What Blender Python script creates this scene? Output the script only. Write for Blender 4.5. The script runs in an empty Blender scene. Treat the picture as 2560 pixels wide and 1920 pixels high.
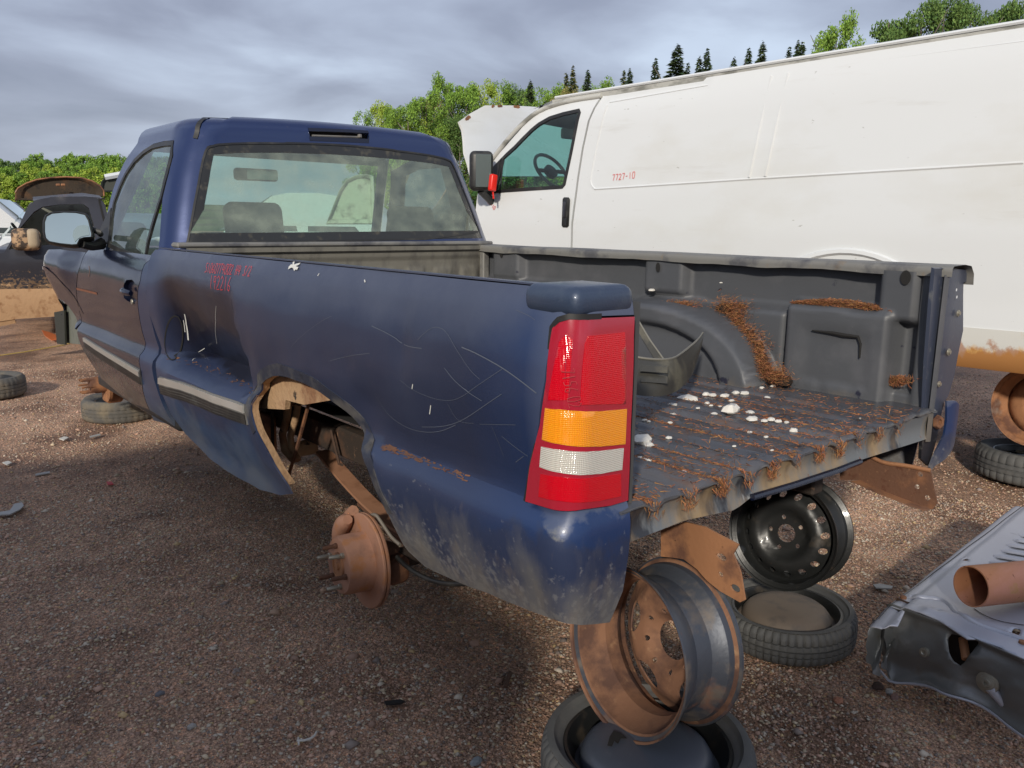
import bpy, math, random
import numpy as np
from mathutils import Vector, Matrix, noise
from mathutils.geometry import delaunay_2d_cdt
from math import sin, cos, pi, radians, sqrt, atan2
random.seed(7)
RNG = np.random.default_rng(7)
sc = bpy.context.scene
# ------------------------------------------------------------------ camera
CAM = np.array([-1.163, -1.164, 1.54])
YAW, PIT, ROL, FOC = 0.7075665, -0.1962886, 0.0127657, 0.7884363
FWD = np.array([sin(YAW)*cos(PIT), cos(YAW)*cos(PIT), sin(PIT)])
RT = np.array([cos(YAW), -sin(YAW), 0.0]); UP = np.cross(RT, FWD)
R2 = RT*cos(ROL)+UP*sin(ROL); U2 = -RT*sin(ROL)+UP*cos(ROL)
cd = bpy.data.cameras.new('camera'); cam = bpy.data.objects.new('camera', cd)
sc.collection.objects.link(cam); sc.camera = cam
M3 = Matrix(((R2[0], U2[0], -FWD[0]), (R2[1], U2[1], -FWD[1]), (R2[2], U2[2], -FWD[2])))
cam.matrix_world = Matrix.Translation(Vector(CAM)) @ M3.to_4x4()
cd.sensor_width = 36.0; cd.sensor_fit = 'HORIZONTAL'; cd.lens = 36.0*FOC
cd.clip_start = 0.05; cd.clip_end = 3000
# ------------------------------------------------------------------ light
SUN_AZ = radians(53)      # travel direction of the light, from +y towards +x
SUN_EL = radians(24)
world = bpy.data.worlds.new('World'); sc.world = world; world.use_nodes = True
wt = world.node_tree; wn = wt.nodes; wl = wt.links; wn.clear()
wo = wn.new('ShaderNodeOutputWorld'); bg = wn.new('ShaderNodeBackground')
sky = wn.new('ShaderNodeTexSky'); sky.sky_type = 'NISHITA'; sky.sun_disc = False
sky.sun_elevation = SUN_EL; sky.sun_rotation = SUN_AZ + pi
sky.air_density = 1.2; sky.dust_density = 1.5
tc = wn.new('ShaderNodeTexCoord'); sx = wn.new('ShaderNodeSeparateXYZ'); wl.new(tc.outputs['Generated'], sx.inputs[0])
def wmath(op, a, b=None, clamp=False):
    n = wn.new('ShaderNodeMath'); n.operation = op; n.use_clamp = clamp
    for i, q in enumerate((a, b)):
        if q is None: continue
        if isinstance(q, (int, float)): n.inputs[i].default_value = q
        else: wl.new(q, n.inputs[i])
    return n.outputs[0]
zz = wmath('ADD', wmath('MAXIMUM', sx.outputs[2], 0.0), 0.22)
cx_ = wmath('DIVIDE', sx.outputs[0], zz); cy_ = wmath('DIVIDE', sx.outputs[1], zz)
cb = wn.new('ShaderNodeCombineXYZ'); wl.new(cx_, cb.inputs[0]); wl.new(cy_, cb.inputs[1])
mp = wn.new('ShaderNodeMapping'); wl.new(cb.outputs[0], mp.inputs[0])
mp.inputs['Rotation'].default_value = (0, 0, radians(25)); mp.inputs['Scale'].default_value = (1.1, 1.25, 1)
n1 = wn.new('ShaderNodeTexNoise'); n1.inputs['Scale'].default_value = 1.25; n1.inputs['Detail'].default_value = 6; n1.inputs['Roughness'].default_value = 0.48; n1.inputs['Distortion'].default_value = 0.3
wl.new(mp.outputs[0], n1.inputs['Vector'])
n2 = wn.new('ShaderNodeTexNoise'); n2.inputs['Scale'].default_value = 0.5; n2.inputs['Detail'].default_value = 3
wl.new(mp.outputs[0], n2.inputs['Vector'])
cs = wmath('ADD', wmath('MULTIPLY', n1.outputs[0], 0.65), wmath('MULTIPLY', n2.outputs[0], 0.35))
cr = wn.new('ShaderNodeValToRGB'); wl.new(cs, cr.inputs[0])
e = cr.color_ramp.elements
e[0].position = 0.36; e[0].color = (0.175, 0.195, 0.275, 1)
e[1].position = 0.70; e[1].color = (0.56, 0.65, 0.80, 1)
for p_, c_ in ((0.46, (0.26, 0.285, 0.38, 1)), (0.54, (0.365, 0.41, 0.525, 1)), (0.61, (0.48, 0.55, 0.68, 1))):
    q = cr.color_ramp.elements.new(p_); q.color = c_
hz = wmath('MULTIPLY', wmath('SUBTRACT', 0.16, sx.outputs[2], True), 2.6, True)
mh = wn.new('ShaderNodeMix'); mh.data_type = 'RGBA'; wl.new(hz, mh.inputs[0]); wl.new(cr.outputs[0], mh.inputs[6]); mh.inputs[7].default_value = (0.49, 0.56, 0.70, 1)
sk = wn.new('ShaderNodeMix'); sk.data_type = 'RGBA'; sk.blend_type = 'MULTIPLY'; sk.inputs[0].default_value = 1; wl.new(sky.outputs[0], sk.inputs[6]); sk.inputs[7].default_value = (1, 1, 1, 1)
c10 = wn.new('ShaderNodeMix'); c10.data_type = 'RGBA'; c10.blend_type = 'MULTIPLY'; c10.inputs[0].default_value = 1
wl.new(mh.outputs[2], c10.inputs[6]); c10.inputs[7].default_value = (10, 10, 10, 1); c10.clamp_result = False
mm = wn.new('ShaderNodeMix'); mm.data_type = 'RGBA'; mm.inputs[0].default_value = 0.88
wl.new(sk.outputs[2], mm.inputs[6]); wl.new(c10.outputs[2], mm.inputs[7])
wl.new(mm.outputs[2], bg.inputs[0]); bg.inputs[1].default_value = 0.126
wl.new(bg.outputs[0], wo.inputs[0])
sd = bpy.data.lights.new('sun', 'SUN'); sun = bpy.data.objects.new('sun', sd); sc.collection.objects.link(sun)
sd.energy = 3.3; sd.angle = radians(3.0); sd.color = (1.0, 0.92, 0.80)
LD = Vector((sin(SUN_AZ)*cos(SUN_EL), cos(SUN_AZ)*cos(SUN_EL), -sin(SUN_EL)))
sun.rotation_euler = LD.to_track_quat('-Z', 'Y').to_euler(); sun.location = (-20, -6, 15)
sc.view_settings.view_transform = 'Standard'; sc.view_settings.look = 'None'
sc.view_settings.exposure = 0.0; sc.view_settings.gamma = 1.0; sc.view_settings.use_curve_mapping = False

# ------------------------------------------------------------------ photograph measurement helpers (pixels of the 2560x1920 picture -> points on real planes)
def ray(u, v): return FWD + R2*(u-1280)/(2560*FOC) + U2*(960-v)/(2560*FOC)
def oz(u, v, z=0.0): d = ray(u, v); return CAM + d*((z-CAM[2])/d[2])
def ox(u, v, x=0.0): d = ray(u, v); return CAM + d*((x-CAM[0])/d[0])
def oy(u, v, y=0.0): d = ray(u, v); return CAM + d*((y-CAM[1])/d[1])
def at(u, v, t): return CAM + ray(u, v)*t
def onp(u, v, P, n):
    d = ray(u, v); return CAM + d*(np.dot(np.array(P)-CAM, n)/np.dot(d, n))
def project(P):
    d = np.asarray(P, float)-CAM; z = d @ FWD
    return np.array([1280+2560*FOC*(d @ R2)/z, 960-2560*FOC*(d @ U2)/z])
def inv(surf, u, v, g):
    """parameters (s,t) of the point of a surface seen at a pixel"""
    g = np.array(g, float)
    for _ in range(12):
        p0 = project(surf(*g)); r = np.array([u, v])-p0
        if abs(r).max() < 0.05: break
        h = 1e-4
        J = np.array([(project(surf(g[0]+h, g[1]))-p0)/h, (project(surf(g[0], g[1]+h))-p0)/h]).T
        st = np.linalg.solve(J.T @ J+np.eye(2)*1.0, J.T @ r); st = np.clip(st, -0.4, 0.4); g = g+st
    return (float(g[0]), float(g[1]))
def invs(surf, pts, g):
    out = []
    for u, v in pts: g = inv(surf, u, v, g); out.append(g)
    return out

# ------------------------------------------------------------------ mesh helpers
COL = sc.collection
class MB:
    def __init__(s): s.v = []; s.f = []
    def add(s, v, f):
        o = len(s.v); s.v += [tuple(map(float, p)) for p in v]; s.f += [tuple(i+o for i in q) for q in f]; return s
    def box(s, c, size, R=None):
        c = np.array(c, float); h = np.array(size, float)/2
        P = [np.array([i, j, k])*h for i in (-1, 1) for j in (-1, 1) for k in (-1, 1)]
        if R is not None: P = [np.array(R) @ p for p in P]
        return s.add([c+p for p in P], [(0, 1, 3, 2), (4, 6, 7, 5), (0, 4, 5, 1), (2, 3, 7, 6), (0, 2, 6, 4), (1, 5, 7, 3)])
    def bbox(s, c, size, b=0.01, R=None):
        """box with chamfered or rounded edges"""
        c = np.array(c, float); h = np.array(size, float)/2
        if b >= .015:
            b = min(b, h.min()*.98); k = 5; q = np.linspace(.001, pi/2-.001, k); th = np.concatenate([q+i*pi/2 for i in range(4)]); ph = np.concatenate([q-pi/2, q]); V = []
            for a in th:
                for p in ph:
                    n = np.array([cos(a)*cos(p), sin(a)*cos(p), sin(p)]); V.append(np.sign(n)*(h-b)+n*b)
            m = len(ph); n_ = len(th); F = [(i*m+j, ((i+1) % n_)*m+j, ((i+1) % n_)*m+j+1, i*m+j+1) for i in range(n_) for j in range(m-1)]+[tuple(i*m for i in range(n_))[::-1], tuple(i*m+m-1 for i in range(n_))]
            if R is not None: V = [np.array(R) @ p for p in V]
            return s.add([c+p for p in V], F)
        V = []; ids = {}
        for i in (-1, 1):
            for j in (-1, 1):
                for k in (-1, 1):
                    for a in range(3):
                        p = np.array([i, j, k])*(h-b); p[a] = (i, j, k)[a]*h[a]
                        ids[(i, j, k, a)] = len(V); V.append(p)
        F = []
        for a in range(3):
            o1, o2 = (a+1) % 3, (a+2) % 3
            for sg in (-1, 1):
                q = []
                for x, y in ((-1, -1), (1, -1), (1, 1), (-1, 1)):
                    t = [0, 0, 0]; t[a] = sg; t[o1] = x; t[o2] = y; q.append(ids[(*t, a)])
                F.append(tuple(q if sg > 0 else q[::-1]))
        for a in range(3):
            o1, o2 = (a+1) % 3, (a+2) % 3
            for x in (-1, 1):
                for y in (-1, 1):
                    t0 = [0, 0, 0]; t0[o1] = x; t0[o2] = y; t1 = list(t0); t0[a] = -1; t1[a] = 1
                    F.append((ids[(*t0, o1)], ids[(*t1, o1)], ids[(*t1, o2)], ids[(*t0, o2)]))
        for i in (-1, 1):
            for j in (-1, 1):
                for k in (-1, 1): F.append((ids[(i, j, k, 0)], ids[(i, j, k, 1)], ids[(i, j, k, 2)]))
        if R is not None: V = [np.array(R) @ p for p in V]
        return s.add([c+p for p in V], F)
    def tube(s, path, r, n=10, cap=True):
        path = [np.array(p, float) for p in path]; m = len(path)
        rs = r if hasattr(r, '__len__') else [r]*m
        V = []; up = None
        for i in range(m):
            t = path[min(i+1, m-1)]-path[max(i-1, 0)]; t = t/(np.linalg.norm(t)+1e-9)
            if up is None:
                up = np.array([0, 0, 1.0]) if abs(t[2]) < .9 else np.array([1.0, 0, 0])
            a = np.cross(t, up); a /= np.linalg.norm(a)+1e-9; b = np.cross(a, t); up = b
            for k in range(n):
                w = 2*pi*k/n; V.append(path[i]+rs[i]*(a*cos(w)+b*sin(w)))
        F = [(i*n+k, i*n+(k+1) % n, (i+1)*n+(k+1) % n, (i+1)*n+k) for i in range(m-1) for k in range(n)]
        if cap: F += [tuple(range(n))[::-1], tuple(range((m-1)*n, m*n))]
        return s.add(V, F)
    def lathe(s, prof, C, A, n=48, closed=False, mod=None, X=None, a0=0, a1=2*pi):
        """revolve (r,h) profile about axis A through C"""
        A = np.array(A, float); A /= np.linalg.norm(A)
        if X is None: X = np.array([0, 0, 1.0]) if abs(A[2]) < .9 else np.array([1.0, 0, 0])
        X = np.array(X, float)-np.dot(X, A)*A; X /= np.linalg.norm(X); Y = np.cross(A, X); V = []
        full = abs(a1-a0-2*pi) < 1e-6; nn = n if full else n+1
        for k in range(nn):
            w = a0+(a1-a0)*k/n
            for j, (r, h) in enumerate(prof):
                if mod: r, h = mod(k, j, r, h)
                V.append(np.array(C)+A*h+r*(X*cos(w)+Y*sin(w)))
        m = len(prof); F = []
        for k in range(n):
            k2 = (k+1) % nn if full else k+1
            for j in range(m if closed else m-1):
                j2 = (j+1) % m; F.append((k*m+j, k2*m+j, k2*m+j2, k*m+j2))
        return s.add(V, F)
    def grid(s, fn, us, vs, wrap=False):
        V = [fn(a, b) for a in us for b in vs]; m = len(vs); n = len(us)
        F = [(i*m+j, ((i+1) % n)*m+j, ((i+1) % n)*m+j+1, i*m+j+1) for i in range(n if wrap else n-1) for j in range(m-1)]
        return s.add(V, F)
    def prism(s, poly, O, X, Y, th, closed=True):
        """flat polygon in the frame O,X,Y extruded by th along X x Y"""
        O, X, Y = (np.array(q, float) for q in (O, X, Y)); N = np.cross(X, Y); N /= np.linalg.norm(N); m = len(poly)
        V = [O+X*a+Y*b for a, b in poly]+[O+X*a+Y*b+N*th for a, b in poly]
        F = [tuple(range(m))[::-1], tuple(range(m, 2*m))]+[(i, (i+1) % m, m+(i+1) % m, m+i) for i in range(m)]
        return s.add(V, F)
    def build(s, name, mat, parent=None, smooth=35, **kw):
        me = bpy.data.meshes.new(name)
        off = np.array(parent.location) if parent is not None and parent.parent is None else (ROOTLOC.get(parent.name, np.zeros(3)) if parent is not None else np.zeros(3))
        V = np.array(s.v, float)-off
        me.from_pydata([tuple(p) for p in V], [], s.f); me.validate()
        o = bpy.data.objects.new(name, me); COL.objects.link(o)
        if parent is not None: o.parent = parent; ROOTLOC[o.name] = off
        for m_ in (mat if isinstance(mat, (list, tuple)) else [mat]): me.materials.append(m_)
        if smooth:
            me.shade_smooth()
            if smooth < 180: me.set_sharp_from_angle(angle=radians(smooth))
        for k, q in kw.items(): o[k] = q
        return o
ROOTLOC = {}
def root(name, label, cat, loc, group=None):
    o = bpy.data.objects.new(name, None); COL.objects.link(o); o.location = loc; o.empty_display_size = 0.1
    ROOTLOC[o.name] = np.array(loc, float)
    o['label'] = label; o['category'] = cat
    if group: o['group'] = group
    return o
def single(mb, name, mat, label, cat, loc, group=None, smooth=35):
    """a thing that is one mesh, its origin at loc"""
    me = bpy.data.meshes.new(name); V = np.array(mb.v, float)-np.array(loc)
    me.from_pydata([tuple(p) for p in V], [], mb.f); me.validate()
    o = bpy.data.objects.new(name, me); COL.objects.link(o); o.location = loc; me.materials.append(mat)
    if smooth: me.shade_smooth(); me.set_sharp_from_angle(angle=radians(smooth))
    o['label'] = label; o['category'] = cat
    if group: o['group'] = group
    ROOTLOC[o.name] = np.array(loc, float)
    return o

def inpoly(P, poly):
    P = np.asarray(P, float); x, y = P[:, 0], P[:, 1]; c = np.zeros(len(P), bool); n = len(poly)
    for i in range(n):
        x1, y1 = poly[i]; x2, y2 = poly[(i+1) % n]
        if y1 == y2: continue
        m = ((y1 > y) != (y2 > y)) & (x < (x2-x1)*(y-y1)/(y2-y1)+x1); c ^= m
    return c
def dens(poly, st, closed=True):
    out = []; n = len(poly)
    for i in range(n if closed else n-1):
        a = np.array(poly[i]); b = np.array(poly[(i+1) % n]); k = max(1, int(np.ceil(np.linalg.norm(b-a)/st)))
        out += [tuple(a+(b-a)*j/k) for j in range(k)]
    if not closed: out.append(tuple(poly[-1]))
    return out
def smoothpath(pts, it=2, closed=False):
    for _ in range(it):
        q = []; n = len(pts)
        rng = range(n) if closed else range(n-1)
        if not closed: q.append(tuple(pts[0]))
        for i in rng:
            a = np.array(pts[i]); b = np.array(pts[(i+1) % n]); q += [tuple(a*.75+b*.25), tuple(a*.25+b*.75)]
        if not closed: q.append(tuple(pts[-1]))
        pts = q
    return pts
def panel(mb, surf, outline, holes=(), step=0.03, th=0.004, off=0.0, rim=True):
    """sheet with an arbitrary outline and holes laid on a parametric surface, given a thickness"""
    loops = [dens(outline, step)]+[dens(h, min(step, .02)) for h in holes]
    P = []; E = []
    for lp in loops:
        o = len(P); P += lp; E += [(o+i, o+(i+1) % len(lp)) for i in range(len(lp))]
    A = np.array(outline); nb = len(P)
    xs = np.arange(A[:, 0].min()+step/2, A[:, 0].max(), step); ys = np.arange(A[:, 1].min()+step/2, A[:, 1].max(), step)
    G = np.array([(x, y) for x in xs for y in ys])
    if len(G):
        k = inpoly(G, outline)
        for h in holes: k &= ~inpoly(G, h)
        G = G[k]
        if len(G):
            B = np.array(P); d = np.sqrt(((G[:, None, :]-B[None])**2).sum(2)).min(1); G = G[d > step*.45]; P = P+[tuple(g) for g in G]
    r = delaunay_2d_cdt([Vector(p) for p in P], E, [], 0, 1e-6)
    V2 = [(p.x, p.y) for p in r[0]]; T = [tuple(t) for t in r[2]]
    cen = np.array([np.mean([V2[i] for i in t], 0) for t in T]); k = inpoly(cen, outline)
    for h in holes: k &= ~inpoly(cen, h)
    T = [t for t, q in zip(T, k) if q]
    V = np.array([surf(*p) for p in V2]); N = np.zeros_like(V)
    for t in T:
        n = np.cross(V[t[1]]-V[t[0]], V[t[2]]-V[t[0]])
        for i in t: N[i] += n
    L = np.linalg.norm(N, axis=1, keepdims=True); N = N/np.maximum(L, 1e-12)
    c = V.mean(0)
    s0 = np.sign(np.sum(N*panel.out(V), axis=1)).sum()
    if s0 < 0: N = -N; T = [t[::-1] for t in T]
    V = V+N*off; used = sorted({i for t in T for i in t}); mp_ = {i: j for j, i in enumerate(used)}
    n = len(used); top = V[used]; bot = (V-N*th)[used]
    T = [tuple(mp_[i] for i in t) for t in T]
    F = list(T)
    if th > 0:
        ec = {}
        for t in T:
            for i in range(len(t)): ec[(t[i], t[(i+1) % len(t)])] = 1
        F += [tuple(n+i for i in t[::-1]) for t in T]
        F += [(b, a, n+a, n+b) for (a, b) in ec if (b, a) not in ec]
        mb.add(list(top)+list(bot), F)
    else: mb.add(list(top), F)
    return mb
panel.out = lambda V: np.array(CAM)-V      # outward side = the side facing this point
def setout(fn): panel.out = fn
def ribbon(mb, surf, pts, w, off=0.0015, st=0.02):
    """flat stroke drawn on a surface"""
    P = dens(pts, st, False); n = len(P); V = []
    for i, p in enumerate(P):
        q = np.array(surf(*p)); a = np.array(surf(p[0]+1e-3, p[1]))-q; b = np.array(surf(p[0], p[1]+1e-3))-q
        N = np.cross(a, b); N /= np.linalg.norm(N)+1e-12
        if np.dot(N, CAM-q) < 0: N = -N
        d = np.array(surf(*P[min(i+1, n-1)]))-np.array(surf(*P[max(i-1, 0)])); d /= np.linalg.norm(d)+1e-12
        s_ = np.cross(N, d)*w/2; V += [q+N*off+s_, q+N*off-s_]
    mb.add(V, [(2*i, 2*i+1, 2*i+3, 2*i+2) for i in range(n-1)]); return mb
GL = {'0': [[(0, .5), (.1, 1), (.45, 1), (.5, .5), (.4, 0), (.1, 0), (0, .5)]], '1': [[(.2, 1), (.25, 0)]], '2': [[(0, .8), (.2, 1), (.45, .8), (.3, .4), (0, 0), (.5, .05)]],
      '3': [[(0, .9), (.4, .95), (.2, .55), (.45, .3), (.3, 0), (0, .1)]], '4': [[(.1, 1), (0, .4), (.45, .45)], [(.4, .9), (.35, 0)]], '5': [[(.45, 1), (.1, .95), (.05, .6), (.4, .5), (.4, .1), (0, 0)]],
      '6': [[(.35, 1), (.05, .5), (.05, .1), (.35, 0), (.45, .3), (.1, .4)]], '7': [[(0, .95), (.45, 1), (.2, 0)]], '9': [[(.4, .6), (.1, .5), (.05, .9), (.4, .95), (.35, 0)]],
      '-': [[(.05, .45), (.4, .5)]], 'T': [[(0, 1), (.5, 1)], [(.25, 1), (.2, 0)]], 'H': [[(0, 1), (.05, 0)], [(.4, 1), (.4, 0)], [(0, .5), (.4, .5)]], 'D': [[(.05, 0), (.05, 1), (.4, .8), (.4, .2), (.05, 0)]],
      '/': [[(0, 0), (.4, 1)]], "'": [[(.2, 1), (.2, .75)]], 'S': [[(.45, .9), (.1, 1), (.05, .6), (.4, .45), (.35, 0), (0, .05)]], ' ': []}
def scribble(mb, surf, text, p0, ds, dt, h, w, off=0.002):
    """handwriting: p0 start in (s,t), ds per-unit advance vector, dt up vector"""
    x = 0; ds = np.array(ds); dt = np.array(dt)
    for ch in text:
        for st in GL.get(ch, []):
            ribbon(mb, surf, [tuple(np.array(p0)+ds*(x+a)*h+dt*b*h) for a, b in st], w, off, .01)
        x += .68
    return mb
def empty_loc(x, y, z=0): return (float(x), float(y), float(z))
# ------------------------------------------------------------------ materials
def nmat(name):
    m = bpy.data.materials.new(name); m.use_nodes = True; nt = m.node_tree
    b = nt.nodes['Principled BSDF']; return m, nt, b
def L_(c, lo, hi, sc_=8, rough=None, zr=None, det=6, st=None, metal=None, vor=False, amt=1.0, yr=None):
    return dict(c=c, lo=lo, hi=hi, sc=sc_, rough=rough, zr=zr, det=det, st=st, metal=metal, vor=vor, amt=amt, yr=yr)
def mat(name, col, rough=0.6, metal=0.0, coat=0.0, layers=(), bump=None, spec=0.5, vcol=None, var=None, ss=None):
    """principled surface with noise-masked layers of dirt, rust or wear; bump = (scale, strength, distance)"""
    m, nt, b = nmat(name); N = nt.nodes; K = nt.links
    tc = N.new('ShaderNodeTexCoord'); geo = N.new('ShaderNodeNewGeometry')
    def math_(op, a, c, cl=False):
        n = N.new('ShaderNodeMath'); n.operation = op; n.use_clamp = cl
        for i, q in enumerate((a, c)):
            if isinstance(q, (int, float)): n.inputs[i].default_value = q
            else: K.new(q, n.inputs[i])
        return n.outputs[0]
    def mrange(v, lo, hi):
        n = N.new('ShaderNodeMapRange'); n.clamp = True; K.new(v, n.inputs[0]); n.inputs[1].default_value = lo; n.inputs[2].default_value = hi; return n.outputs[0]
    sep = N.new('ShaderNodeSeparateXYZ'); K.new(geo.outputs['Position'], sep.inputs[0])
    rgb = N.new('ShaderNodeRGB'); rgb.outputs[0].default_value = (*col, 1); cur = rgb.outputs[0]
    if vcol:
        a = N.new('ShaderNodeAttribute'); a.attribute_name = vcol; cur = a.outputs['Color']
    if var:   # (scale, amount) brightness variation
        nz = N.new('ShaderNodeTexNoise'); nz.inputs['Scale'].default_value = var[0]; nz.inputs['Detail'].default_value = 5; K.new(tc.outputs['Object'], nz.inputs['Vector'])
        hs = N.new('ShaderNodeHueSaturation'); K.new(cur, hs.inputs['Color']); K.new(math_('ADD', math_('MULTIPLY', nz.outputs[0], 2*var[1]), 1-var[1]), hs.inputs['Value']); cur = hs.outputs[0]
    rg = N.new('ShaderNodeValue'); rg.outputs[0].default_value = rough; rc = rg.outputs[0]
    me_ = N.new('ShaderNodeValue'); me_.outputs[0].default_value = metal; mc = me_.outputs[0]
    for i, l in enumerate(layers):
        mpn = N.new('ShaderNodeMapping'); K.new(tc.outputs['Object'], mpn.inputs[0]); mpn.inputs['Location'].default_value = (i*3.7, i*1.3, i*5.1)
        if l['st']: mpn.inputs['Scale'].default_value = l['st']
        if l['vor']:
            nz = N.new('ShaderNodeTexVoronoi'); nz.inputs['Scale'].default_value = l['sc']; out = nz.outputs['Distance']
        else:
            nz = N.new('ShaderNodeTexNoise'); nz.inputs['Scale'].default_value = l['sc']; nz.inputs['Detail'].default_value = l['det']; nz.inputs['Roughness'].default_value = .6; out = nz.outputs[0]
        K.new(mpn.outputs[0], nz.inputs['Vector'])
        if l['zr']:
            g = mrange(sep.outputs[2], l['zr'][0], l['zr'][1])
            out = math_('ADD', out, math_('MULTIPLY', math_('SUBTRACT', g, 0.5), 0.5))
        k = mrange(out, l['lo'], l['hi'])
        if l['yr']:
            k = math_('MULTIPLY', k, mrange(sep.outputs[1], l['yr'][0], l['yr'][1]))
        k = math_('MULTIPLY', k, l['amt'])
        mx = N.new('ShaderNodeMix'); mx.data_type = 'RGBA'; K.new(k, mx.inputs[0]); K.new(cur, mx.inputs[6]); mx.inputs[7].default_value = (*l['c'], 1); cur = mx.outputs[2]
        for key, c_ in (('rough', 0), ('metal', 1)):
            if l[key] is not None:
                mf = N.new('ShaderNodeMix'); K.new(k, mf.inputs[0]); K.new((rc, mc)[c_], mf.inputs[2]); mf.inputs[3].default_value = l[key]
                if c_ == 0: rc = mf.outputs[0]
                else: mc = mf.outputs[0]
    K.new(cur, b.inputs['Base Color']); K.new(rc, b.inputs['Roughness']); K.new(mc, b.inputs['Metallic'])
    b.inputs['Coat Weight'].default_value = coat; b.inputs['Coat Roughness'].default_value = 0.08
    b.inputs['Specular IOR Level'].default_value = spec
    if bump:
        prev = None
        for (s_, st_, d_) in (bump if isinstance(bump[0], (tuple, list)) else [bump]):
            nz = N.new('ShaderNodeTexNoise'); nz.inputs['Scale'].default_value = s_; nz.inputs['Detail'].default_value = 5; K.new(tc.outputs['Object'], nz.inputs['Vector'])
            bp = N.new('ShaderNodeBump'); bp.inputs['Strength'].default_value = st_; bp.inputs['Distance'].default_value = d_; K.new(nz.outputs[0], bp.inputs['Height'])
            if prev: K.new(prev, bp.inputs['Normal'])
            prev = bp.outputs[0]
        K.new(prev, b.inputs['Normal'])
        if coat: K.new(prev, b.inputs['Coat Normal'])
    return m
def glass(name, tint, refl=0.06, dust=0.0, dustcol=(.3, .3, .25), rough=0.0, dsc=3.0):
    """a thin pane: tinted see-through, mirror reflection by angle, optional film of dust"""
    m, nt, b = nmat(name); N = nt.nodes; K = nt.links; N.remove(b); out = N['Material Output']
    tr = N.new('ShaderNodeBsdfTransparent'); tr.inputs[0].default_value = (*tint, 1)
    gl = N.new('ShaderNodeBsdfGlossy'); gl.inputs['Roughness'].default_value = rough; gl.inputs[0].default_value = (.95, 1, .97, 1)
    fr = N.new('ShaderNodeFresnel'); fr.inputs[0].default_value = 1.5
    ad = N.new('ShaderNodeMath'); ad.operation = 'ADD'; K.new(fr.outputs[0], ad.inputs[0]); ad.inputs[1].default_value = refl; ad.use_clamp = True
    mx = N.new('ShaderNodeMixShader'); K.new(ad.outputs[0], mx.inputs[0]); K.new(tr.outputs[0], mx.inputs[1]); K.new(gl.outputs[0], mx.inputs[2]); cur = mx.outputs[0]
    if dust:
        df = N.new('ShaderNodeBsdfDiffuse'); df.inputs[0].default_value = (*dustcol, 1)
        tc = N.new('ShaderNodeTexCoord'); mpn = N.new('ShaderNodeMapping'); K.new(tc.outputs['Object'], mpn.inputs[0]); mpn.inputs['Scale'].default_value = (1, 1, 3)
        nz = N.new('ShaderNodeTexNoise'); nz.inputs['Scale'].default_value = dsc; nz.inputs['Detail'].default_value = 8; K.new(mpn.outputs[0], nz.inputs['Vector'])
        n2_ = N.new('ShaderNodeTexNoise'); n2_.inputs['Scale'].default_value = 12; K.new(tc.outputs['Object'], n2_.inputs['Vector'])
        a = N.new('ShaderNodeMath'); a.operation = 'MULTIPLY'; K.new(nz.outputs[0], a.inputs[0]); K.new(n2_.outputs[0], a.inputs[1])
        c = N.new('ShaderNodeMath'); c.operation = 'MULTIPLY'; K.new(a.outputs[0], c.inputs[0]); c.inputs[1].default_value = dust*4; c.use_clamp = True
        m2 = N.new('ShaderNodeMixShader'); K.new(c.outputs[0], m2.inputs[0]); K.new(cur, m2.inputs[1]); K.new(df.outputs[0], m2.inputs[2]); cur = m2.outputs[0]
    K.new(cur, out.inputs[0]); return m
def lens(name, col, fine=0.0, rough=0.12, tr=0.3):
    """moulded plastic lamp lens: coloured, shiny, with fine moulded optics"""
    m, nt, b = nmat(name); N = nt.nodes; K = nt.links
    b.inputs['Base Color'].default_value = (*col, 1); b.inputs['Roughness'].default_value = rough
    b.inputs['Coat Weight'].default_value = 1.0; b.inputs['Coat Roughness'].default_value = 0.12
    b.inputs['Subsurface Weight'].default_value = tr; b.inputs['Subsurface Radius'].default_value = (.03, .02, .02); b.inputs['Subsurface Scale'].default_value = .3
    if fine:
        tc = N.new('ShaderNodeTexCoord'); h = None
        for ax in ('X', 'Z'):
            w = N.new('ShaderNodeTexWave'); w.bands_direction = ax; w.inputs['Scale'].default_value = 75; K.new(tc.outputs['Object'], w.inputs['Vector'])
            if h is None: h = w.outputs[0]
            else:
                a = N.new('ShaderNodeMath'); a.operation = 'ADD'; K.new(h, a.inputs[0]); K.new(w.outputs[0], a.inputs[1]); h = a.outputs[0]
        bp = N.new('ShaderNodeBump'); bp.inputs['Strength'].default_value = fine; bp.inputs['Distance'].default_value = .002; K.new(h, bp.inputs['Height']); K.new(bp.outputs[0], b.inputs['Normal'])
    return m
DUST = (.17, .135, .10); MUD = (.42, .27, .15); RUST = (.20, .075, .03); RUSTL = (.36, .16, .07)
M = {}
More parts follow.
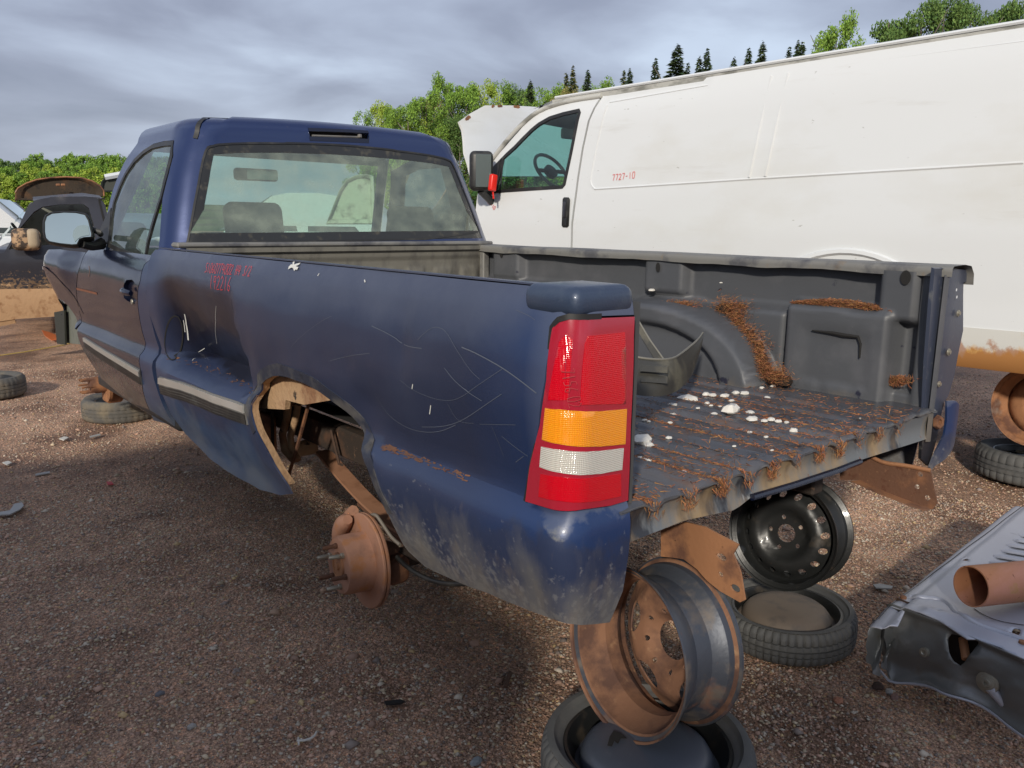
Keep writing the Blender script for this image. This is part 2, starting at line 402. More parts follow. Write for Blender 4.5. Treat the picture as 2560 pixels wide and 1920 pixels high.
M['blue'] = mat('faded_blue_dent_shade', (.008, .010, .024), .33, .25, .15, [L_((.025, .035, .076), .10, .20, 2, .42, yr=(1.90, 1.70)), L_((.042, .054, .100), .45, .62, 2, .45, zr=(1.20, 1.34)), L_((.03, .045, .10), .10, .2, 2, .4, yr=(2.50, 2.68)), L_((.03, .045, .10), .45, .55, 2, .4, zr=(.96, .90)), L_((.22, .22, .20), .50, .56, 7, .6, zr=(.86, .95), amt=.85, yr=(.13, .04), metal=0), L_((.014, .045, .15), .50, .58, 5, .3, zr=(.72, .92), amt=.7, yr=(.35, .06)), L_((.03, .085, .19), .46, .66, 3.2, .35, zr=(.95, .60), amt=.7, yr=(1.5, 1.8), det=2), L_((.15, .16, .16), .46, .74, 3.5, .7, zr=(.90, .50), amt=.5, yr=(1.5, 1.7), metal=0), 
    L_((.11, .125, .17), .42, .75, 2.2, .5, zr=(1.20, 1.42), amt=.55), L_((.05, .065, .11), .48, .75, 2.2, .5, amt=.4), L_(DUST, .58, .86, 22, .9, zr=(.97, .62), det=10, amt=.62, st=(1, 1, .45), metal=0, yr=(1.6, 1.1)), L_((.24, .24, .24), .72, .80, 50, .8, zr=(1.2, .66), det=9, amt=.4, metal=0, yr=(1.6, 1.1)), L_((.13, .125, .115), .44, .70, 7, .8, zr=(.97, .60), det=9, amt=.7, st=(1, 1, .5), metal=0, yr=(1.5, 1.0))], bump=((3.0, .25, .012), (220, .08, .002)))  # haze skips the dent, so its near-black base paints in the dent's shade
M['blueg'] = mat('glossy_blue_paint', (.006, .009, .026), .24, .15, .45, [L_(DUST, .60, .80, 18, .8, zr=(1.0, .62), det=9, amt=.7), L_((.06, .07, .10), .55, .8, 3, .40, amt=.25)], bump=((2.5, .3, .012), (200, .06, .002)))
M['cabblue'] = mat('cab_blue_paint', (.016, .033, .110), .30, .35, .7, [L_((.10, .14, .24), .52, .8, 2, .5, amt=.35), L_(DUST, .66, .8, 60, .8, amt=.4)], bump=((3, .2, .01), (200, .06, .002)))
M['linerb'] = mat('black_plastic_liner', (.078, .082, .090), .48, 0, 0, [L_((.13, .13, .14), .50, .72, 4, .6, amt=.55), L_((.15, .12, .085), .55, .75, 7, .85, zr=(1.0, .86), amt=.5), L_((.012, .012, .03), .66, .70, 9, .25, amt=.8), L_((.45, .44, .42), .74, .77, 70, .8, amt=.6)], bump=((300, .25, .001), (9, .2, .01)))
M['linerf'] = mat('wet_dirty_bed_floor', (.066, .069, .078), .30, 0, 0, [L_((.13, .125, .13), .46, .66, 3.5, .55, st=(1, .35, 1), amt=.7), L_((.16, .085, .05), .58, .72, 11, .85, st=(1, .35, 1), amt=.7), L_((.020, .018, .018), .60, .68, 6, .14, amt=.8), L_((.5, .48, .45), .72, .745, 55, .8, amt=.8)], bump=((60, .3, .004), (9, .3, .01)))
M['sill'] = mat('streaked_sill_paint', (.15, .165, .175), .5, .1, 0, [L_((.02, .022, .03), .54, .62, 9, .4, st=(1, 1, .25), amt=.9), L_((.34, .24, .13), .44, .62, 6, .8, st=(1, 1, .4), amt=.9), L_(RUST, .64, .70, 24, .9, amt=.8), L_((.40, .41, .41), .66, .72, 14, .6, st=(1, 1, .3), amt=.6)], bump=(30, .3, .004))
M['grey'] = mat('weathered_grey_paint', (.20, .195, .18), .6, .1, 0, [L_((.06, .062, .075), .50, .64, 6, .6, amt=.75), L_((.24, .17, .10), .60, .72, 16, .8, amt=.5), L_((.45, .44, .42), .70, .74, 40, .7, amt=.4)], bump=(40, .2, .003))
M['black'] = mat('black_trim', (.018, .018, .018), .45, 0, 0, [L_((.10, .095, .08), .5, .75, 12, .7, amt=.5)])
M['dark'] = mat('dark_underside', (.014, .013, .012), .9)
M['chrome'] = mat('dull_silver_trim', (.55, .54, .50), .35, .55, 0, [L_((.20, .18, .14), .55, .72, 14, .7, st=(1, .3, 1), metal=0, amt=.6)], bump=(60, .1, .002))
M['trimg'] = mat('ribbed_grey_trim', (.16, .16, .155), .55, .1, 0, [L_(DUST, .5, .7, 20, .8, amt=.5)])
M['rust'] = mat('rust', (.13, .062, .036), .85, .1, 0, [L_(RUSTL, .50, .68, 9, .85, amt=.6), L_((.09, .03, .015), .58, .70, 22, .9), L_((.42, .22, .11), .62, .75, 40, .9, amt=.7)], bump=((90, .5, .003), (14, .3, .006)))
M['rusto'] = mat('orange_rust_plate', (.34, .16, .075), .8, .1, 0, [L_((.14, .065, .04), .48, .62, 7, .85, det=9), L_((.30, .27, .23), .62, .74, 7, .6, amt=.5), L_((.09, .04, .02), .68, .74, 45, .9)], bump=((100, .4, .002), (12, .3, .006)))
M['rustd'] = mat('dark_rust', (.038, .027, .021), .85, .1, 0, [L_((.16, .075, .04), .52, .72, 7, .85, amt=.7), L_((.30, .17, .10), .64, .76, 30, .9)], bump=((90, .5, .003)))
M['mud'] = mat('dried_mud', MUD, .95, 0, 0, [L_((.20, .09, .045), .5, .65, 9, .9, amt=.8), L_((.03, .025, .02), .64, .70, 13, .9)], bump=((40, .6, .01)))
M['rotor'] = mat('rusty_brake_disc', (.38, .20, .13), .8, .15, 0, [L_((.40, .17, .06), .52, .68, 18, .85, amt=.8), L_((.15, .08, .06), .56, .7, 8, .7, amt=.6)], bump=(110, .35, .002))
M['rim_r'] = mat('rusty_rim_paint', (.062, .070, .088), .45, .3, 0, [L_((.22, .17, .12), .50, .66, 9, .8, amt=.55, st=(1, 1, 1)), L_((.20, .09, .05), .60, .70, 6, .9, metal=.1, amt=.8)], bump=(60, .3, .003))
M['rim_b'] = mat('black_painted_rim', (.017, .018, .018), .38, .1, .1, [L_((.10, .075, .05), .58, .72, 9, .8, amt=.5), L_((.2, .1, .05), .72, .76, 30, .9)], bump=(50, .15, .003))
M['disc_s'] = mat('steel_blue_wheel_paint', (.085, .098, .125), .42, .25, 0, [L_((.30, .18, .10), .64, .72, 5, .85, metal=0, amt=.8), L_((.008, .008, .008), .69, .70, 6, .2), L_((.2, .2, .2), .6, .8, 40, .7, amt=.3)], bump=(120, .1, .001))
M['disc_b'] = mat('dusty_brown_wheel', (.17, .135, .105), .7, .05, 0, [L_((.06, .06, .06), .5, .7, 8, .6)], bump=(60, .2, .002))
M['tyre'] = mat('worn_tyre_rubber', (.085, .086, .084), .72, 0, 0, [L_((.13, .125, .115), .46, .70, 12, .85, amt=.55), L_((.23, .18, .13), .66, .76, 8, .95, amt=.5)], bump=(180, .3, .001))
M['tyred'] = mat('dusty_tyre_rubber', (.10, .095, .085), .85, 0, 0, [L_((.22, .18, .12), .46, .66, 8, .95, amt=.7)], bump=(150, .3, .001))
M['white'] = mat('white_van_paint', (.70, .72, .72), .30, 0, .35, [L_((.54, .52, .44), .52, .72, 1.1, .5, amt=.45, st=(.5, .5, 1)), L_((.34, .30, .22), .62, .74, 5, .7, st=(.22, .22, 1.6), amt=.18, det=9), L_((.22, .20, .16), .70, .73, 30, .7, st=(.5, .5, 1), amt=.5)], bump=((1.3, .08, .01)))
M['whiter'] = mat('rusty_white_rocker', (.62, .62, .58), .35, 0, .2, [L_((.62, .34, .07), .46, .58, 8, .6, zr=(.935, .79), st=(1, 1, .22), amt=.9), L_((.34, .12, .03), .52, .60, 8, .9, zr=(.99, .84), amt=.7)])
M['wseam'] = mat('weathered_drip_rail', (.50, .50, .46), .5, 0, 0, [L_((.15, .15, .13), .48, .60, 9, .8, st=(.3, .3, 1), amt=.8)])
M['fog'] = glass('rear_window_glass', (.66, .82, .72), .07, .26, (.40, .46, .36), dsc=2.5)
M['clear'] = glass('side_window_glass', (.55, .74, .70), .14, .10, (.30, .33, .30))
M['teal'] = glass('van_window_glass', (.50, .78, .74), .02, .03)
M['shield'] = glass('windshield_glass', (.70, .88, .82), .03, .03)
M['frit'] = mat('window_black_border', (.020, .020, .018), .30, 0, .3, [L_((.16, .14, .09), .55, .75, 18, .8, amt=.55)])
M['seat'] = mat('grey_seat_cloth', (.16, .165, .155), .95, bump=(150, .3, .002))
M['dash'] = mat('grey_dash_plastic', (.12, .12, .115), .7)
M['headl'] = mat('light_headliner', (.30, .30, .27), .9)
M['mirror'] = mat('mirror_glass', (.80, .95, .88), .03, 1.0)
M['redmark'] = mat('red_paint_marker', (.62, .045, .05), .5)
M['whmark'] = mat('white_scuff', (.62, .62, .58), .7)
M['scr'] = mat('pale_scratch', (.10, .115, .15), .6)
M['vanred'] = mat('faded_red_marker', (.66, .16, .16), .6)
M['redtape'] = mat('red_plastic_tape', (.75, .02, .01), .35)
M['lred'] = lens('deep_red_lens', (.40, .014, .035), 0, .2, .2)
M['lredb'] = lens('bright_red_lens', (.62, .0, .012), .25, .12, .35)
M['lamb'] = lens('amber_lens', (.95, .33, .01), .35, .1, .35)
M['lclr'] = lens('clear_lens', (.62, .60, .54), .45, .08, .2)
M['wbits'] = mat('white_crumbly_plaster', (.70, .67, .60), .9, bump=(60, .5, .006))
M['yell'] = mat('yellow_cord', (.70, .52, .14), .8)
M['clod'] = mat('dark_dirt_clod', (.06, .038, .028), .95)
M['needle'] = mat('dry_pine_needles', (.40, .15, .055), .9, vcol='Col')
M['panelg'] = mat('grey_blue_sheet_metal', (.48, .50, .56), .45, .25, 0, [L_((.38, .39, .42), .5, .75, 3, .5, amt=.5), L_((.05, .055, .07), .66, .74, 12, .5, amt=.5)], bump=((3, .35, .015), (200, .2, .002)))
M['panels'] = mat('scuffed_dark_edge_metal', (.20, .21, .205), .38, .45, 0, [L_((.32, .33, .33), .58, .72, 5, .4, amt=.6), L_((.18, .14, .10), .60, .74, 16, .8, amt=.4)], bump=((5, .5, .02), (90, .2, .002)))
M['bolt'] = mat('zinc_fastener', (.34, .32, .26), .45, .6, 0, [L_((.25, .12, .06), .62, .7, 30, .9)])
M['pipe'] = mat('rusty_pipe', (.42, .19, .095), .75, .15, 0, [L_((.52, .25, .19), .50, .66, 6, .7, st=(.2, 1, 1), amt=.7), L_((.40, .26, .08), .58, .7, 14, .85, amt=.8), L_((.16, .06, .03), .64, .72, 40, .9)], bump=(80, .4, .002))
M['blackcar'] = mat('black_truck_paint', (.030, .030, .038), .35, .0, .3, [L_(MUD, .54, .60, 26, .95, zr=(1.02, .66), st=(.5, .5, 1.3), det=9, metal=0), L_((.20, .12, .06), .66, .72, 35, .9, zr=(1.3, .8), amt=.7)], bump=(2, .15, .01))
M['mudcar'] = mat('muddy_rocker', (.42, .26, .14), .95, 0, 0, [L_((.25, .13, .06), .5, .68, 10, .95)], bump=(30, .5, .01))
M['rusthood'] = mat('rusty_hood_underside', (.040, .028, .018), .9, 0, 0, [L_((.16, .075, .03), .52, .68, 5, .95, amt=.6), L_((.015, .012, .01), .55, .68, 9, .9)], bump=(20, .5, .01))
M['whcar'] = mat('white_car_paint', (.62, .65, .66), .35, .05, .4)
M['silv'] = mat('silver_car_paint', (.30, .33, .36), .3, .5, .4)
M['cream'] = mat('cream_hood_insulation', (.55, .55, .42), .8, 0, 0, [L_((.25, .24, .17), .5, .65, 8)], bump=(20, .4, .01))
M['duct'] = mat('scuffed_black_duct_plastic', (.050, .048, .040), .42, 0, 0, [L_((.20, .18, .12), .5, .7, 8, .7, amt=.6), L_((.6, .58, .5), .74, .77, 60, .8)], bump=(40, .2, .002))
M['plate'] = mat('grey_green_liner_plate', (.17, .18, .15), .6, .1, 0, [L_((.10, .10, .08), .5, .68, 9, .7)])
M['flap'] = mat('dark_rubber_flap', (.030, .034, .026), .6)
M['orng'] = mat('orange_plastic_scrap', (.65, .17, .05), .5)
M['wood'] = mat('twig_bark', (.12, .07, .045), .9)
# ------------------------------------------------------------------ pickup truck (frame: left side x=0, rear y=0, forward +y)
WID = 1.96; RC = 0.05; SC = RC*pi/2
PZ = np.array([.55, .60, .66, .72, .80, .86, .895, .912, .925, .95, 1.00, 1.08, 1.16, 1.25, 1.33, 1.375, 1.398, 1.412, 1.430])
PO = np.array([-.060, -.040, -.014, .008, .030, .034, .024, .002, -.014, -.014, -.002, .014, .024, .022, .006, -.008, -.022, -.045, -.075])
def prof(z):
    return (np.interp(z-.006, PZ, PO)+np.interp(z, PZ, PO)+np.interp(z+.006, PZ, PO))/3
def sst(a, b, x):
    t = min(1, max(0, (x-a)/(b-a))); return t*t*(3-2*t)
def plan(s):
    """body outline in plan: s>0 forward along the side, negative round the rear corner"""
    if s >= 0: return 0.0, RC+s, -1.0, 0.0
    if s >= -SC:
        a = -s/RC; return RC-RC*cos(a), RC-RC*sin(a), -cos(a), -sin(a)
    return RC+(-s-SC), 0.0, 0.0, -1.0
ARC_Y, ARC_Z, ARC_R = 1.13, .60, .46
def side0(s, z, o):
    x, y, nx, ny = plan(s); k = .45 if s < -SC else (1 if s > 0 else 1-.55*(-s/SC))
    return np.array([x+nx*o*k, y+ny*o*k, z])
def side(s, z):
    """left side of the box, with its dents and the lip of the wheel arch"""
    o = prof(z); y = RC+s
    # big dent ahead of the wheel
    yc = 1.67+(z-.785)*.26; g = (.72*sst(yc-.02, yc+.03, y)+.28*min(1, max(0, (y-yc)/.75)))*(1-sst(2.40, 2.68, y)); h = min(1, max(0, (1.285-z)/.355))
    if z < .93: h *= sst(.86, 1.0, z)
    o -= .150*g*h
    o -= .012*math.exp(-((y-1.72)/.10)**2-((z-1.03)/.08)**2)
    # arch lip
    d = math.hypot((y-ARC_Y)*.92, z-.62)-.44
    if z > .62: o += .022*math.exp(-(d/.055)**2)*(1-.6*sst(.9, .5, abs(y-ARC_Y)+.0))*1.0
    # crumples over the rear of the arch and long shallow waves
    if s > 0: o += .010*noise.noise(Vector((y*3.0, z*3.5, 1.7)))+.003*noise.noise(Vector((y*11, z*11, 4.0)))*(1 if z < 1.15 else .3)
    o -= .016*math.exp(-((y-.83)/.10)**2-((z-1.02)/.05)**2)
    o -= .008*math.exp(-((y-.62)/.03)**2-((z-1.22)/.10)**2)
    return side0(s, z, o)
CZ = np.array([.50, .56, .62, .70, .80, .86, .895, .912, .925, .95, 1.00, 1.12, 1.22, 1.29, 1.33, 1.355, 1.375, 1.40])
CO = np.array([-.085, -.06, -.03, -.002, .022, .028, .018, -.004, -.014, -.010, .002, .020, .026, .014, -.002, -.022, -.046, -.08])
def cprof(z): return (np.interp(z-.008, CZ, CO)+np.interp(z, CZ, CO)+np.interp(z+.008, CZ, CO))/3
def cside(s, z):
    """left side of the cab and front wing"""
    o = cprof(z); y = RC+s
    if y > 4.05:   # front wing: fuller shoulder and nose
        k = sst(4.05, 4.35, y); o += .05*k*sst(1.0, 1.25, z)*(1 if z < 1.33 else .8)
    if y > 4.65: o -= .09*((y-4.65)/.35)**2
    o += .006*noise.noise(Vector((y*2.2, z*2.5, 9.2)))
    return side0(s, z, o)
def xl(t):
    return np.interp(t, [1.30, 1.37, 1.45, 1.6, 1.75, 1.86, 1.93], [.015, .045, .068, .105, .148, .188, .222])
RCC = .15; LC = RCC*pi/2; WR = 1.52; WC = 2.06
def shell(s, t):
    p = shell_(s, t); p[2] += .024*(p[0]/2.06-.1); return p
def shell_(s, t):
    """cab above the belt: side (s<0 forward), rear corner, rear face, far corner, far side"""
    tt = min(t, 1.93); ins = 0.0; z = tt
    if t > 1.93:
        a = min((t-1.93)/.13, 1)*pi/2; z = 1.93+.080*sin(a); ins = .12*(1-cos(a))
        if t > 2.06: ins += (t-2.06)
    x0 = float(xl(tt))+ins; yr = 2.70+.27*(tt-1.40)+ins*.9; x1 = WC-x0
    z += .022*(z-1.2)
    def rear(x): return yr-.030*(1-((x-1.03)/.95)**2)+.03*0
    if s < 0: return np.array([x0, yr+RCC-s, z])
    if s <= LC:
        a = s/RCC; return np.array([x0+RCC*(1-cos(a)), yr+RCC*(1-sin(a))-.030*(1-((RCC*(1-cos(a))+x0-1.03)/.95)**2)*sst(0, LC, s), z])
    if s <= LC+WR:
        x = x0+RCC+(s-LC)/WR*(x1-x0-2*RCC); return np.array([x, rear(x), z+(.022*(1-((x-1.03)/.8)**2) if t > 1.9 else 0)*sst(1.88, 1.97, t)])
    if s <= 2*LC+WR:
        a = (s-LC-WR)/RCC; return np.array([x1-RCC*(1-sin(a)), yr+RCC*(1-cos(a))-.030*(1-((x1-RCC*(1-sin(a))-1.03)/.95)**2)*sst(LC, 0, s-LC-WR), z])
    return np.array([x1, yr+RCC+(s-2*LC-WR), z])
truck = root('pickup_truck', 'stripped dark blue single cab pickup with dented box side and no tailgate or wheels', 'pickup truck', (0.98, 2.6, 0.0))
lift = lambda pts, it=1: smoothpath(pts, it)
# --- box side (left), traced on its surface
sg = (0.0, 1.2)
def sideI(s, z): return side0(s, z, float(np.interp(z, [.5, .62, .72, .8, 1.0], [-.055, -.02, .005, .012, .012])))
light_edge = [(1585, 787), (1500, 790), (1425, 790), (1402, 798), (1386, 818), (1376, 860), (1362, 950), (1347, 1060), (1336, 1160), (1329, 1249)]
light_bot = [(1380, 1266), (1448, 1273), (1520, 1266), (1566, 1249)]
le = invs(side, light_edge, sg); lb = invs(side, light_bot, le[-1])
arch_px = [(709, 1215), (684, 1165), (667, 1120), (654, 1075), (640, 1025), (634, 990), (640, 962), (655, 950), (675, 941), (700, 939), (722, 943), (760, 958), (795, 980), (830, 1010), (865, 1042), (890, 1075), (910, 1111), (937, 1165), (954, 1225), (971, 1284)]
arch = invs(sideI, arch_px, (1.5, .65))
rearlow = invs(sideI, [(978, 1309), (1008, 1382), (1047, 1421), (1117, 1452), (1199, 1482), (1300, 1521), (1400, 1556), (1437, 1562), (1490, 1562), (1528, 1558)], arch[-1])
front_edge = [(2.70, 1.402), (2.705, 1.34), (2.70, 1.1), (2.69, .92)]+invs(sideI, [(402, 925), (408, 985), (425, 1040), (454, 1087)], (2.6, .9))
botf = invs(sideI, [(519, 1144), (583, 1191), (642, 1226), (690, 1240), (718, 1238)], front_edge[-1])
out = [(-.205, 1.405)]+[(a, 1.405) for a in np.arange(0, 2.69, .1)]+front_edge+botf+arch+rearlow+[(-.21, .70), (-.21, .85)]+lb[::-1]+le[::-1]
mb = MB(); panel(mb, side, out, step=.028, th=.006)
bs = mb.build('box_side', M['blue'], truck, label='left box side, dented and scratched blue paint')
# flange folded inwards round the arch, rusty lip
mb = MB(); ap = arch
V = []
for s_, z_ in dens(ap, .03, False):
    p = side(s_, z_); V += [p+np.array([.002, 0, 0]), p+np.array([.035, 0, 0])+np.array([0, (s_+RC-ARC_Y)*.02, 0])]
mb.add(V, [(2*i, 2*i+1, 2*i+3, 2*i+2) for i in range(len(V)//2-1)]); mb.build('arch_lip', M['mud'], truck)
# scuffed flare round the arch and rust along the crease
ao = [(p[0], p[1]) for p in arch[3:]]; off_ = []
for i, p in enumerate(ao):
    d_ = np.array(ao[min(i+1, len(ao)-1)])-np.array(ao[max(i-1, 0)]); d_ /= np.linalg.norm(d_); nn2 = np.array([d_[1], -d_[0]]); c0_ = np.array([ARC_Y-RC, .65]); nn2 = nn2*(1 if np.dot(nn2, np.array(p)-c0_) > 0 else -1); off_.append(tuple(np.array(p)+nn2*(.040+.008*noise.noise(Vector((i*.6, 0, 0))))))
mb = MB(); panel(mb, side, ao+off_[::-1], step=.02, th=.003, off=.0025); mb.build('arch_flare', mat('scuffed_grey_flare', (.028, .034, .054), .5, .1, 0, [L_((.13, .12, .105), .46, .74, 14, .9, det=10), L_((.012, .012, .014), .60, .72, 6, .6)], bump=(50, .4, .005)), truck, smooth=70)
mb = MB(); rq = random.Random(5)
for k in range(150):
    y0_ = rq.choice([rq.uniform(.30, .68), rq.uniform(1.55, 2.6), rq.uniform(.5, .68)]); z0_ = .917+rq.uniform(-.006, .006); ribbon(mb, side, [(y0_, z0_), (y0_+rq.uniform(.004, .03), z0_+rq.uniform(-.003, .003))], rq.uniform(.0015, .0045), .0015)
cr0 = mb.build('crease_rust', M['rust'], truck); cr0['kind'] = 'stuff'
# top of the box side with the stake pocket hole
def railtop(s, t):   # t across 0..0.12
    y = RC+s; return np.array([.0+t, y, 1.408-.0+.004*sin(min(t, .1)/.1*pi)-(0.02*sst(.09, .12, t))])
mb = MB(); setout(lambda V: np.array([0, 0, 1.0])+V*0)
hx = [(oz(1356, 700, 1.412)[1]-RC, 0), 0, (oz(1430, 698, 1.412)[1]-RC, 0)]; hx = sorted([hx[0], hx[2]]); hx = [hx[0], 0, hx[1]]
panel(mb, railtop, [(.10, .035), (2.70, .035), (2.70, .12), (.10, .12)], [[(hx[0][0], .052), (hx[0][0], .098), (hx[2][0], .098), (hx[2][0], .052)]], step=.04, th=.004)
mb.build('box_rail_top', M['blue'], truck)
mb = MB(); ym = (hx[0][0]+hx[2][0])/2+RC; mb.box((.075, ym, 1.33), (.05, abs(hx[0][0]-hx[2][0])+.02, .13)); mb.build('stake_pocket', M['dark'], truck)
setout(lambda V: np.array(CAM)-V)
# moulded end cap over the rail corner
mb = MB(); mb.bbox((.0925, .083, 1.3815), (.186, .170, .066), .026)
mb.build('rail_end_cap', mat('sun_faded_corner_paint', (.040, .060, .105), .40, .2, .2, [L_((.12, .15, .18), .42, .7, 6, .5, yr=(.16, .02))], bump=((160, .2, .003))), truck, smooth=75)
# fuel door
fd = [(458-44*.5+22*cos(a)-0, 0) for a in (0,)]
fo = invs(side, [(436+22*cos(a)+4*sin(a), 845-56*sin(a)) for a in np.linspace(0, 2*pi, 28, endpoint=False)], (2.3, 1.1))
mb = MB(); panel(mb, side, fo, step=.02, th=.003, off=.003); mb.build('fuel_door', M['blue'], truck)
mb = MB(); ribbon(mb, side, fo+[fo[0]], .007, .0042); mb.build('fuel_door_seam', M['dark'], truck)
# mouldings on the box side and door
def moulding(surf, top, bot, g, par):
    a = invs(surf, top, g); b = invs(surf, bot, g)
    def mid(k): return [tuple(np.array(p)*(1-k)+np.array(q)*k) for p, q in zip(a, b)]
    root_ = MB(); panel(root_, surf, a+b[::-1], step=.02, th=.008, off=.006); r = root_.build('trim_moulding', M['trimg'], par)
    m_ = MB(); panel(m_, surf, mid(.06)+mid(.40)[::-1], step=.02, th=.008, off=.012); m_.build('bright_strip', M['chrome'], r)
    for k in (.52, .66, .80, .93):
        m_ = MB(); ribbon(m_, surf, mid(k), .010, .010); m_.build('ridge', M['black'], r)
    return r
moulding(side, [(401, 941), (452, 953), (530, 982), (614, 1011)], [(406, 983), (455, 998), (535, 1030), (621, 1062)], (2.6, .9), truck)
# tail light
tl = [tuple(p) for p in le[::-1]]; tout = le[::-1]+[(-.207, 1.30), (-.207, 1.10)]+lb[::-1]
def lensS(s, z):
    cz = 1.12; k = max(0, 1-((z-cz)/.245)**4); return side0(s, z, prof(z)*.2+.004+.014*k)
def shrink(poly, d):
    P = np.array(poly); c = P.mean(0); n = len(P); A = sum(P[i][0]*P[(i+1) % n][1]-P[(i+1) % n][0]*P[i][1] for i in range(n)); o = []
    for i in range(n):
        e = P[(i+1) % n]-P[i-1]; e /= np.linalg.norm(e)+1e-9; nn_ = np.array([-e[1], e[0]])*(1 if A > 0 else -1); o.append(tuple(P[i]+nn_*d))
    return o
amb = invs(lensS, [(1364, 1020), (1400, 1024), (1444, 1028), (1500, 1028), (1566, 1022), (1562, 1110), (1500, 1116), (1448, 1116), (1400, 1110), (1356, 1099)], (.05, 1.1))
clr = invs(lensS, [(1354, 1116), (1400, 1124), (1448, 1129), (1500, 1127), (1558, 1120), (1554, 1174), (1500, 1184), (1448, 1187), (1400, 1181), (1350, 1167)], (.05, 1.))
lamp = MB(); tin = shrink(tout, .004); panel(lamp, lensS, tin, [amb, clr], step=.016, th=.012)
lo = lamp.build('tail_light', M['lred'], truck, smooth=60)
m_ = MB(); panel(m_, lensS, amb, step=.014, th=.01, off=.002); m_.build('amber_lens', M['lamb'], lo, smooth=60)
m_ = MB(); panel(m_, lensS, clr, step=.014, th=.01, off=.002); m_.build('clear_lens', M['lclr'], lo, smooth=60)
up = invs(lensS, [(1470, 840), (1562, 830), (1563, 1010), (1450, 1012), (1455, 930), (1462, 860)], (-.1, 1.3))
m_ = MB(); panel(m_, lensS, up, step=.014, th=.008, off=.0015); m_.build('brake_lens', M['lredb'], lo, smooth=60)
dn = invs(lensS, [(1352, 1184), (1400, 1192), (1448, 1196), (1552, 1184), (1552, 1240), (1500, 1252), (1448, 1256), (1400, 1252), (1347, 1242)], (.05, 1.))
m_ = MB(); panel(m_, lensS, dn, step=.014, th=.008, off=.0015); m_.build('reflector', M['lredb'], lo, smooth=60)
sdm = invs(lensS, [(1398, 855), (1415, 836), (1432, 850), (1420, 1000), (1370, 1000)], (.05, 1.3))
m_ = MB(); panel(m_, lensS, sdm, step=.014, th=.008, off=.001); m_.build('side_lens', M['lredb'], lo, smooth=60)
m_ = MB(); m_p = invs(lensS, [(1405, 900), (1425, 1010)], (.03, 1.2)); scribble(m_, lensS, '7156', (m_p[0][0]+.0, m_p[0][1]-.02), (-.15, -1.0), (-1.0, .25), .019, .0016, .004); m_.build('grease_pencil_number', mat('dry_red_pencil', (.42, .035, .045), .5), lo); m_ = MB(); scribble(m_, lensS, '02', (m_p[0][0]-.01, m_p[0][1]-.078), (-.15, -1.0), (-1.0, .25), .019, .0016, .004); m_.build('grease_pencil_number', bpy.data.materials['dry_red_pencil'], lo)
m_ = MB(); ribbon(m_, lambda s, z: side0(s, z, prof(z)*.2+.010), [p for p in le[1:]], .012, .0); m_.build('gasket', M['black'], lo)
# housing behind the lamp
m_ = MB(); m_.bbox((.095, .075, 1.13), (.12, .10, .42), .012); m_.build('lamp_housing', M['dark'], truck)
# handwriting and scratches
m_ = MB(); pts = invs(side, [(515, 668), (640, 678), (526, 702)], (2.2, 1.35))
a = np.array(pts[0]); b = np.array(pts[1]); dd = (b-a)/np.linalg.norm(b-a)
for w_, o_ in (('510607T4002', 0), ('H4', 8.0*.036*1.02), ('3/2', 10.2*.036)):
    m_ = MB(); scribble(m_, side, w_, (a[0]+dd[0]*o_, a[1]-.02+dd[1]*o_), dd, (-.15, 1), .036, .0028); m_.build('red_marker_writing', M['redmark'], truck)
m_ = MB(); scribble(m_, side, '192216', (pts[2][0], pts[2][1]-.03), dd, (-.05, 1), .052, .0028); m_.build('red_marker_writing', M['redmark'], truck)
m_ = MB()
def scr(px, w=.0022, g=(1.0, 1.2)):
    q = invs(side, px, g); ribbon(m_, side, smoothpath(q, 2), w*.62, .0012)
scr([(930, 815), (985, 840), (1005, 860), (1030, 868), (1055, 871)], .003); scr([(1045, 850), (1070, 825), (1090, 816), (1115, 825), (1140, 870), (1175, 925), (1200, 948)], .0018)
scr([(1155, 868), (1190, 882), (1250, 915), (1300, 950), (1342, 983)], .0045); scr([(1112, 920), (1135, 950), (1170, 980), (1205, 1002)], .0028)
scr([(940, 990), (965, 1030), (1000, 1060), (1050, 1080), (1100, 1080), (1140, 1062)], .0022); scr([(1055, 1067), (1110, 1067), (1160, 1050), (1210, 1015), (1255, 985)], .0022)
scr([(1000, 950), (1050, 985), (1110, 1003), (1150, 997), (1200, 960), (1260, 920)], .0016); scr([(830, 790), (800, 805), (760, 835), (728, 868)], .0016); scr([(826, 902), (870, 890), (925, 883)], .0018)
scr([(1290, 775), (1325, 790), (1338, 800)], .0014); scr([(1255, 1090), (1285, 1115), (1320, 1140)], .002); scr([(1200, 1060), (1290, 1062)], .0015); scr([(1120, 1010), (1145, 1055), (1185, 1058)], .0014)
scr([(1290, 1155), (1310, 1140)], .0018); scr([(1230, 1065), (1260, 1140)], .0012)
so_ = m_.build('scratches', M['scr'], truck); so_['kind'] = 'stuff'
def whs(px, w):
    q_ = MB(); ribbon(q_, side, invs(side, px, (2.2, 1.2)), w, .0015); q_.build('white_scuff', M['whmark'], truck)
whs([(462, 785), (466, 810), (471, 850)], .007); whs([(459, 800), (463, 830)], .004); whs([(512, 870), (496, 880), (484, 893), (481, 902)], .003); whs([(541, 765), (540, 800), (543, 860)], .0014)
whs([(722, 670), (750, 660)], .012); whs([(726, 664), (745, 672)], .010); whs([(735, 655), (738, 676)], .007); whs([(795, 690), (799, 684)], .004); whs([(912, 700), (914, 706)], .004)
whs([(1078, 1013), (1075, 1035)], .003); whs([(1033, 960), (1031, 972)], .003)
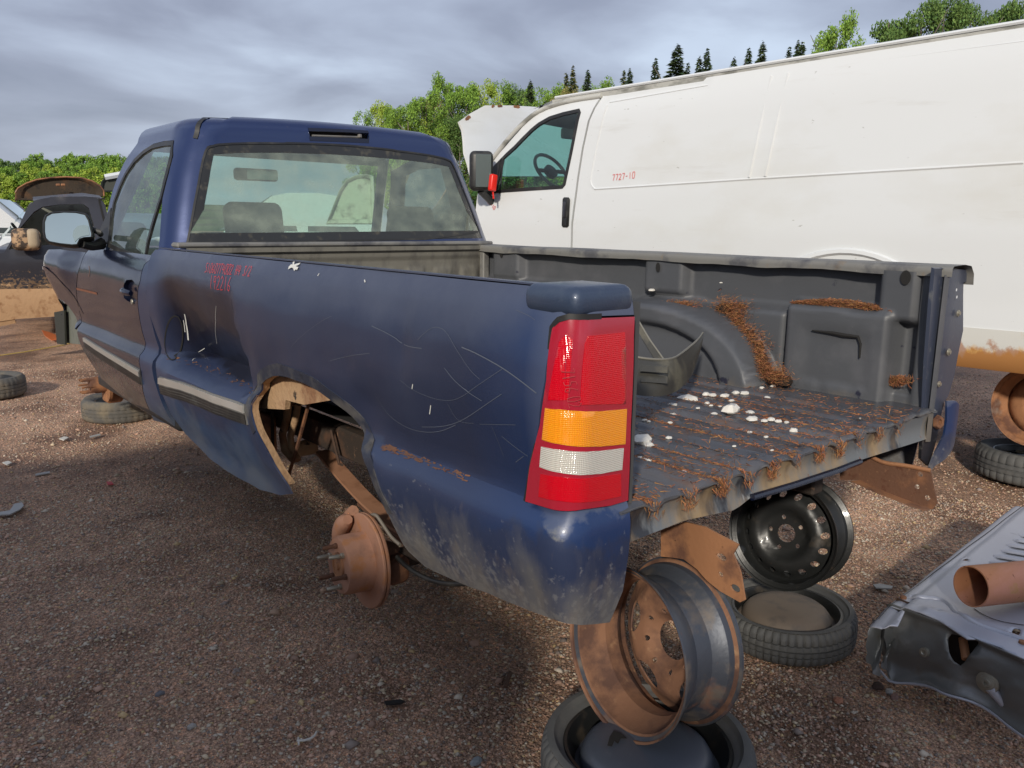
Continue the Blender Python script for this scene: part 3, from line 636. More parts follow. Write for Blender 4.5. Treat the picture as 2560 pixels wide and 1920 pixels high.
# --- cab and door, on its own surface
dg = (3.0, 1.2)
def sk(px, g=(-.3, 1.6)): return invs(shell, px, g)
def csI(s, z): return side0(s, z, float(np.interp(z, [.45, .56, .66, .8, 1.3, 1.36, 1.40], [-.10, -.07, -.02, .010, .010, -.02, -.07])))
# door glass outline on the greenhouse
gl_px = [(429, 364), (405, 366), (380, 372), (358, 386), (335, 408), (316, 436), (300, 470), (286, 508), (277, 560), (273, 608), (300, 620), (330, 631), (361, 641), (368, 600), (379, 560), (401, 490), (415, 430), (425, 390)]
gl = invs(shell, gl_px, (-.0, 1.87))
gl = [(min(a, .03), b) for a, b in gl]
belt_f = -1.02
ring = shrink(gl, -.022)
fr_out = [(.02, 1.37)]+[(p[0], p[1]) for p in ring if p[1] > 1.40]
# cab panel behind the door: corner pillar, rear face with the window opening, far pillar
win_o = [(468, 608), (485, 520), (500, 440), (511, 383), (524, 363), (600, 358), (700, 357), (828, 361), (980, 370), (1080, 379), (1118, 385), (1134, 398), (1165, 470), (1188, 530), (1202, 581), (1100, 586), (980, 591), (867, 597), (650, 603)]
wo_ = invs(shell, win_o[:11], (.2, 1.45))+[(LC+WR-.012, 1.885)]; wo_ = [(a, b) for a, b in wo_ if a < LC+WR-.02]
# mirror the near half about the middle line so that the window is symmetrical
mid = LC+WR/2
half = [(a, b) for a, b in wo_ if a <= mid]; half = [(a, min(b, 1.925)) for a, b in half]
wo_ = half+[(mid, half[-1][1])]+[(2*mid-a, b) for a, b in half[::-1]]
win_in = shrink(wo_, .045)
win_in = [(a, max(b, 1.47)) for a, b in win_in]
xr = 2*LC+WR
lside_front = [(p[0], p[1]) for p in ring]
roofline = 2.11
shelf_out = [(-.02, 1.33), (-.02, 1.40)]
# left pillar + rear + right pillar sheet
mb = MB()
fr_f = min(p[0] for p in ring)
out = [(.035, 1.30), (.035, 1.40)]+[(max(p[0], .02)+.004, p[1]) for p in sorted([q for q in ring if q[0] > -.02 and q[1] > 1.42], key=lambda q: q[1])][:-1]
topring = sorted([q for q in ring if q[1] > 1.86], key=lambda q: -q[0])
out += [(p[0], p[1]+.004) for p in topring]
fr_line = sorted([q for q in ring if q[0] < -.40 and q[1] <= 1.86 and q[1] > 1.40], key=lambda q: -q[1])
out += [(q[0]-.002, q[1]) for q in fr_line]
out += [(fr_f-.01, 1.36), (fr_f-.13, 1.36), (fr_f-.10, 1.5), (fr_f-.02, 1.68), (fr_f+.10, 1.82), (fr_f+.25, 1.92), (fr_f+.33, roofline)]
out += [(0, roofline), (LC, roofline), (mid, roofline), (LC+WR, roofline), (xr, roofline), (xr+.45, roofline), (xr+.45, 1.95), (xr+.12, 1.93), (xr+.06, 1.88), (xr+.035, 1.42), (xr+.035, 1.30)]
wh = [(LC+WR*.455, 2.024), (LC+WR*.455, 1.975), (LC+WR*.68, 1.975), (LC+WR*.68, 2.024)]
wh = invs(shell, [(771, 326), (775, 344), (920, 350), (922, 332)], (.9, 1.98))
panel(mb, shell, out, [wo_, wh], step=.03, th=.012)
cab = mb.build('cab_shell', M['cabblue'], truck)
mb = MB(); panel(mb, shell, shrink(wh, -.012), [shrink(wh, .004)], step=.02, th=.006, off=.003); cl = mb.build('brake_lamp_socket', M['blueg'], truck)
mb = MB(); c0 = shell(*wh[0]); c1 = shell(*wh[2]); cc = (c0+c1)/2+np.array([0, .06, 0]); mb.box(cc, (abs(c1[0]-c0[0])*1.02, .05, .07)); mb.build('socket_hollow', M['dark'], cl)
mb = MB(); mb.tube([shell(*wh[1])+np.array([.02, .015, .012]), shell(*wh[2])+np.array([-.05, .015, .012])], .006, 6); mb.bbox(shell(*wh[2])+np.array([-.045, .01, .018]), (.02, .02, .02), .004); mb.build('bulb_strip', M['grey'], cl)
# roof skin
mb = MB()
def roof(a, b):
    x0 = shell(-.2, 2.062)[0]+.03; x1 = WC-x0; x = x0+(x1-x0)*a; y = 2.98+(3.62-2.98)*b; zc = shell(-.2, 2.062)[2]+.024*(x-x0)/2.06+.024*max(0, 1-((x-1.03)/.8)**2)
    y = 3.0+(3.60-3.0)*b
    return np.array([x, y, zc-.10*max(0, b-.55)**2/.2-.002])
mb.grid(roof, np.linspace(0, 1, 13), np.linspace(0, 1, 9)); mb.build('roof', M['cabblue'], truck)
for sd_ in (0, 1):   # roof ditch mouldings
    pts = [(LC*.62 if sd_ == 0 else xr-LC*.62, t) for t in np.linspace(1.90, 2.06, 10)]
    mb = MB(); ribbon(mb, shell, pts, .022, .004); mb.build('roof_moulding', M['black'], truck)
# rear window: frit border, pane
mb = MB(); panel(mb, shell, shrink(wo_, .002), [win_in], step=.03, th=.005, off=-.002)
rw = mb.build('rear_window', M['frit'], truck)
mb = MB(); panel(mb, shell, shrink(win_in, -.004), step=.06, th=0, off=-.003); mb.build('pane', M['fog'], rw)
mb = MB(); ribbon(mb, shell, smoothpath(wo_+[wo_[0]], 1), .010, .002); mb.build('gasket', M['black'], rw)
# lower rear wall of the cab behind the box
mb = MB(); mb.grid(lambda a, b: np.array([.14+1.78*a, 2.66, .75+.62*b]), [0, .5, 1], [0, .5, 1]); mb.build('cab_rear_wall', M['cabblue'], truck)
# door skin and the pillar strip between door and box
dr = invs(csI, [(372, 650), (362, 662), (357, 700), (352, 740), (351, 800), (353, 874), (358, 930), (360, 985), (380, 1040)], (2.8, 1.35))
dfr = invs(csI, [(259, 948), (232, 910), (215, 880), (203, 845), (196, 807), (194, 770), (197, 731), (200, 695), (205, 656), (212, 635)], (4.1, .6))
dtop = [(dfr[-1][0], 1.372), (dr[0][0]+.01, 1.372)]
out = dr+invs(csI, [(399, 1052)], dr[-1])+invs(csI, [(330, 1005)], dfr[0])+dfr+dtop
mb = MB(); hb = invs(cside, [(308, 735), (309, 712), (316, 700), (330, 699), (341, 712), (344, 730), (341, 752), (332, 759), (318, 752), (310, 745)], (3.05, 1.15))
panel(mb, cside, out, [hb], step=.035, th=.02)
door = mb.build('door', M['blueg'], truck, smooth=50)
mb = MB(); panel(mb, cside, shrink(hb, -.004), step=.015, th=.003, off=-.022)
for i in range(len(hb)):
    a, b = hb[i], hb[(i+1) % len(hb)]; mb.add([cside(*a), cside(*b), cside(*b)+np.array([.022, 0, 0]), cside(*a)+np.array([.022, 0, 0])], [(0, 1, 2, 3)])
h_ = mb.build('door_handle', M['blueg'], door)
hc = np.mean([cside(*q) for q in hb], 0); mb = MB(); mb.tube([hc+np.array([-.012, -.06, -.002]), hc+np.array([-.022, -.02, 0]), hc+np.array([-.022, .03, .002]), hc+np.array([-.010, .065, .006])], [.012, .017, .017, .013], 10); mb.build('pull', M['blueg'], h_)
mb = MB(); mb.lathe([(0, .004), (.012, .004), (.014, 0)], hc+np.array([-.003, -.035, -.045]), (-1, 0, 0), 14); mb.build('keyhole', M['bolt'], h_)
mb = MB(); strip = [(2.72, .50), (2.72, 1.40)]+[(dr[0][0]-.008, 1.372)]+[(p[0]-.008, p[1]) for p in dr]+invs(csI, [(410, 1062), (425, 1082)], dr[-1])
strip = [(2.715, .56), (2.715, 1.36), (2.74, 1.40), (dr[0][0]-.008, 1.40)]+[(p[0]-.008, p[1]) for p in dr]+[(dr[-1][0], .50)]
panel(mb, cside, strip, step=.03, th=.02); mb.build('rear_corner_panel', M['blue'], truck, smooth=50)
mb = MB(); mb.bbox((.10, 3.45, .57), (.08, 1.45, .07), .02); mb.build('rocker_panel', M['black'], truck)
moulding(cside, [(212, 842), (240, 860), (290, 889), (351, 925)], [(216, 868), (245, 890), (295, 922), (357, 962)], (4.1, .85), door)
mb = MB(); panel(mb, shell, ring, [gl], step=.03, th=.012, off=.003); df = mb.build('window_frame', M['black'], door)
mb = MB(); panel(mb, shell, shrink(gl, -.003), step=.08, th=0, off=-.004); mb.build('side_window', M['clear'], door)
# scuffs on the door
mb = MB(); ribbon(mb, cside, invs(cside, [(223, 665), (225, 680), (222, 692)], (3.9, 1.3)), .006, .002); ribbon(mb, cside, invs(cside, [(192, 722), (215, 727), (243, 734)], (3.9, 1.1)), .012, .002); mb.build('rusty_scuff', mat('orange_scuff', (.20, .075, .035), .6), door)
# black sail panel, mirror
mb = MB(); bP = csI(*dfr[-1]); A_ = shell(fr_f, 1.40); sail = [(262, 612), (272, 505), (258, 540), (236, 590), (228, 618)]
sp = invs(shell, [(272, 610), (280, 520), (268, 540), (250, 580), (240, 607)], (-.8, 1.45)); panel(mb, shell, sp, step=.03, th=.02, off=.006); mb.build('mirror_base', M['black'], door)
mc = np.array([-.285, 3.66, 1.49]); mn = CAM-mc; 
mz = 3.0
def MP(u, v): return onp(u, v, mirC, mirN)
mirC = at(168, 572, (np.array([-.26, 3.72, 1.47])-CAM) @ FWD); mirN = np.array([-.42, -1, .34]); mirN /= np.linalg.norm(mirN)
gpx = [(113, 580), (113, 556), (118, 542), (130, 535), (160, 532), (190, 533), (212, 538), (220, 552), (228, 585), (227, 592), (210, 593), (198, 597), (192, 610), (180, 611), (150, 608), (124, 603), (116, 595)]
G3 = [MP(*q) for q in gpx]; gc = np.mean(G3, 0)
mb = MB(); n_ = len(G3); back = -mirN
rings = [[gc+(p-gc)*k+mirN*o for p in G3] for k, o in ((1.0, .004), (1.06, .008), (1.11, .0), (1.11, -.03), (1.02, -.075), (.7, -.115), (.3, -.13))]
mb.add([p for r in rings for p in r], [(i*n_+j, i*n_+(j+1) % n_, (i+1)*n_+(j+1) % n_, (i+1)*n_+j) for i in range(len(rings)-1) for j in range(n_)]+[tuple(range(len(rings)*n_-n_, len(rings)*n_))])
mir = mb.build('wing_mirror', M['black'], truck, smooth=50)
mb = MB(); mb.add([p+mirN*.003 for p in G3], [tuple(range(n_))]); mb.build('mirror_glass', M['mirror'], mir)
cv = [gc+np.array([0, 0, 0])+(MP(u, v)-gc)+mirN*.006 for u, v in [(188, 606), (182, 590), (184, 577), (194, 566), (208, 563), (221, 565), (225, 588), (205, 592), (196, 597)]]
mb = MB(); mb.add(cv, [tuple(range(len(cv)))]); mb.build('wide_angle_glass', mat('convex_glass', (.55, .66, .60), .12, .9), mir)
mb = MB(); a0 = MP(200, 606)+back*.03; a1 = np.array([.03, 3.70, 1.405]); mb.tube([a0, (a0+a1)/2+np.array([0, 0, -.012]), a1], [.022, .026, .034], 10)
b0 = MP(226, 568)+back*.04; mb.tube([b0, MP(243, 575)+back*.03, a1+np.array([0, .0, .05])], .016, 10); mb.build('mirror_arm', M['black'], mir)
# front wing
mb = MB(); fw = invs(csI, [(187, 782), (176, 757), (166, 748), (150, 738), (140, 752)], (4.5, 1.0))
wing = [(dfr[-1][0]+.01, 1.345)]+[(p[0]+.010, p[1]) for p in dfr[::-1][:6]]+[(4.20, .88), (4.30, .94), (4.42, 1.0), (4.58, 1.03), (4.74, 1.02), (4.84, .97), (4.88, .90), (4.95, .89), (4.96, 1.05), (4.96, 1.24), (4.93, 1.30), (4.8, 1.335), (4.4, 1.35)]
panel(mb, cside, wing, step=.04, th=.01); mb.build('front_wing', M['blueg'], truck, smooth=60)
mb = MB(); ribbon(mb, cside, smoothpath([(4.08, .98), (4.22, 1.12), (4.48, 1.22), (4.75, 1.23), (5.0, 1.16)], 2), .02, .006); mb.build('wheel_arch_bead', M['blueg'], truck)
# bonnet and far wing, windshield, far side of the cab
mb = MB(); mb.grid(lambda a, b: np.array([.10+1.86*a, 4.02+.92*b, 1.335-.03*b+.05*sin(pi*a)-.10*max(0, b-.8)]), np.linspace(0, 1, 9), np.linspace(0, 1, 7)); mb.build('bonnet', M['blueg'], truck)
mb = MB(); mb.grid(lambda a, b: np.array([.02*0+.06+1.94*a, 4.0-.0*a+1.4*b*0, .6+.75*b]), [0, 1], [0, 1]); mb.build('firewall', M['dark'], truck)
mb = MB(); mb.grid(lambda a, b: np.array([2.05, 4.0+.95*a, .95+.38*b]), [0, 1], [0, 1]); mb.build('far_wing', M['blueg'], truck)
def wsh(a, b): x0 = .12+.17*b; return np.array([x0+(WC-2*x0)*a, 4.02-.42*b-.10*sin(pi*a)*0, 1.38+.56*b])
mb = MB(); mb.grid(wsh, np.linspace(0, 1, 9), np.linspace(0, 1, 5)); mb.build('windshield', M['shield'], truck)
mb = MB()
for a in (0, 1): mb.tube([wsh(a, -.05), wsh(a, .5), wsh(a, 1.03)], .035, 8)
mb.tube([wsh(0, 1.03), wsh(.5, 1.05), wsh(1, 1.03)], .03, 8); mb.build('windshield_frame', M['cabblue'], truck)
mb = MB(); mb.add([wsh(0, .93)+np.array([0, -.01, 0]), wsh(1, .93)+np.array([0, -.01, 0]), wsh(1, 1.02), wsh(0, 1.02)], [(0, 1, 2, 3)]); mb.build('sun_band', mat('dark_green_tint', (.02, .05, .035), .5), truck)
# far side door with window opening
mb = MB()
far_out = [(3.0, .55), (4.0, .55), (4.0, 1.37), (3.92, 1.44), (3.62, 1.88), (3.3, 1.95), (2.93, 1.95), (2.93, 1.40)]
far_win = [(3.05, 1.42), (3.78, 1.42), (3.52, 1.84), (3.3, 1.88), (3.05, 1.88)]
setout(lambda V: V*0+np.array([1.0, 0, 0]))
panel(mb, lambda y, z: np.array([WC-float(xl(max(z, 1.30)))-(0 if z > 1.37 else 0), y, z]), far_out, [far_win], step=.08, th=.03); mb.build('far_door', M['cabblue'], truck)
mb = MB(); panel(mb, lambda y, z: np.array([WC-float(xl(z))-.01, y, z]), far_win, step=.15, th=0); mb.build('far_window', M['shield'], truck)
setout(lambda V: np.array(CAM)-V)
# interior
mb = MB(); mb.box((1.03, 3.4, .62), (1.85, 1.3, .04)); mb.build('cab_floor', M['dark'], truck)
for i, xc_ in enumerate((.55, 1.42)):
    mb = MB(); mb.bbox((xc_, 3.13, .98), (.62 if i == 0 else .82, .55, .18), .05); mb.bbox((xc_, 2.93, 1.22), (.58 if i == 0 else .80, .16, .52), .06, R=Matrix.Rotation(radians(-12), 3, 'X')); s_ = mb.build('seat', M['seat'], truck, smooth=60)
    hx_ = (0,) if i == 0 else (.08,)
    for q in hx_:
        mb = MB(); mb.bbox((xc_+q, 2.87, 1.53), (.30, .10, .20), .045, R=Matrix.Rotation(radians(-10), 3, 'X')); mb.build('headrest', M['seat'], s_, smooth=60)
mb = MB(); mb.bbox((1.03, 3.92, 1.22), (1.8, .30, .30), .06); mb.build('dashboard', M['dash'], truck)
mb = MB(); C0 = np.array([.55, 3.62, 1.26]); ax = np.array([0, -.88, .45]); mb.lathe([(.185+.014*cos(a), .014*sin(a)) for a in np.linspace(0, 2*pi, 8, endpoint=False)], C0, ax, 32, closed=True)
mb.tube([C0+np.array([-.18, 0, 0]), C0+np.array([0, .03, -.02]), C0+np.array([.18, 0, 0])], .02, 8); mb.lathe([(0, .03), (.07, .02), (.08, -.02)], C0, ax, 16); mb.build('steering_wheel', M['black'], truck)
mb = MB(); q = np.array([.93, 3.58, 1.78]); q = at(640, 437, (q-CAM) @ FWD); mb.bbox(q, (.27, .045, .072), .02); rm = mb.build('interior_mirror', M['black'], truck, smooth=60)
mb = MB(); mb.box(q+np.array([.03, -.024, 0]), (.19, .002, .055)); mb.build('mirror_glass', mat('dim_mirror', (.5, .6, .5), .15, .6), rm)
mb = MB(); mb.grid(lambda a, b: np.array([.35+1.36*a, 2.95+.65*b, 1.955]), [0, 1], [0, 1]); mb.build('headliner', M['headl'], truck)
# ------------------------------------------------------------------ the load bed
FZ = .910; WR_ = 1.865
gu = [(1626, 1255), (1716, 1218), (1797, 1196), (1864, 1176), (1924, 1160), (1985, 1142), (2043, 1122), (2092, 1105), (2141, 1090), (2190, 1078), (2240, 1062)]
GX = [float(oy(u, v, 0)[0]) for u, v in gu]
def floorz(x, y):
    d = min(abs(x-g) for g in GX)
    z = FZ-.013*(1-sst(.010, .034, d))
    z += .004*noise.noise(Vector((x*5, y*2.2, 3.3)))
    if y < .06: z += (.010*noise.noise(Vector((x*22, 1.5, 3.3)))+.003)*.6*(1-y/.06)
    return z
mb = MB(); xs = np.arange(.15, 1.831, .0115); ys = np.concatenate([[-.012, 0, .02, .045], np.arange(.08, 2.64, .05)])
mb.grid(lambda x, y: np.array([x, y, floorz(x, max(y, 0))-(.012 if y < 0 else 0)]), xs, ys)
bf = mb.build('bed_floor', M['linerf'], truck, smooth=180)
mb = MB(); mb.grid(lambda x, t: np.array([x, -.014+.004*noise.noise(Vector((x*30, t*3, 0))), floorz(x, 0)-.006-t*(.004+.007*noise.noise(Vector((x*14, 5, 1)))+.008*math.exp(-(min(abs(x-g) for g in GX)/.03)**2))]), xs, [0, .5, 1]); mb.build('liner_lip', M['linerb'], truck, smooth=180)
# sill below the floor edge, its rolled lower edge
def sill(x, t):
    zb = np.interp(x, [.15, .40, .62, .70, 1.3, 1.80], [.815, .822, .80, .822, .812, .800])
    return np.array([x, .004+.012*sin(pi*t)-.004, FZ-.016+(zb-FZ+.016)*t])
mb = MB(); mb.grid(sill, np.linspace(.165, 1.805, 60), np.linspace(0, 1, 7))
mb.grid(lambda x, t: sill(x, 1)+np.array([0, .05*t, .0]), np.linspace(.165, 1.805, 60), [0, 1]); mb.build('rear_sill', M['sill'], truck, smooth=60)
mb = MB(); pa = [oy(u, v, -.005) for u, v in ((1880, 1243), (1985, 1212), (2090, 1177), (2150, 1154))]; mb.tube(pa, .010, 8); mb.build('sill_edge_strip', M['blueg'], truck)
def ell(y, k=1.0):
    q = 1-((y-1.19)/(.57*k))**2; return .905+.292*k*sqrt(q) if q > 0 else 0
def hR(y, z):
    """how far the right bed wall stands in from its plane"""
    h = 0.0
    def boxf(y0, y1, z0, z1, d, r=.018): return d*sst(y0-r, y0+r*.3, y)*(1-sst(y1-r*.3, y1+r, y))*sst(z0-r, z0+r*.3, z)*(1-sst(z1-r*.3, z1+r, z))
    h = max(h, boxf(.095, .225, 1.21, 1.6, .075), boxf(1.14, 1.36, 1.235, 1.6, .055, .03), boxf(2.28, 2.50, 1.235, 1.6, .055, .03))
    wz = 1.235+.006*noise.noise(Vector((y*9, 0, 2)))
    h = max(h, boxf(.165, .575, .5, wz, .105, .02)-.020*(sst(.20, .26, y)*(1-sst(.46, .54, y))*sst(.93, .96, z)*(1-sst(1.12, 1.19, z)))*.5)
    h = max(h, boxf(.60, .86+.0, .5, 1.20, .070, .03))
    h = max(h, boxf(1.75, 2.62, .5, 1.21, .09, .03))
    h = max(h, boxf(-.1, .085, .5, 1.6, .06, .012))
    e = ell(y)
    if e and z < e+.03:
        t = sst(e+.025, e-.015, z); hw = .275-.03*sst(.93, 1.15, z)
        ei = ell(y, .76)
        if ei and z < ei: hw -= .055*sst(ei, ei-.035, z)
        h = max(h, hw*t)
    # dark channel between wheel housing and the rear panel
    h += .004*noise.noise(Vector((y*4, z*5, 8)))
    if z < .945: h = max(h, .05)-.012*max(0, noise.noise(Vector((y*16, 2, 2))))
    return h
mb = MB(); zs = np.concatenate([np.arange(.895, 1.385, .0125), [1.39]]); ysr = np.arange(.0, 2.64, .0125)
mb.grid(lambda y, z: np.array([WR_-hR(y, z), y, z]), ysr, zs); bw = mb.build('bed_wall', M['linerb'], truck, smooth=180, label='right bed wall with wheel housing and moulded liner')
mb = MB(); mb.grid(lambda y, z: np.array([.20+(.18*(1 if ell(y) and z < ell(y) else 0) if z < 1.2 else 0), y, z]), np.arange(0, 2.64, .03), np.arange(.895, 1.40, .03)); mb.build('bed_wall', M['linerb'], truck, smooth=60)
for (u, v, y_) in ((1646, 668, 0), (2265, 694, 0), (1254, 634, 0)):   # stake pocket holes
    P = ox(u, v, WR_-.06 if u < 2200 else WR_-.078); mb = MB(); w_, h_ = (.013, .022) if u < 2200 else (.019, .026)
    mb.add([P+np.array([-.004, w_*cos(a), h_*sin(a)]) for a in np.linspace(0, 2*pi, 16, endpoint=False)], [tuple(range(16))]); mb.build('oval_hole', M['dark'], bw)
mb = MB(); pts = [ox(u, v, WR_-.108) for u, v in ((2030, 826), (2080, 832), (2110, 838), (2145, 842), (2151, 860), (2149, 895))]; mb.tube(pts, [.003, .007, .008, .006, .005, .003], 6); mb.build('black_scuff', M['dark'], bw)
# right rail: top flange and inner lip, buckled
def rail(y, t):   # t: 0 inner lip bottom ... 1 outer edge
    b = .007*noise.noise(Vector((y*3.1, 0, 4.1)))+.004*noise.noise(Vector((y*9, 0, 1.1))); zt = 1.414+.004*noise.noise(Vector((y*2, 3, 1)))
    P = [(1.795+b, zt-.036+b*.8), (1.793+b, zt-.010), (1.803+b, zt), (1.90, zt+.004), (1.955, zt-.002), (1.985, zt-.03), (1.992, zt-.07)]
    k = t*(len(P)-1); i = min(int(k), len(P)-2); f = k-i; x = P[i][0]*(1-f)+P[i+1][0]*f; z = P[i][1]*(1-f)+P[i+1][1]*f
    return np.array([x, y, z])
mb = MB(); mb.grid(rail, np.arange(-.02, 2.80, .04), np.linspace(0, 1, 13)); mb.build('box_rail', M['grey'], truck, smooth=60)
# right outer skin
def rs(y, z): return np.array([1.985+prof(z)-.02, y, z])
mb = MB(); setout(lambda V: V*0+np.array([1., 0, 0])); hole = [(ARC_Y+.41*cos(a), .62+.41*sin(a)) for a in np.linspace(0, pi, 20)]+[(ARC_Y-.41, .60)]
panel(mb, rs, [(.10, 1.36), (2.70, 1.36), (2.70, .60), (1.56, .60)]+[(ARC_Y+.42*cos(a), .62+.42*sin(a)) for a in np.linspace(0, pi, 20)]+[(.70, .60), (.10, .62), (.10, .92)], step=.08, th=.006)
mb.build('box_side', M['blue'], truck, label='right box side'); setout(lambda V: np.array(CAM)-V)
# rear flange plate of the right post
fl = [(2421, 676), (2422, 704), (2409, 706), (2408, 740), (2408, 826), (2397, 878), (2386, 938), (2371, 990), (2361, 1004), (2350, 1050), (2344, 1090), (2336, 1120), (2322, 1165), (2310, 1148), (2312, 1105), (2318, 1030), (2325, 900), (2336, 760), (2343, 690), (2344, 672), (2390, 672)]
F3 = [oy(u, v, .004) for u, v in fl]; mb = MB(); poly = [(p[0], p[2]) for p in F3]
panel(mb, lambda x, z: np.array([x, .004+.010*sst(1.86, 1.80, x), z]), poly, step=.04, th=.012); fp = mb.build('rear_post', mat('blue_grey_post_paint', (.055, .066, .10), .4, .15, .1, [L_((.015, .015, .02), .5, .7, 9, .5, zr=(.98, .8)), L_((.22, .22, .2), .6, .72, 30, .7, amt=.4)], bump=(90, .2, .002)), truck)
mb = MB(); mb.grid(lambda x, z: np.array([x, .002-.010*sin(pi*(x-1.79)/.035), z]), np.linspace(1.79, 1.825, 5), np.linspace(.79, 1.385, 6)); mb.build('post_bead', M['linerb'], truck)
for u, v, r in ((2395, 783, .012), (2371, 880, .013), (2347, 960, .011)):
    P = oy(u, v, -.004); mb = MB(); mb.lathe([(0, .008), (r*.6, .008), (r*.62, .004), (r, .003), (r*1.05, 0)], P, (0, -1, 0), 12); mb.build('bolt', M['bolt'], fp)
for u, v in ((2383, 724), (2384, 742)):
    P = oy(u, v, .0); mb = MB(); mb.lathe([(0, .001), (.0055, .001)], P-np.array([0, .010, 0]), (0, -1, 0), 12); mb.build('light_hole', M['white'], fp)
P = oy(2343, 1055, -.006); mb = MB(); mb.lathe([(0, -.005), (.010, -.005), (.012, .012), (.024, .012), (.027, 0)], P, (-.2, -1, .1), 6); mb.build('rusty_nut', M['rust'], fp)
P = oy(2344, 1097, .0); mb = MB(); mb.lathe([(0, .013), (.012, .013)], P, (0, -1, 0), 12); mb.build('round_hole', M['dark'], fp)
# lower corner of the right box side, the blue fin
fin = [(2360, 1002), (2372, 999), (2384, 1010), (2389, 1038), (2383, 1075), (2370, 1110), (2350, 1145), (2326, 1177), (2324, 1168), (2340, 1125), (2352, 1085), (2357, 1050)]
def fins(x, z): return np.array([x, .012-.9*max(0, x-1.90)**1*.25-.02*0, z])
fpp = [(oy(u, v, -.01)[0], oy(u, v, -.01)[2]) for u, v in fin]
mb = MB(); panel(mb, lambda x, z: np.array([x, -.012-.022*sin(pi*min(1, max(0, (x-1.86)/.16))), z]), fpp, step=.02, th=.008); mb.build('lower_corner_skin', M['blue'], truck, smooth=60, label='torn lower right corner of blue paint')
# front wall of the bed
def fwall(x, z):
    h = 0
    if z > 1.385: h = .03
    elif z > 1.345: h = .012
    for k in range(9):
        xc = .22+.19*k; h += .010*sst(xc-.065, xc-.05, x)*(1-sst(xc+.05, xc+.065, x))*sst(.95, .97, z)*(1-sst(1.275, 1.30, z))
    return np.array([x, 2.625-h, z])
mb = MB(); mb.grid(fwall, np.arange(.11, 1.875, .0125), list(np.arange(.89, 1.41, .0125))+[1.412]); mb.build('bed_front_wall', mat('sunlit_grey_front_wall', (.17, .16, .13), .65, 0, 0, [L_((.07, .065, .06), .5, .7, 7, .6, st=(1, 1, .4)), L_((.40, .38, .33), .72, .76, 50, .8)], bump=(60, .2, .003)), truck, smooth=50)  # warm sunlight on this wall is put into its base colour
mb = MB(); mb.bbox((.99, 2.65, 1.424), (1.83, .085, .024), .008); mb.build('front_rail_cap', M['grey'], truck)
mb = MB(); mb.bbox((1.83, 2.60, 1.16), (.045, .04, .46), .006); mb.build('corner_post', M['grey'], truck)
# ------------------------------------------------------------------ frame, axle and the open wheel housing
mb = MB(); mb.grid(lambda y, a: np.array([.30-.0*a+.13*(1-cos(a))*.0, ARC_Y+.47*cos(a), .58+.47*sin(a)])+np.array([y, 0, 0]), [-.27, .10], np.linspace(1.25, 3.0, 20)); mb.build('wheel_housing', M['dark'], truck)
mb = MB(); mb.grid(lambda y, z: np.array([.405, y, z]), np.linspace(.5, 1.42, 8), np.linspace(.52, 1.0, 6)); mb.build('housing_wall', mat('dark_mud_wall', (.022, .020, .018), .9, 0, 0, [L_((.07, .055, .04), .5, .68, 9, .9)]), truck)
for xf in (.40, 1.47):
    mb = MB(); mb.bbox((xf, 2.62, .66), (.07, 4.8, .12), .008); mb.build('frame_rail', M['rustd'], truck)
mb = MB(); cr_ = [ox(u, v, .055) for u, v in ((642, 1020), (645, 960), (672, 941), (745, 945), (830, 1000), (760, 1012), (714, 1000), (712, 1024))]
mb.prism([(p[1], p[2]) for p in cr_], (.055, 0, 0), (0, 1, 0), (0, 0, 1), .02); mb.build('mud_caked_bracket', M['mud'], truck)
mb = MB(); mb.bbox(ox(700, 985, .26)+np.array([.03, 0, .02]), (.10, .30, .10), .02); mb.build('housing_crossmember', M['mud'], truck)
mb = MB()
for (q, r) in ((((722, 1005), (716, 1050), (706, 1085), (712, 1125), (735, 1150)), .016), (((745, 1010), (738, 1050), (726, 1090), (728, 1120), (745, 1150)), .014)):
    mb = MB(); mb.tube([ox(u, v, .20) for u, v in q], r, 8); mb.build('filler_hose', M['mud'], truck, smooth=60)
mb = MB(); mb.tube([ox(773, 1005, .16), ox(742, 1120, .17), ox(712, 1221, .18)], .0075, 6); mb.build('strap_rod', M['rust'], truck)
mb = MB(); mb.tube([ox(681, 1030, .20), ox(682, 1170, .20)], .007, 6); mb.build('support_rod', M['rustd'], truck)
mb = MB(); mb.bbox(ox(668, 1085, .34), (.03, .16, .20), .02); mb.build('frame_bracket', M['rusto'], truck)
mb = MB(); mb.tube([ox(827, 1075, .33), ox(838, 1120, .33), ox(848, 1160, .33), ox(856, 1162, .32)], .006, 6); mb.build('brake_line', M['rustd'], truck)
mb = MB(); mb.lathe([(0, -.05), (.035, -.05), (.035, .05), (0, .05)], ox(760, 1120, .38), (1, .1, 0), 16); mb.build('spring_eye', M['mud'], truck)
lp = [(1.95, .56), (1.80, .505), (1.6, .44), (1.4, .40), (1.13, .385), (.9, .40), (.6, .46), (.25, .56)]
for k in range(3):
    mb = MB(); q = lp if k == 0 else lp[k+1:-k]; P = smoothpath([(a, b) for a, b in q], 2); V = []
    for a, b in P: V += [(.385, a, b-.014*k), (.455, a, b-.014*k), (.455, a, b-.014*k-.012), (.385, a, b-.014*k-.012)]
    n = len(P); mb.add(V, [(4*i+j, 4*i+(j+1) % 4, 4*i+4+(j+1) % 4, 4*i+4+j) for i in range(n-1) for j in range(4)]+[(0, 1, 2, 3), tuple(range(4*n-4, 4*n))]); mb.build('leaf_spring', mat('sunlit_rusty_spring', (.30, .15, .085), .85, 0, 0, [L_((.18, .08, .04), .5, .7, 9)], bump=(60, .3, .003)) if k == 0 else M['rust'], truck)  # top leaf has a lighter rust, painted as if in sun
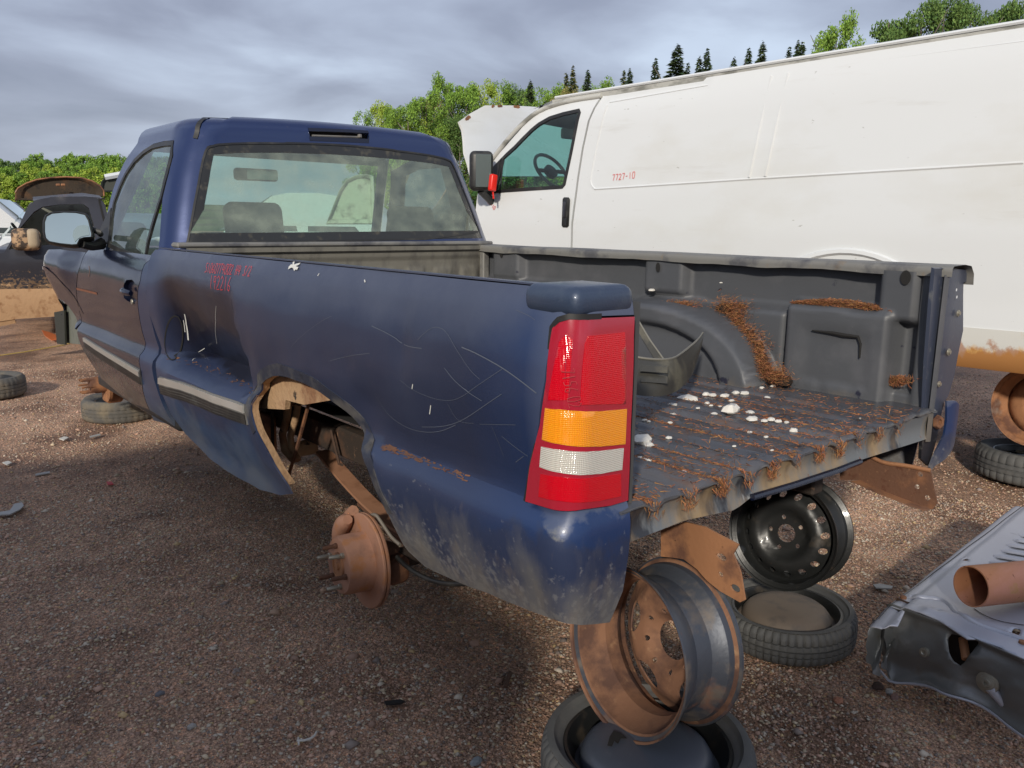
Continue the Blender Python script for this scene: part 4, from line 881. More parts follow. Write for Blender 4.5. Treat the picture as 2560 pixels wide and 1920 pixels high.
mb = MB(); mb.tube([(.20, 1.13, .37), (1.7, 1.13, .37)], .038, 14); mb.lathe([(0, -.13), (.09, -.11), (.13, -.04), (.13, .04), (.09, .11), (0, .13)], (.98, 1.13, .37), (1, 0, 0), 18); mb.build('rear_axle', M['rustd'], truck, smooth=60)
# brake disc with studs
dc = ox(912, 1401, .165); AX = np.array([-.985, .10, .03]); AX /= np.linalg.norm(AX)
X_ = np.array([0, 0, 1.0]); X_ -= np.dot(X_, AX)*AX; X_ /= np.linalg.norm(X_); Y_ = np.cross(AX, X_)
mb = MB(); mb.lathe([(.05, -.02), (.163, -.02), (.166, -.016), (.166, -.010), (.158, -.009), (.158, -.004), (.166, -.003), (.166, .003), (.163, .006), (.105, .006), (.103, .010), (.101, .085), (.094, .096), (.040, .096), (.0, .096)], dc, AX, 56); rot = mb.build('brake_disc', M['rotor'], truck, smooth=40)
mb = MB(); mb.lathe([(.048, .096), (.045, .102), (.038, .103), (.036, .098), (.014, .099), (.012, .106), (0, .106)], dc, AX, 32); mb.build('hub_cap_ring', M['rusto'], rot)
for k in range(6):
    a = radians(18+60*k); P = dc+X_*.070*cos(a)+Y_*.070*sin(a); mb = MB(); mb.lathe([(.010, .095), (.010, .105), (.0075, .107), (.0075, .142), (.005, .147), (0, .147)], P, AX+Y_*.02*(k-2), 10); mb.build('wheel_stud', M['bolt'] if k % 2 else M['rust'], rot)
mb = MB(); cpos = dc+Y_*(-.125)*1+X_*.08; 
cal = [dc+X_*(.17*cos(a))+Y_*(.17*sin(a)) for a in np.linspace(.15, 1.15, 7)]
side_sign = -1 if np.dot(Y_, np.array([0, 1, 0])) < 0 else 1
for s_ in (1,):
    pts = [dc+X_*(.150*cos(a))+Y_*side_sign*(.150*sin(a))+AX*.035 for a in np.linspace(.45, 1.45, 7)]; mb.tube(pts, [.018, .028, .030, .030, .030, .028, .016], 8)
    pts = [dc+X_*(.178*cos(a))+Y_*side_sign*(.178*sin(a))+AX*.005 for a in np.linspace(.5, 1.4, 5)]; mb.tube(pts, .020, 8)
mb.build('brake_caliper', M['rotor'], truck, smooth=50)
mb = MB(); mb.lathe([(0, -.03), (.05, -.03), (.055, -.09), (.04, -.12)], dc, AX, 14); mb.bbox(dc+np.array([.08, -.06, -.03]), (.09, .10, .10), .03); mb.build('hub_backing', M['rust'], truck, smooth=50)
mb = MB(); mb.tube(smoothpath([tuple(ox(u, v, .20)) for u, v in ((920, 1292), (938, 1284), (950, 1300), (966, 1325), (980, 1345), (1000, 1362))], 2), .0065, 8); mb.build('brake_pipe', mat('dull_pipe', (.25, .22, .18), .5, .4), truck, smooth=60)
mb = MB(); mb.tube(smoothpath([tuple(ox(u, v, .22)) for u, v in ((992, 1392), (1010, 1412), (1050, 1440), (1100, 1458), (1150, 1461), (1200, 1452))], 2), .008, 8); mb.build('brake_hose', M['black'], truck, smooth=60)
# frame ends that carried the bumper
def horn(xc, px, thx, m_, lab):
    q = [ox(u, v, xc) for u, v in px]; pl_ = [(p[1], p[2]) for p in q]; mb = MB(); setout(lambda V: V*0+np.array([-1., 0, 0]))
    return q, pl_
hl_px = [(1640, 1330), (1700, 1308), (1760, 1318), (1846, 1362), (1832, 1385), (1850, 1430), (1862, 1500), (1850, 1506), (1800, 1478), (1765, 1450), (1740, 1425), (1700, 1402), (1640, 1396)]
q, pl_ = horn(.46, hl_px, .0, None, ''); setout(lambda V: V*0+np.array([-1., 0, 0]))
def ovh(c, a, b, r=0): return [(c[0]+a*cos(t)*cos(r)-b*sin(t)*sin(r), c[1]+a*cos(t)*sin(r)+b*sin(t)*cos(r)) for t in np.linspace(0, 2*pi, 12, endpoint=False)]
hh = [ox(u, v, .46) for u, v in ((1803, 1393), (1801, 1436), (1838, 1471))]
mb = MB(); panel(mb, lambda y, z: np.array([.46+.02*sst(-.05, .1, y), y, z]), pl_, [ovh((hh[0][1], hh[0][2]), .016, .009), ovh((hh[1][1], hh[1][2]), .008, .007), ovh((hh[2][1], hh[2][2]), .014, .010)], step=.03, th=.006)
V = [np.array([.455, p[1], p[2]]) for p in q[1:5]]; W_ = [v+np.array([.06, .0, .004]) for v in V]; mb.add(V+W_, [(i, i+1, 5+i-1+0, 4+i) for i in range(3)])
mb.build('bumper_bracket', M['rusto'], truck, smooth=40, label='orange rusty bumper bracket')
hr_px = [(2100, 1180), (2180, 1145), (2210, 1152), (2260, 1160), (2326, 1176), (2330, 1200), (2343, 1258), (2332, 1273), (2300, 1262), (2220, 1232), (2150, 1200), (2100, 1200)]
q = [ox(u, v, 1.50) for u, v in hr_px]
hh = [ox(u, v, 1.50) for u, v in ((2300, 1186), (2292, 1217), (2318, 1245), (2330, 1246))]
mb = MB(); panel(mb, lambda y, z: np.array([1.50, y, z]), [(p[1], p[2]) for p in q], [ovh((h[1], h[2]), .009, .009) for h in hh[:3]], step=.03, th=.006); hb_ = mb.build('bumper_bracket', M['rust'], truck, smooth=40, label='brown rusty bumper bracket')
mb = MB(); mb.tube(smoothpath([tuple(ox(u, v, 1.50)) for u, v in ((2180, 1143), (2210, 1158), (2260, 1163), (2326, 1176))], 2), .007, 8); mb.build('flanged_edge', M['rusto'], hb_)
V = [np.array([1.50, q[i][1], q[i][2]]) for i in (7, 8, 9, 10)]; W_ = [v+np.array([-.07, 0, .01]) for v in V]; mb = MB(); mb.add(V+W_, [(i, i+1, 5+i, 4+i) for i in range(3)]); mb.build('lower_flange', M['rusto'], hb_)
setout(lambda V: np.array(CAM)-V)
mb = MB(); mb.bbox((1.0, .22, .78), (1.3, .10, .05), .01); mb.build('rear_crossmember', M['rustd'], truck)
mb = MB(); mb.grid(lambda x, y: np.array([x, y, .845]), [.2, 1.8], [.03, 2.6]); mb.build('bed_underside', M['dark'], truck)
# front wheel well: liner plate, rubber flap, front hub
mb = MB(); P1 = [ox(u, v, .08) for u, v in ((163, 745), (190, 762), (208, 800), (210, 862), (163, 857))]; mb.prism([(p[1], p[2]) for p in P1], (.08, 0, 0), (0, 1, 0), (0, 0, 1), .012); mb.build('splash_plate', M['plate'], truck)
P1 = [ox(u, v, .05) for u, v in ((135, 781), (160, 776), (163, 862), (142, 859))]; mb = MB(); mb.prism([(p[1], p[2]) for p in P1], (.05, 0, 0), (0, 1, 0), (0, 0, 1), .01); mb.build('rubber_flap', M['flap'], truck)
mb = MB(); hc = ox(262, 960, .30); mb.lathe([(0, .10), (.05, .10), (.06, .06), (.06, 0), (.13, 0), (.13, -.02), (0, -.02)], hc, (-1, 0, 0), 24); mb.bbox(hc+np.array([.05, .02, -.06]), (.12, .14, .16), .03)
for k in range(6): a = k*pi/3; mb.tube([hc+np.array([-.05, .05*cos(a), .05*sin(a)]), hc+np.array([-.16, .05*cos(a), .05*sin(a)])], .008, 6)
mb.build('front_hub', M['rusto'], truck, smooth=50)
mb = MB(); mb.bbox((.42, 4.3, .42), (.16, 1.2, .12), .02); mb.build('front_frame', M['rustd'], truck)

# ------------------------------------------------------------------ rims and tyres
def frame_of(A):
    A = np.array(A, float); A /= np.linalg.norm(A); X = np.array([0, 0, 1.0]) if abs(A[2]) < .9 else np.array([1.0, 0, 0]); X -= np.dot(X, A)*A; X /= np.linalg.norm(X); return A, X, np.cross(A, X)
def rim(name, label, C, A, R, w, mo, md, disc_h, hole_r, vents, lugs, cat='wheel rim', hub_r=.055, groove=True, group=None):
    A, X, Y = frame_of(A); C = np.array(C); t = root(name, label, cat, (float(C[0]), float(C[1]), float(max(0, C[2]-R))), group)
    p = [(R, -w/2), (R, -w/2+.008), (R-.016, -w/2+.016), (R-.019, -w/2+.035), (R-.030, -w/2+.045), (R-.046, -w/2+.07), (R-.046, w/2-.09), (R-.028, w/2-.06), (R-.019, w/2-.035), (R-.016, w/2-.016), (R, w/2-.008), (R, w/2)]
    ins = [(r-.006, h+(.004 if h < 0 else -.004)) for r, h in p[::-1]]
    mb = MB(); mb.lathe(p, C, A, 72, X=X); b = mb.build('barrel', mo, t, smooth=30)
    mb = MB(); mb.lathe([p[0]]+ins[::-1]+[p[-1]], C, A, 72, X=X); mb.build('barrel_inside', md, t, smooth=30)
    def ds(a, b_):
        r = math.hypot(a, b_); h = disc_h+.028*sst(hub_r, hub_r+.035, r)-.045*sst(R*.60, R*.88, r)+.0
        return C+X*a+Y*b_+A*h
    Rd = R-.030 if disc_h > -w/2+.10 else R-.024
    circ = lambda r, n=40, c=(0, 0): [(c[0]+r*cos(k*2*pi/n), c[1]+r*sin(k*2*pi/n)) for k in range(n)]
    H = [circ(hole_r, 24)]
    if lugs: H += [circ(.0085, 8, (lugs[1]*cos(k*2*pi/lugs[0]+.3), lugs[1]*sin(k*2*pi/lugs[0]+.3))) for k in range(lugs[0])]
    if vents:
        n, rr, a_, b_ = vents
        for k in range(n):
            th = 2*pi*k/n+.2; H.append([(rr*cos(th)+a_*cos(q)*cos(th)-b_*sin(q)*sin(th), rr*sin(th)+a_*cos(q)*sin(th)+b_*sin(q)*cos(th)) for q in np.linspace(0, 2*pi, 12, endpoint=False)])
    setout(lambda V: V*0+A); mb = MB(); panel(mb, ds, circ(Rd, 56), H, step=.016, th=.005); mb.build('wheel_disc', md, t, smooth=40); setout(lambda V: np.array(CAM)-V)
    return t
def tyre(name, label, C, A, R, r_in, w, mt, mw, dome=None, tread=72, cut=.006, group=None, dome_m=None, valve=True):
    A, X, Y = frame_of(A); C = np.array(C, float); t = root(name, label, 'tyre', (float(C[0]), float(C[1]), 0.0), group)
    h = w/2; p = [(r_in, -h*.62), (r_in+.012, -h*.80), (r_in+(R-r_in)*.45, -h), (R-.018, -h*.90), (R-.004, -h*.74), (R, -h*.52), (R, -h*.36), (R-cut, -h*.345), (R-cut, -h*.30), (R+.001, -h*.285), (R+.001, -h*.05), (R-cut, -h*.04), (R-cut, h*.04), (R+.001, h*.05), (R+.001, h*.285), (R-cut, h*.30), (R-cut, h*.345), (R, h*.36), (R, h*.52), (R-.004, h*.74), (R-.018, h*.90), (r_in+(R-r_in)*.75, h*.985), (r_in+(R-r_in)*.70, h*1.0), (r_in+(R-r_in)*.45, h), (r_in+.022, h*.86), (r_in+.018, h*.83), (r_in+.008, h*.78), (r_in, h*.62), (r_in-.006, 0)]
    def mod(k, j, r, hh):
        a = abs(hh)/h; q = k % 4
        if q == 0 and .28 < a < .92 and r > R-.02: r -= cut*1.1
        return r, hh
    mb = MB(); mb.lathe(p, C, A, tread*4, closed=True, mod=mod, X=X); mb.build('rubber', mt, t, smooth=40)
    Rr = r_in; wp = [(Rr-.006, 0), (Rr+.003, h*.60), (Rr+.006, h*.70), (Rr+.002, h*.745), (Rr-.006, h*.73), (Rr-.010, h*.62), (Rr-.020, h*.20)]
    if dome:
        dr, dh = dome; wp += [(dr+.018, h*.05), (dr+.004, h*.12), (dr, h*.2+dh*.3), (dr-.010, h*.2+dh*.62), (dr*.85, h*.2+dh*.86), (dr*.6, h*.2+dh), (dr*.3, h*.2+dh*1.04), (0, h*.2+dh*1.05)]
        mb = MB(); mb.lathe(wp[:8], C, A, 64, X=X); mb.build('rim_edge', M['rim_b'], t, smooth=50)
        mb = MB(); mb.lathe(wp[7:], C, A, 64, X=X); mb.build('wheel_disc', mw, t, smooth=50)
    return t
def axis_cam(u, v, ratio, d2):
    """axis pointing to the viewer for a circle seen at a pixel as an ellipse of this axis ratio, its near end shifted along d2 (right, up)"""
    V = ray(u, v); V = V/np.linalg.norm(V); s_ = sqrt(1-ratio**2); d = np.array(d2)/np.linalg.norm(d2); return -V*ratio+(R2*d[0]+U2*d[1])*s_
t1 = tyre('flat_tyre', 'worn tyre with smooth blue-grey disc lying flat in the foreground under the rusty rim', (oz(1620, 1838, .19)[0], oz(1620, 1838, .19)[1], .097), (0.0, .03, 1), .287, .222, .19, M['tyre'], M['disc_s'], (.178, .055), tread=60, cut=.004, group='wheels used as stands')
mb = MB(); q_ = [oz(u, v, .178) for u, v in ((1534, 1826), (1552, 1832), (1568, 1846), (1552, 1846), (1545, 1860), (1536, 1852), (1530, 1866), (1518, 1864), (1524, 1842))]; mb.add(q_, [tuple(range(len(q_)))]); mb.build('black_stain', M['dark'], t1)
A1 = axis_cam(1567, 1625, .60, (-.97, -.24))
rim('steel_rim', 'orange rusty steel rim standing on the nearest tyre under the truck frame', at(1567+62, 1622-8, 2.20+.07), A1, .237, .215, M['rim_r'], mat('rust_inside', (.23, .115, .065), .85, 0, 0, [L_((.10, .05, .035), .47, .62, 7), L_((.34, .2, .11), .6, .75, 20)], bump=(60, .4, .003)), -.085, .055, (5, .145, .030, .050), (8, .085), group='wheels used as stands')
t2 = tyre('flat_tyre', 'treaded tyre with dusty brown disc lying flat below the black rim', (oz(1968, 1508, .135)[0], oz(1968, 1508, .135)[1], .068), (-.02, .02, 1), .252, .198, .135, M['tyre'], M['disc_b'], (.160, .045), tread=56, cut=.007, group='wheels used as stands')
A2 = axis_cam(1940, 1343, .88, (-.93, -.30))
rim('steel_rim', 'black steel rim with a ring of round holes standing on the second tyre', at(1975, 1330, 3.03), A2, .205, .17, M['rim_b'], M['rim_b'], .035, .034, (16, .148, .013, .013), (5, .060), hub_r=.07, group='wheels used as stands')
t3 = tyre('flat_tyre', 'dark tyre with pale oval slots in its wheel lying under the white van', (4.50, .43, .10), (.03, 0, 1), .31, .21, .19, M['tyre'], M['rim_b'], (.12, .02), tread=40, group='wheels used as stands')
for k in range(9):
    a = 2*pi*k/9; mb = MB(); P = np.array([4.50+.155*cos(a), .43+.155*sin(a), .128]); X1 = np.array([cos(a), sin(a), 0]); Y1 = np.array([-sin(a), cos(a), 0]); mb.lathe([(.026, 0), (.030, .006), (.024, .008)], P, (0, 0, 1), 12); mb.build('oval_slot_ring', mat('pale_slot_edge', (.42, .38, .26), .5, .3) if k == 0 else bpy.data.materials['pale_slot_edge'], t3)
A3 = axis_cam(2590, 1010, .80, (-.9, -.1))
rim('steel_rim', 'orange rusted rim standing under the white van at the right edge', at(2600, 1015, 4.75), A3, .235, .17, M['rusto'], M['rusto'], -.02, .05, (0, 0, 0, 0) if 0 else None, (6, .07), group='wheels used as stands')
t4 = tyre('flat_tyre', 'dusty tyre lying flat under the front hub of the pickup', (oz(315, 1020, .09)[0]+.0, oz(315, 1020, .09)[1]+.1, .085), (0, 0, 1), .29, .19, .17, M['tyred'], M['disc_b'], (.13, .02), tread=40, cut=.004, group='wheels used as stands')
t5 = tyre('flat_tyre', 'dusty tyre lying on the ground at the left edge', (oz(-30, 965, .09)[0], oz(-30, 965, .09)[1], .09), (0, 0, 1), .29, .19, .18, M['tyred'], M['disc_b'], (.13, .02), tread=40, cut=.004, group='wheels used as stands')
# ------------------------------------------------------------------ white cargo van
VR = np.array([3.754, .471, 0.0]); VA = YAW-radians(46.3)
VD = np.array([sin(VA), cos(VA), 0]); VN = np.array([cos(VA), -sin(VA), 0])
def vins(z): return float(np.interp(z, [.70, .76, .80, .86, .985, 1.0, 1.10, 1.60, 1.615, 1.63, 2.34, 2.44, 2.49, 2.52, 2.545, 2.56], [.10, .07, .035, .012, .004, .016, .010, .0, .008, .004, .055, .075, .095, .11, .105, .13]))
def vz(a, z): return z+.026*(2.9-a)*(z-.76)/1.8
def vs(a, z): return VR+VD*a+VN*vins(z)+np.array([0, 0, vz(a, z)])
def vsp(a, z): return VR+VD*a+np.array([0, 0, vz(a, z)])+VN*.03
van = root('cargo_van', 'white windowless cargo van with its bonnet up and rusty sill, raised on rims', 'van', tuple(VR+VD*2+VN*.9))
vi = lambda px, g=(3.0, 1.9): invs(vsp, px, g)
shut = vi([(1490, 240), (1478, 268), (1467, 301), (1455, 370), (1447, 440), (1442, 498), (1436, 560), (1434, 617), (1432, 700), (1436, 800)])
roofl = lambda a: 2.548+.0*a
win = vi([(1440, 270), (1400, 279), (1366, 290), (1340, 306), (1322, 322), (1300, 345), (1282, 365), (1265, 381), (1252, 395), (1245, 440), (1240, 483), (1330, 477), (1409, 472), (1416, 463), (1430, 380), (1445, 280)])
apil = vi([(1346, 270), (1328, 288), (1300, 318), (1270, 355), (1230, 402), (1212, 425), (1196, 490)])
zt = vs(0, 2.5)
mb = MB(); rear_a = -1.9
arch_v = [(.98+.44*cos(t), .80+.44*sin(t)) for t in np.linspace(0, pi, 16)]
out = [(shut[0][0]-.012, 2.545)]+[(p[0]-.010, p[1]) for p in shut if p[1] < 2.52 and p[1] > .9]+[(shut[-1][0], .76), (1.5, .76), (-1.9, .76), (-1.9, 2.545)]
panel(mb, vs, out, step=.09, th=.01); vb = mb.build('side_panel', M['white'], van, smooth=60)
mb = MB(); fo_ = [(p[0]+.010, p[1]) for p in shut if .9 < p[1] < 2.52][::-1]
dout = fo_+[(shut[0][0]+.02, 2.515)]+[(p[0]-.0, min(p[1], 2.515)) for p in apil]+[(apil[-1][0]+.02, 1.55), (4.1, .80), (shut[-1][0]+.02, .80)]
panel(mb, vs, dout, [win], step=.08, th=.03); vd = mb.build('door', M['white'], van, smooth=60)
mb = MB(); panel(mb, vs, win, [shrink(win, .028)], step=.05, th=.02, off=.004); mb.build('window_frame', M['black'], vd, smooth=60)
mb = MB(); panel(mb, vs, shrink(win, .02), step=.1, th=0, off=-.004); mb.build('side_window', M['teal'], vd)
tri = vi([(1252, 396), (1227, 424), (1228, 488), (1240, 483)]); mb = MB(); panel(mb, vs, tri, step=.05, th=.01, off=.008); mb.build('mirror_base', M['black'], vd)
qp = vi([(1258, 400), (1253, 484)]); mb = MB(); ribbon(mb, vs, qp, .018, .006); mb.build('quarter_bar', M['black'], vd)
# ribs, creases and drip rail, with real relief
mb = MB(); ribbon(mb, vs, [(shut[0][0]+.5, 2.52), (-1.9, 2.52)], .035, .012, .3); mb.build('drip_rail', M['wseam'], van)
mb = MB(); mb.tube([vs(a, 2.548)-VN*.012 for a in np.arange(-1.9, shut[0][0]+.62, .25)], .012, 6); mb.build('roof_edge', M['white'], van)
for p in ([(1919, 187), (1875, 444)], [(1961, 181), (1915, 441)]):
    q = vi(p, (1.5, 2.0)); mb = MB(); mb.tube([vs(*q[0]), vs((q[0][0]+q[1][0])/2, (q[0][1]+q[1][1])/2), vs(*q[1])], .011, 6); mb.build('pressed_rib', M['white'], vb)
q = vi([(1509, 262), (1500, 300), (1477, 440), (1479, 462), (1490, 473)], (3, 2.3)); mb = MB(); mb.tube([vs(*k)+VN*.002 for k in smoothpath(q, 2)], .009, 6); mb.build('pressed_rib', M['white'], vb)
mb = MB(); zq = q[-1][1]; l2 = vi([(1490, 473), (1874, 448), (2560, 407)], (2.9, 1.7)); mb.tube([vs(*k)+VN*.004 for k in dens(l2, .3, False)], .010, 6); mb.build('pressed_rib', M['white'], vb)
mb = MB(); l2 = vi([(1514, 254), (1917, 182), (2560, 98)], (2.9, 2.4)); mb.tube([vs(*k)+VN*.009 for k in dens(l2, .3, False)], .011, 6); mb.build('pressed_rib', M['white'], vb)
ca = vi([(2125, 800)], (1.0, 1.0))[0]; tp = vi([(2120, 628)], (1.0, 1.3))[0]; wr = tp[1]-.70; mb = MB(); mb.tube([vs(tp[0]+wr*cos(t), .70+wr*sin(t)) for t in np.linspace(.35, pi-.35, 24)], .022, 6); mb.build('wheel_arch_lip', M['white'], vb)
mb = MB(); panel(mb, vs, [(-1.9, .765), (1.05-.5, .765), (.55, 1.0-.012), (-1.9, .988)], step=.06, th=.01, off=.006); mb.build('rusty_sill', M['whiter'], van, smooth=60)
mb = MB(); V_ = [vs(a, .765) for a in (-1.9, 4.2)]; mb.add([V_[0], V_[1], V_[1]+VN*1.8, V_[0]+VN*1.8], [(0, 1, 2, 3)]); mb.build('underbody', M['dark'], van)
mb = MB(); mb.tube([vs(*vi([q], (3.5, 2.3))[0])-VN*.0 for q in smoothpath([(1490, 237), (1409, 249), (1350, 268), (1318, 290), (1270, 342), (1228, 400)], 2)], .022, 8); mb.build('pillar_moulding', M['wseam'], van, smooth=60)
# handle, mirror with red tape
hq = vi([(1421, 531)], (3.1, 1.6))[0]; mb = MB(); mb.bbox(vs(*hq)-VN*.008, (.03, .075, .235), .014, R=Matrix.Rotation(-VA, 3, 'Z') @ Matrix.Rotation(radians(1), 3, 'X')); h_ = mb.build('door_handle', M['black'], vd, smooth=60)
mb = MB(); mb.bbox(vs(*hq)-VN*.026+np.array([0, 0, .02]), (.02, .03, .13), .008, R=Matrix.Rotation(-VA, 3, 'Z')); mb.build('pull', M['blackcar'], h_, smooth=60)
mp_ = vs(*vi([(1232, 440)], (4.0, 1.9))[0]); mcn = at(1203, 428, (mp_-VN*.24-CAM) @ FWD); nrm = (CAM-mcn); nrm[2] = 0; nrm /= np.linalg.norm(nrm); xr_ = np.cross([0, 0, 1.0], nrm)
mb = MB(); mb.bbox(mcn, (.20, .12, .33), .045, R=np.array([xr_, nrm, [0, 0, 1.0]]).T); vm = mb.build('wing_mirror', M['black'], van, smooth=60)
mb = MB(); mb.bbox(mcn+nrm*.062+xr_*.02, (.13, .01, .27), .004, R=np.array([xr_, nrm, [0, 0, 1.0]]).T); mb.build('mirror_glass', mat('dull_dark_mirror', (.16, .19, .18), .2, .6), vm)
mb = MB(); mb.tube([mcn+np.array([0, 0, -.10]), mp_+np.array([0, 0, -.12])], .04, 8); mb.tube([mcn+np.array([0, 0, -.16]), mp_+np.array([0, 0, -.22])], .035, 8); mb.build('mirror_arm', M['black'], vm)
e = at(1232, 457, (mcn-CAM) @ FWD-.05); mb = MB(); mb.bbox(e, (.065, .05, .14), .015, R=Matrix.Rotation(radians(8), 3, 'Y')); mb.tube([e+np.array([.0, 0, -.06]), e+np.array([.01, 0, -.13])], .008, 5); mb.build('red_tape', M['redtape'], vm, smooth=60)
# roof, cab interior, windshield, bonnet standing open
mb = MB(); mb.grid(lambda a, b: VR+VD*a+VN*(.12+1.72*b)+np.array([0, 0, vz(a, 2.556)+.10*sin(pi*b)**.6-.20*max(0, a-3.3)]), [-1.9, 0, 2, 3.0, 3.3, 3.62], np.linspace(0, 1, 9)); mb.build('roof', M['white'], van)
mb = MB(); mb.add([VR+VD*-1.9+VN*.02+np.array([0, 0, .76]), VR+VD*-1.9+VN*1.94+np.array([0, 0, .76]), VR+VD*-1.9+VN*1.84+np.array([0, 0, 2.55]), VR+VD*-1.9+VN*.12+np.array([0, 0, 2.55])], [(0, 1, 2, 3)]); mb.build('rear_doors', M['white'], van)
aw = shut[2][0]; mb = MB(); mb.add([VR+VD*(aw-.3)+VN*.1+np.array([0, 0, .8]), VR+VD*(aw-.3)+VN*1.86+np.array([0, 0, .8]), VR+VD*(aw-.3)+VN*1.8+np.array([0, 0, 2.5]), VR+VD*(aw-.3)+VN*.15+np.array([0, 0, 2.5])], [(0, 1, 2, 3)]); mb.build('bulkhead', M['dark'], van)
def vw(a, b): x0 = .10+.08*b; return VR+VD*(4.36-.78*b+.10*sin(pi*a))+VN*(x0+(1.96-2*x0)*a)+np.array([0, 0, 1.78+.72*b])
mb = MB(); mb.grid(vw, np.linspace(0, 1, 9), np.linspace(0, 1, 4)); mb.build('windshield', M['teal'], van)
mb = MB(); mb.grid(lambda a, b: vw(a, .84+.16*b)+np.array([0, 0, .004]), np.linspace(0, 1, 9), [0, 1]); mb.build('sun_band', M['dark'], van)
mb = MB(); far_ = [(3.0, .8), (4.3, .8), (4.3, 1.75), (3.6, 2.5), (3.0, 2.5)]; fw_ = [(3.25, 1.72), (4.15, 1.72), (3.62, 2.38), (3.25, 2.38)]
panel(mb, lambda a, z: VR+VD*a+VN*(1.96-vins(z))+np.array([0, 0, z]), far_, [fw_], step=.2, th=.03); mb.build('far_door', M['white'], van)
mb = MB(); mb.bbox(tuple(VR+VD*4.15+VN*.98+np.array([0, 0, 1.62])), (1.7, .35, .22), .06, R=Matrix.Rotation(-VA, 3, 'Z')); mb.build('dashboard', M['dash'], van)
mb = MB(); P = at(1378, 428, ((VR+VD*3.72+VN*.45)-CAM) @ FWD); ax = -VD*.8+np.array([0, 0, .6]); mb.lathe([(.19+.016*cos(a), .016*sin(a)) for a in np.linspace(0, 2*pi, 8, endpoint=False)], P, ax, 28, closed=True); mb.tube([P-VN*.18, P+VN*.18], .02, 6); mb.lathe([(0, .02), (.07, .01), (.07, -.03)], P, ax, 14); mb.build('steering_wheel', M['black'], van)
mb = MB(); P = at(1425, 335, ((VR+VD*3.72+VN*.95)-CAM) @ FWD); mb.bbox(P, (.22, .05, .10), .02); mb.build('interior_mirror', M['dark'], van)
mb = MB(); mb.bbox(tuple(VR+VD*3.05+VN*.45+np.array([0, 0, 1.75])), (.5, .2, .75), .06, R=Matrix.Rotation(-VA, 3, 'Z')); mb.build('seat', M['dash'], van, smooth=60)
Hc = VR+VD*4.72; hn = -VD*.96+np.array([0, 0, .28]); hpx = [(1179, 440), (1172, 410), (1163, 382), (1161, 350), (1158, 325), (1149, 303), (1180, 281), (1213, 263), (1280, 263), (1346, 267), (1420, 275), (1480, 300), (1500, 440)]
hp3 = [onp(u, v, Hc+np.array([0, 0, 1.8]), hn) for u, v in hpx]; n = len(hp3); c = np.mean(hp3, 0)
mb = MB(); rr_ = [[c+(p-c)*k-hn*o for p in hp3] for k, o in ((.0, -.03), (.5, -.025), (.9, -.008), (1, .006), (1.0, .03))]; mb.add([p for r in rr_ for p in r], [(i*n+j, i*n+(j+1) % n, (i+1)*n+(j+1) % n, (i+1)*n+j) for i in range(4) for j in range(n)])
bn = mb.build('bonnet', M['white'], van, smooth=50)
for (u0, v0, u1, v1) in ((1163, 296, 1176, 286), (1228, 263, 1256, 263), (1284, 264, 1296, 265)):
    mb = MB()
    for k in range(7):
        f = random.random(); P = onp(u0+(u1-u0)*f, v0+(v1-v0)*f+random.uniform(2, 6), Hc+np.array([0, 0, 1.8]), hn)-hn*-.012; r = random.uniform(.008, .018); mb.add([P+VN*r*cos(t)*1.5+np.array([0, 0, 1])*r*sin(t) for t in np.linspace(0, 2*pi, 7, endpoint=False)], [tuple(range(7))])
    o_ = mb.build('rust_spots', M['rusto'], bn); o_['kind'] = 'stuff'
mb = MB(); mb.add([VR+VD*4.3+VN*.05+np.array([0, 0, .85]), VR+VD*5.35+VN*.12+np.array([0, 0, .85]), VR+VD*5.35+VN*.12+np.array([0, 0, 1.55]), VR+VD*4.3+VN*.05+np.array([0, 0, 1.74])], [(0, 1, 2, 3)]); mb.build('front_wing', M['white'], van)
for txt, px, h in (('7727-10', ((1533, 452), (1590, 445), (1534, 440)), .075), ('7727-10', ((1216, 500), (1241, 526), (1221, 496)), .075)):
    q = vi(list(px), (2.8, 1.8)); a = np.array(q[0]); b = np.array(q[1]); dv = (b-a)/np.linalg.norm(b-a); mb = MB(); up_ = np.array([0, 1.0]) if txt and px[0][0] > 1300 else np.array([dv[1], -dv[0]])*(1 if dv[0] > 0 else 1)
    if up_[1] < 0: up_ = -up_
    scribble(mb, vs, txt, tuple(a), dv, up_, np.linalg.norm(b-a)/4.7, .0055, .004); mb.build('red_marker_number', M['vanred'], van)
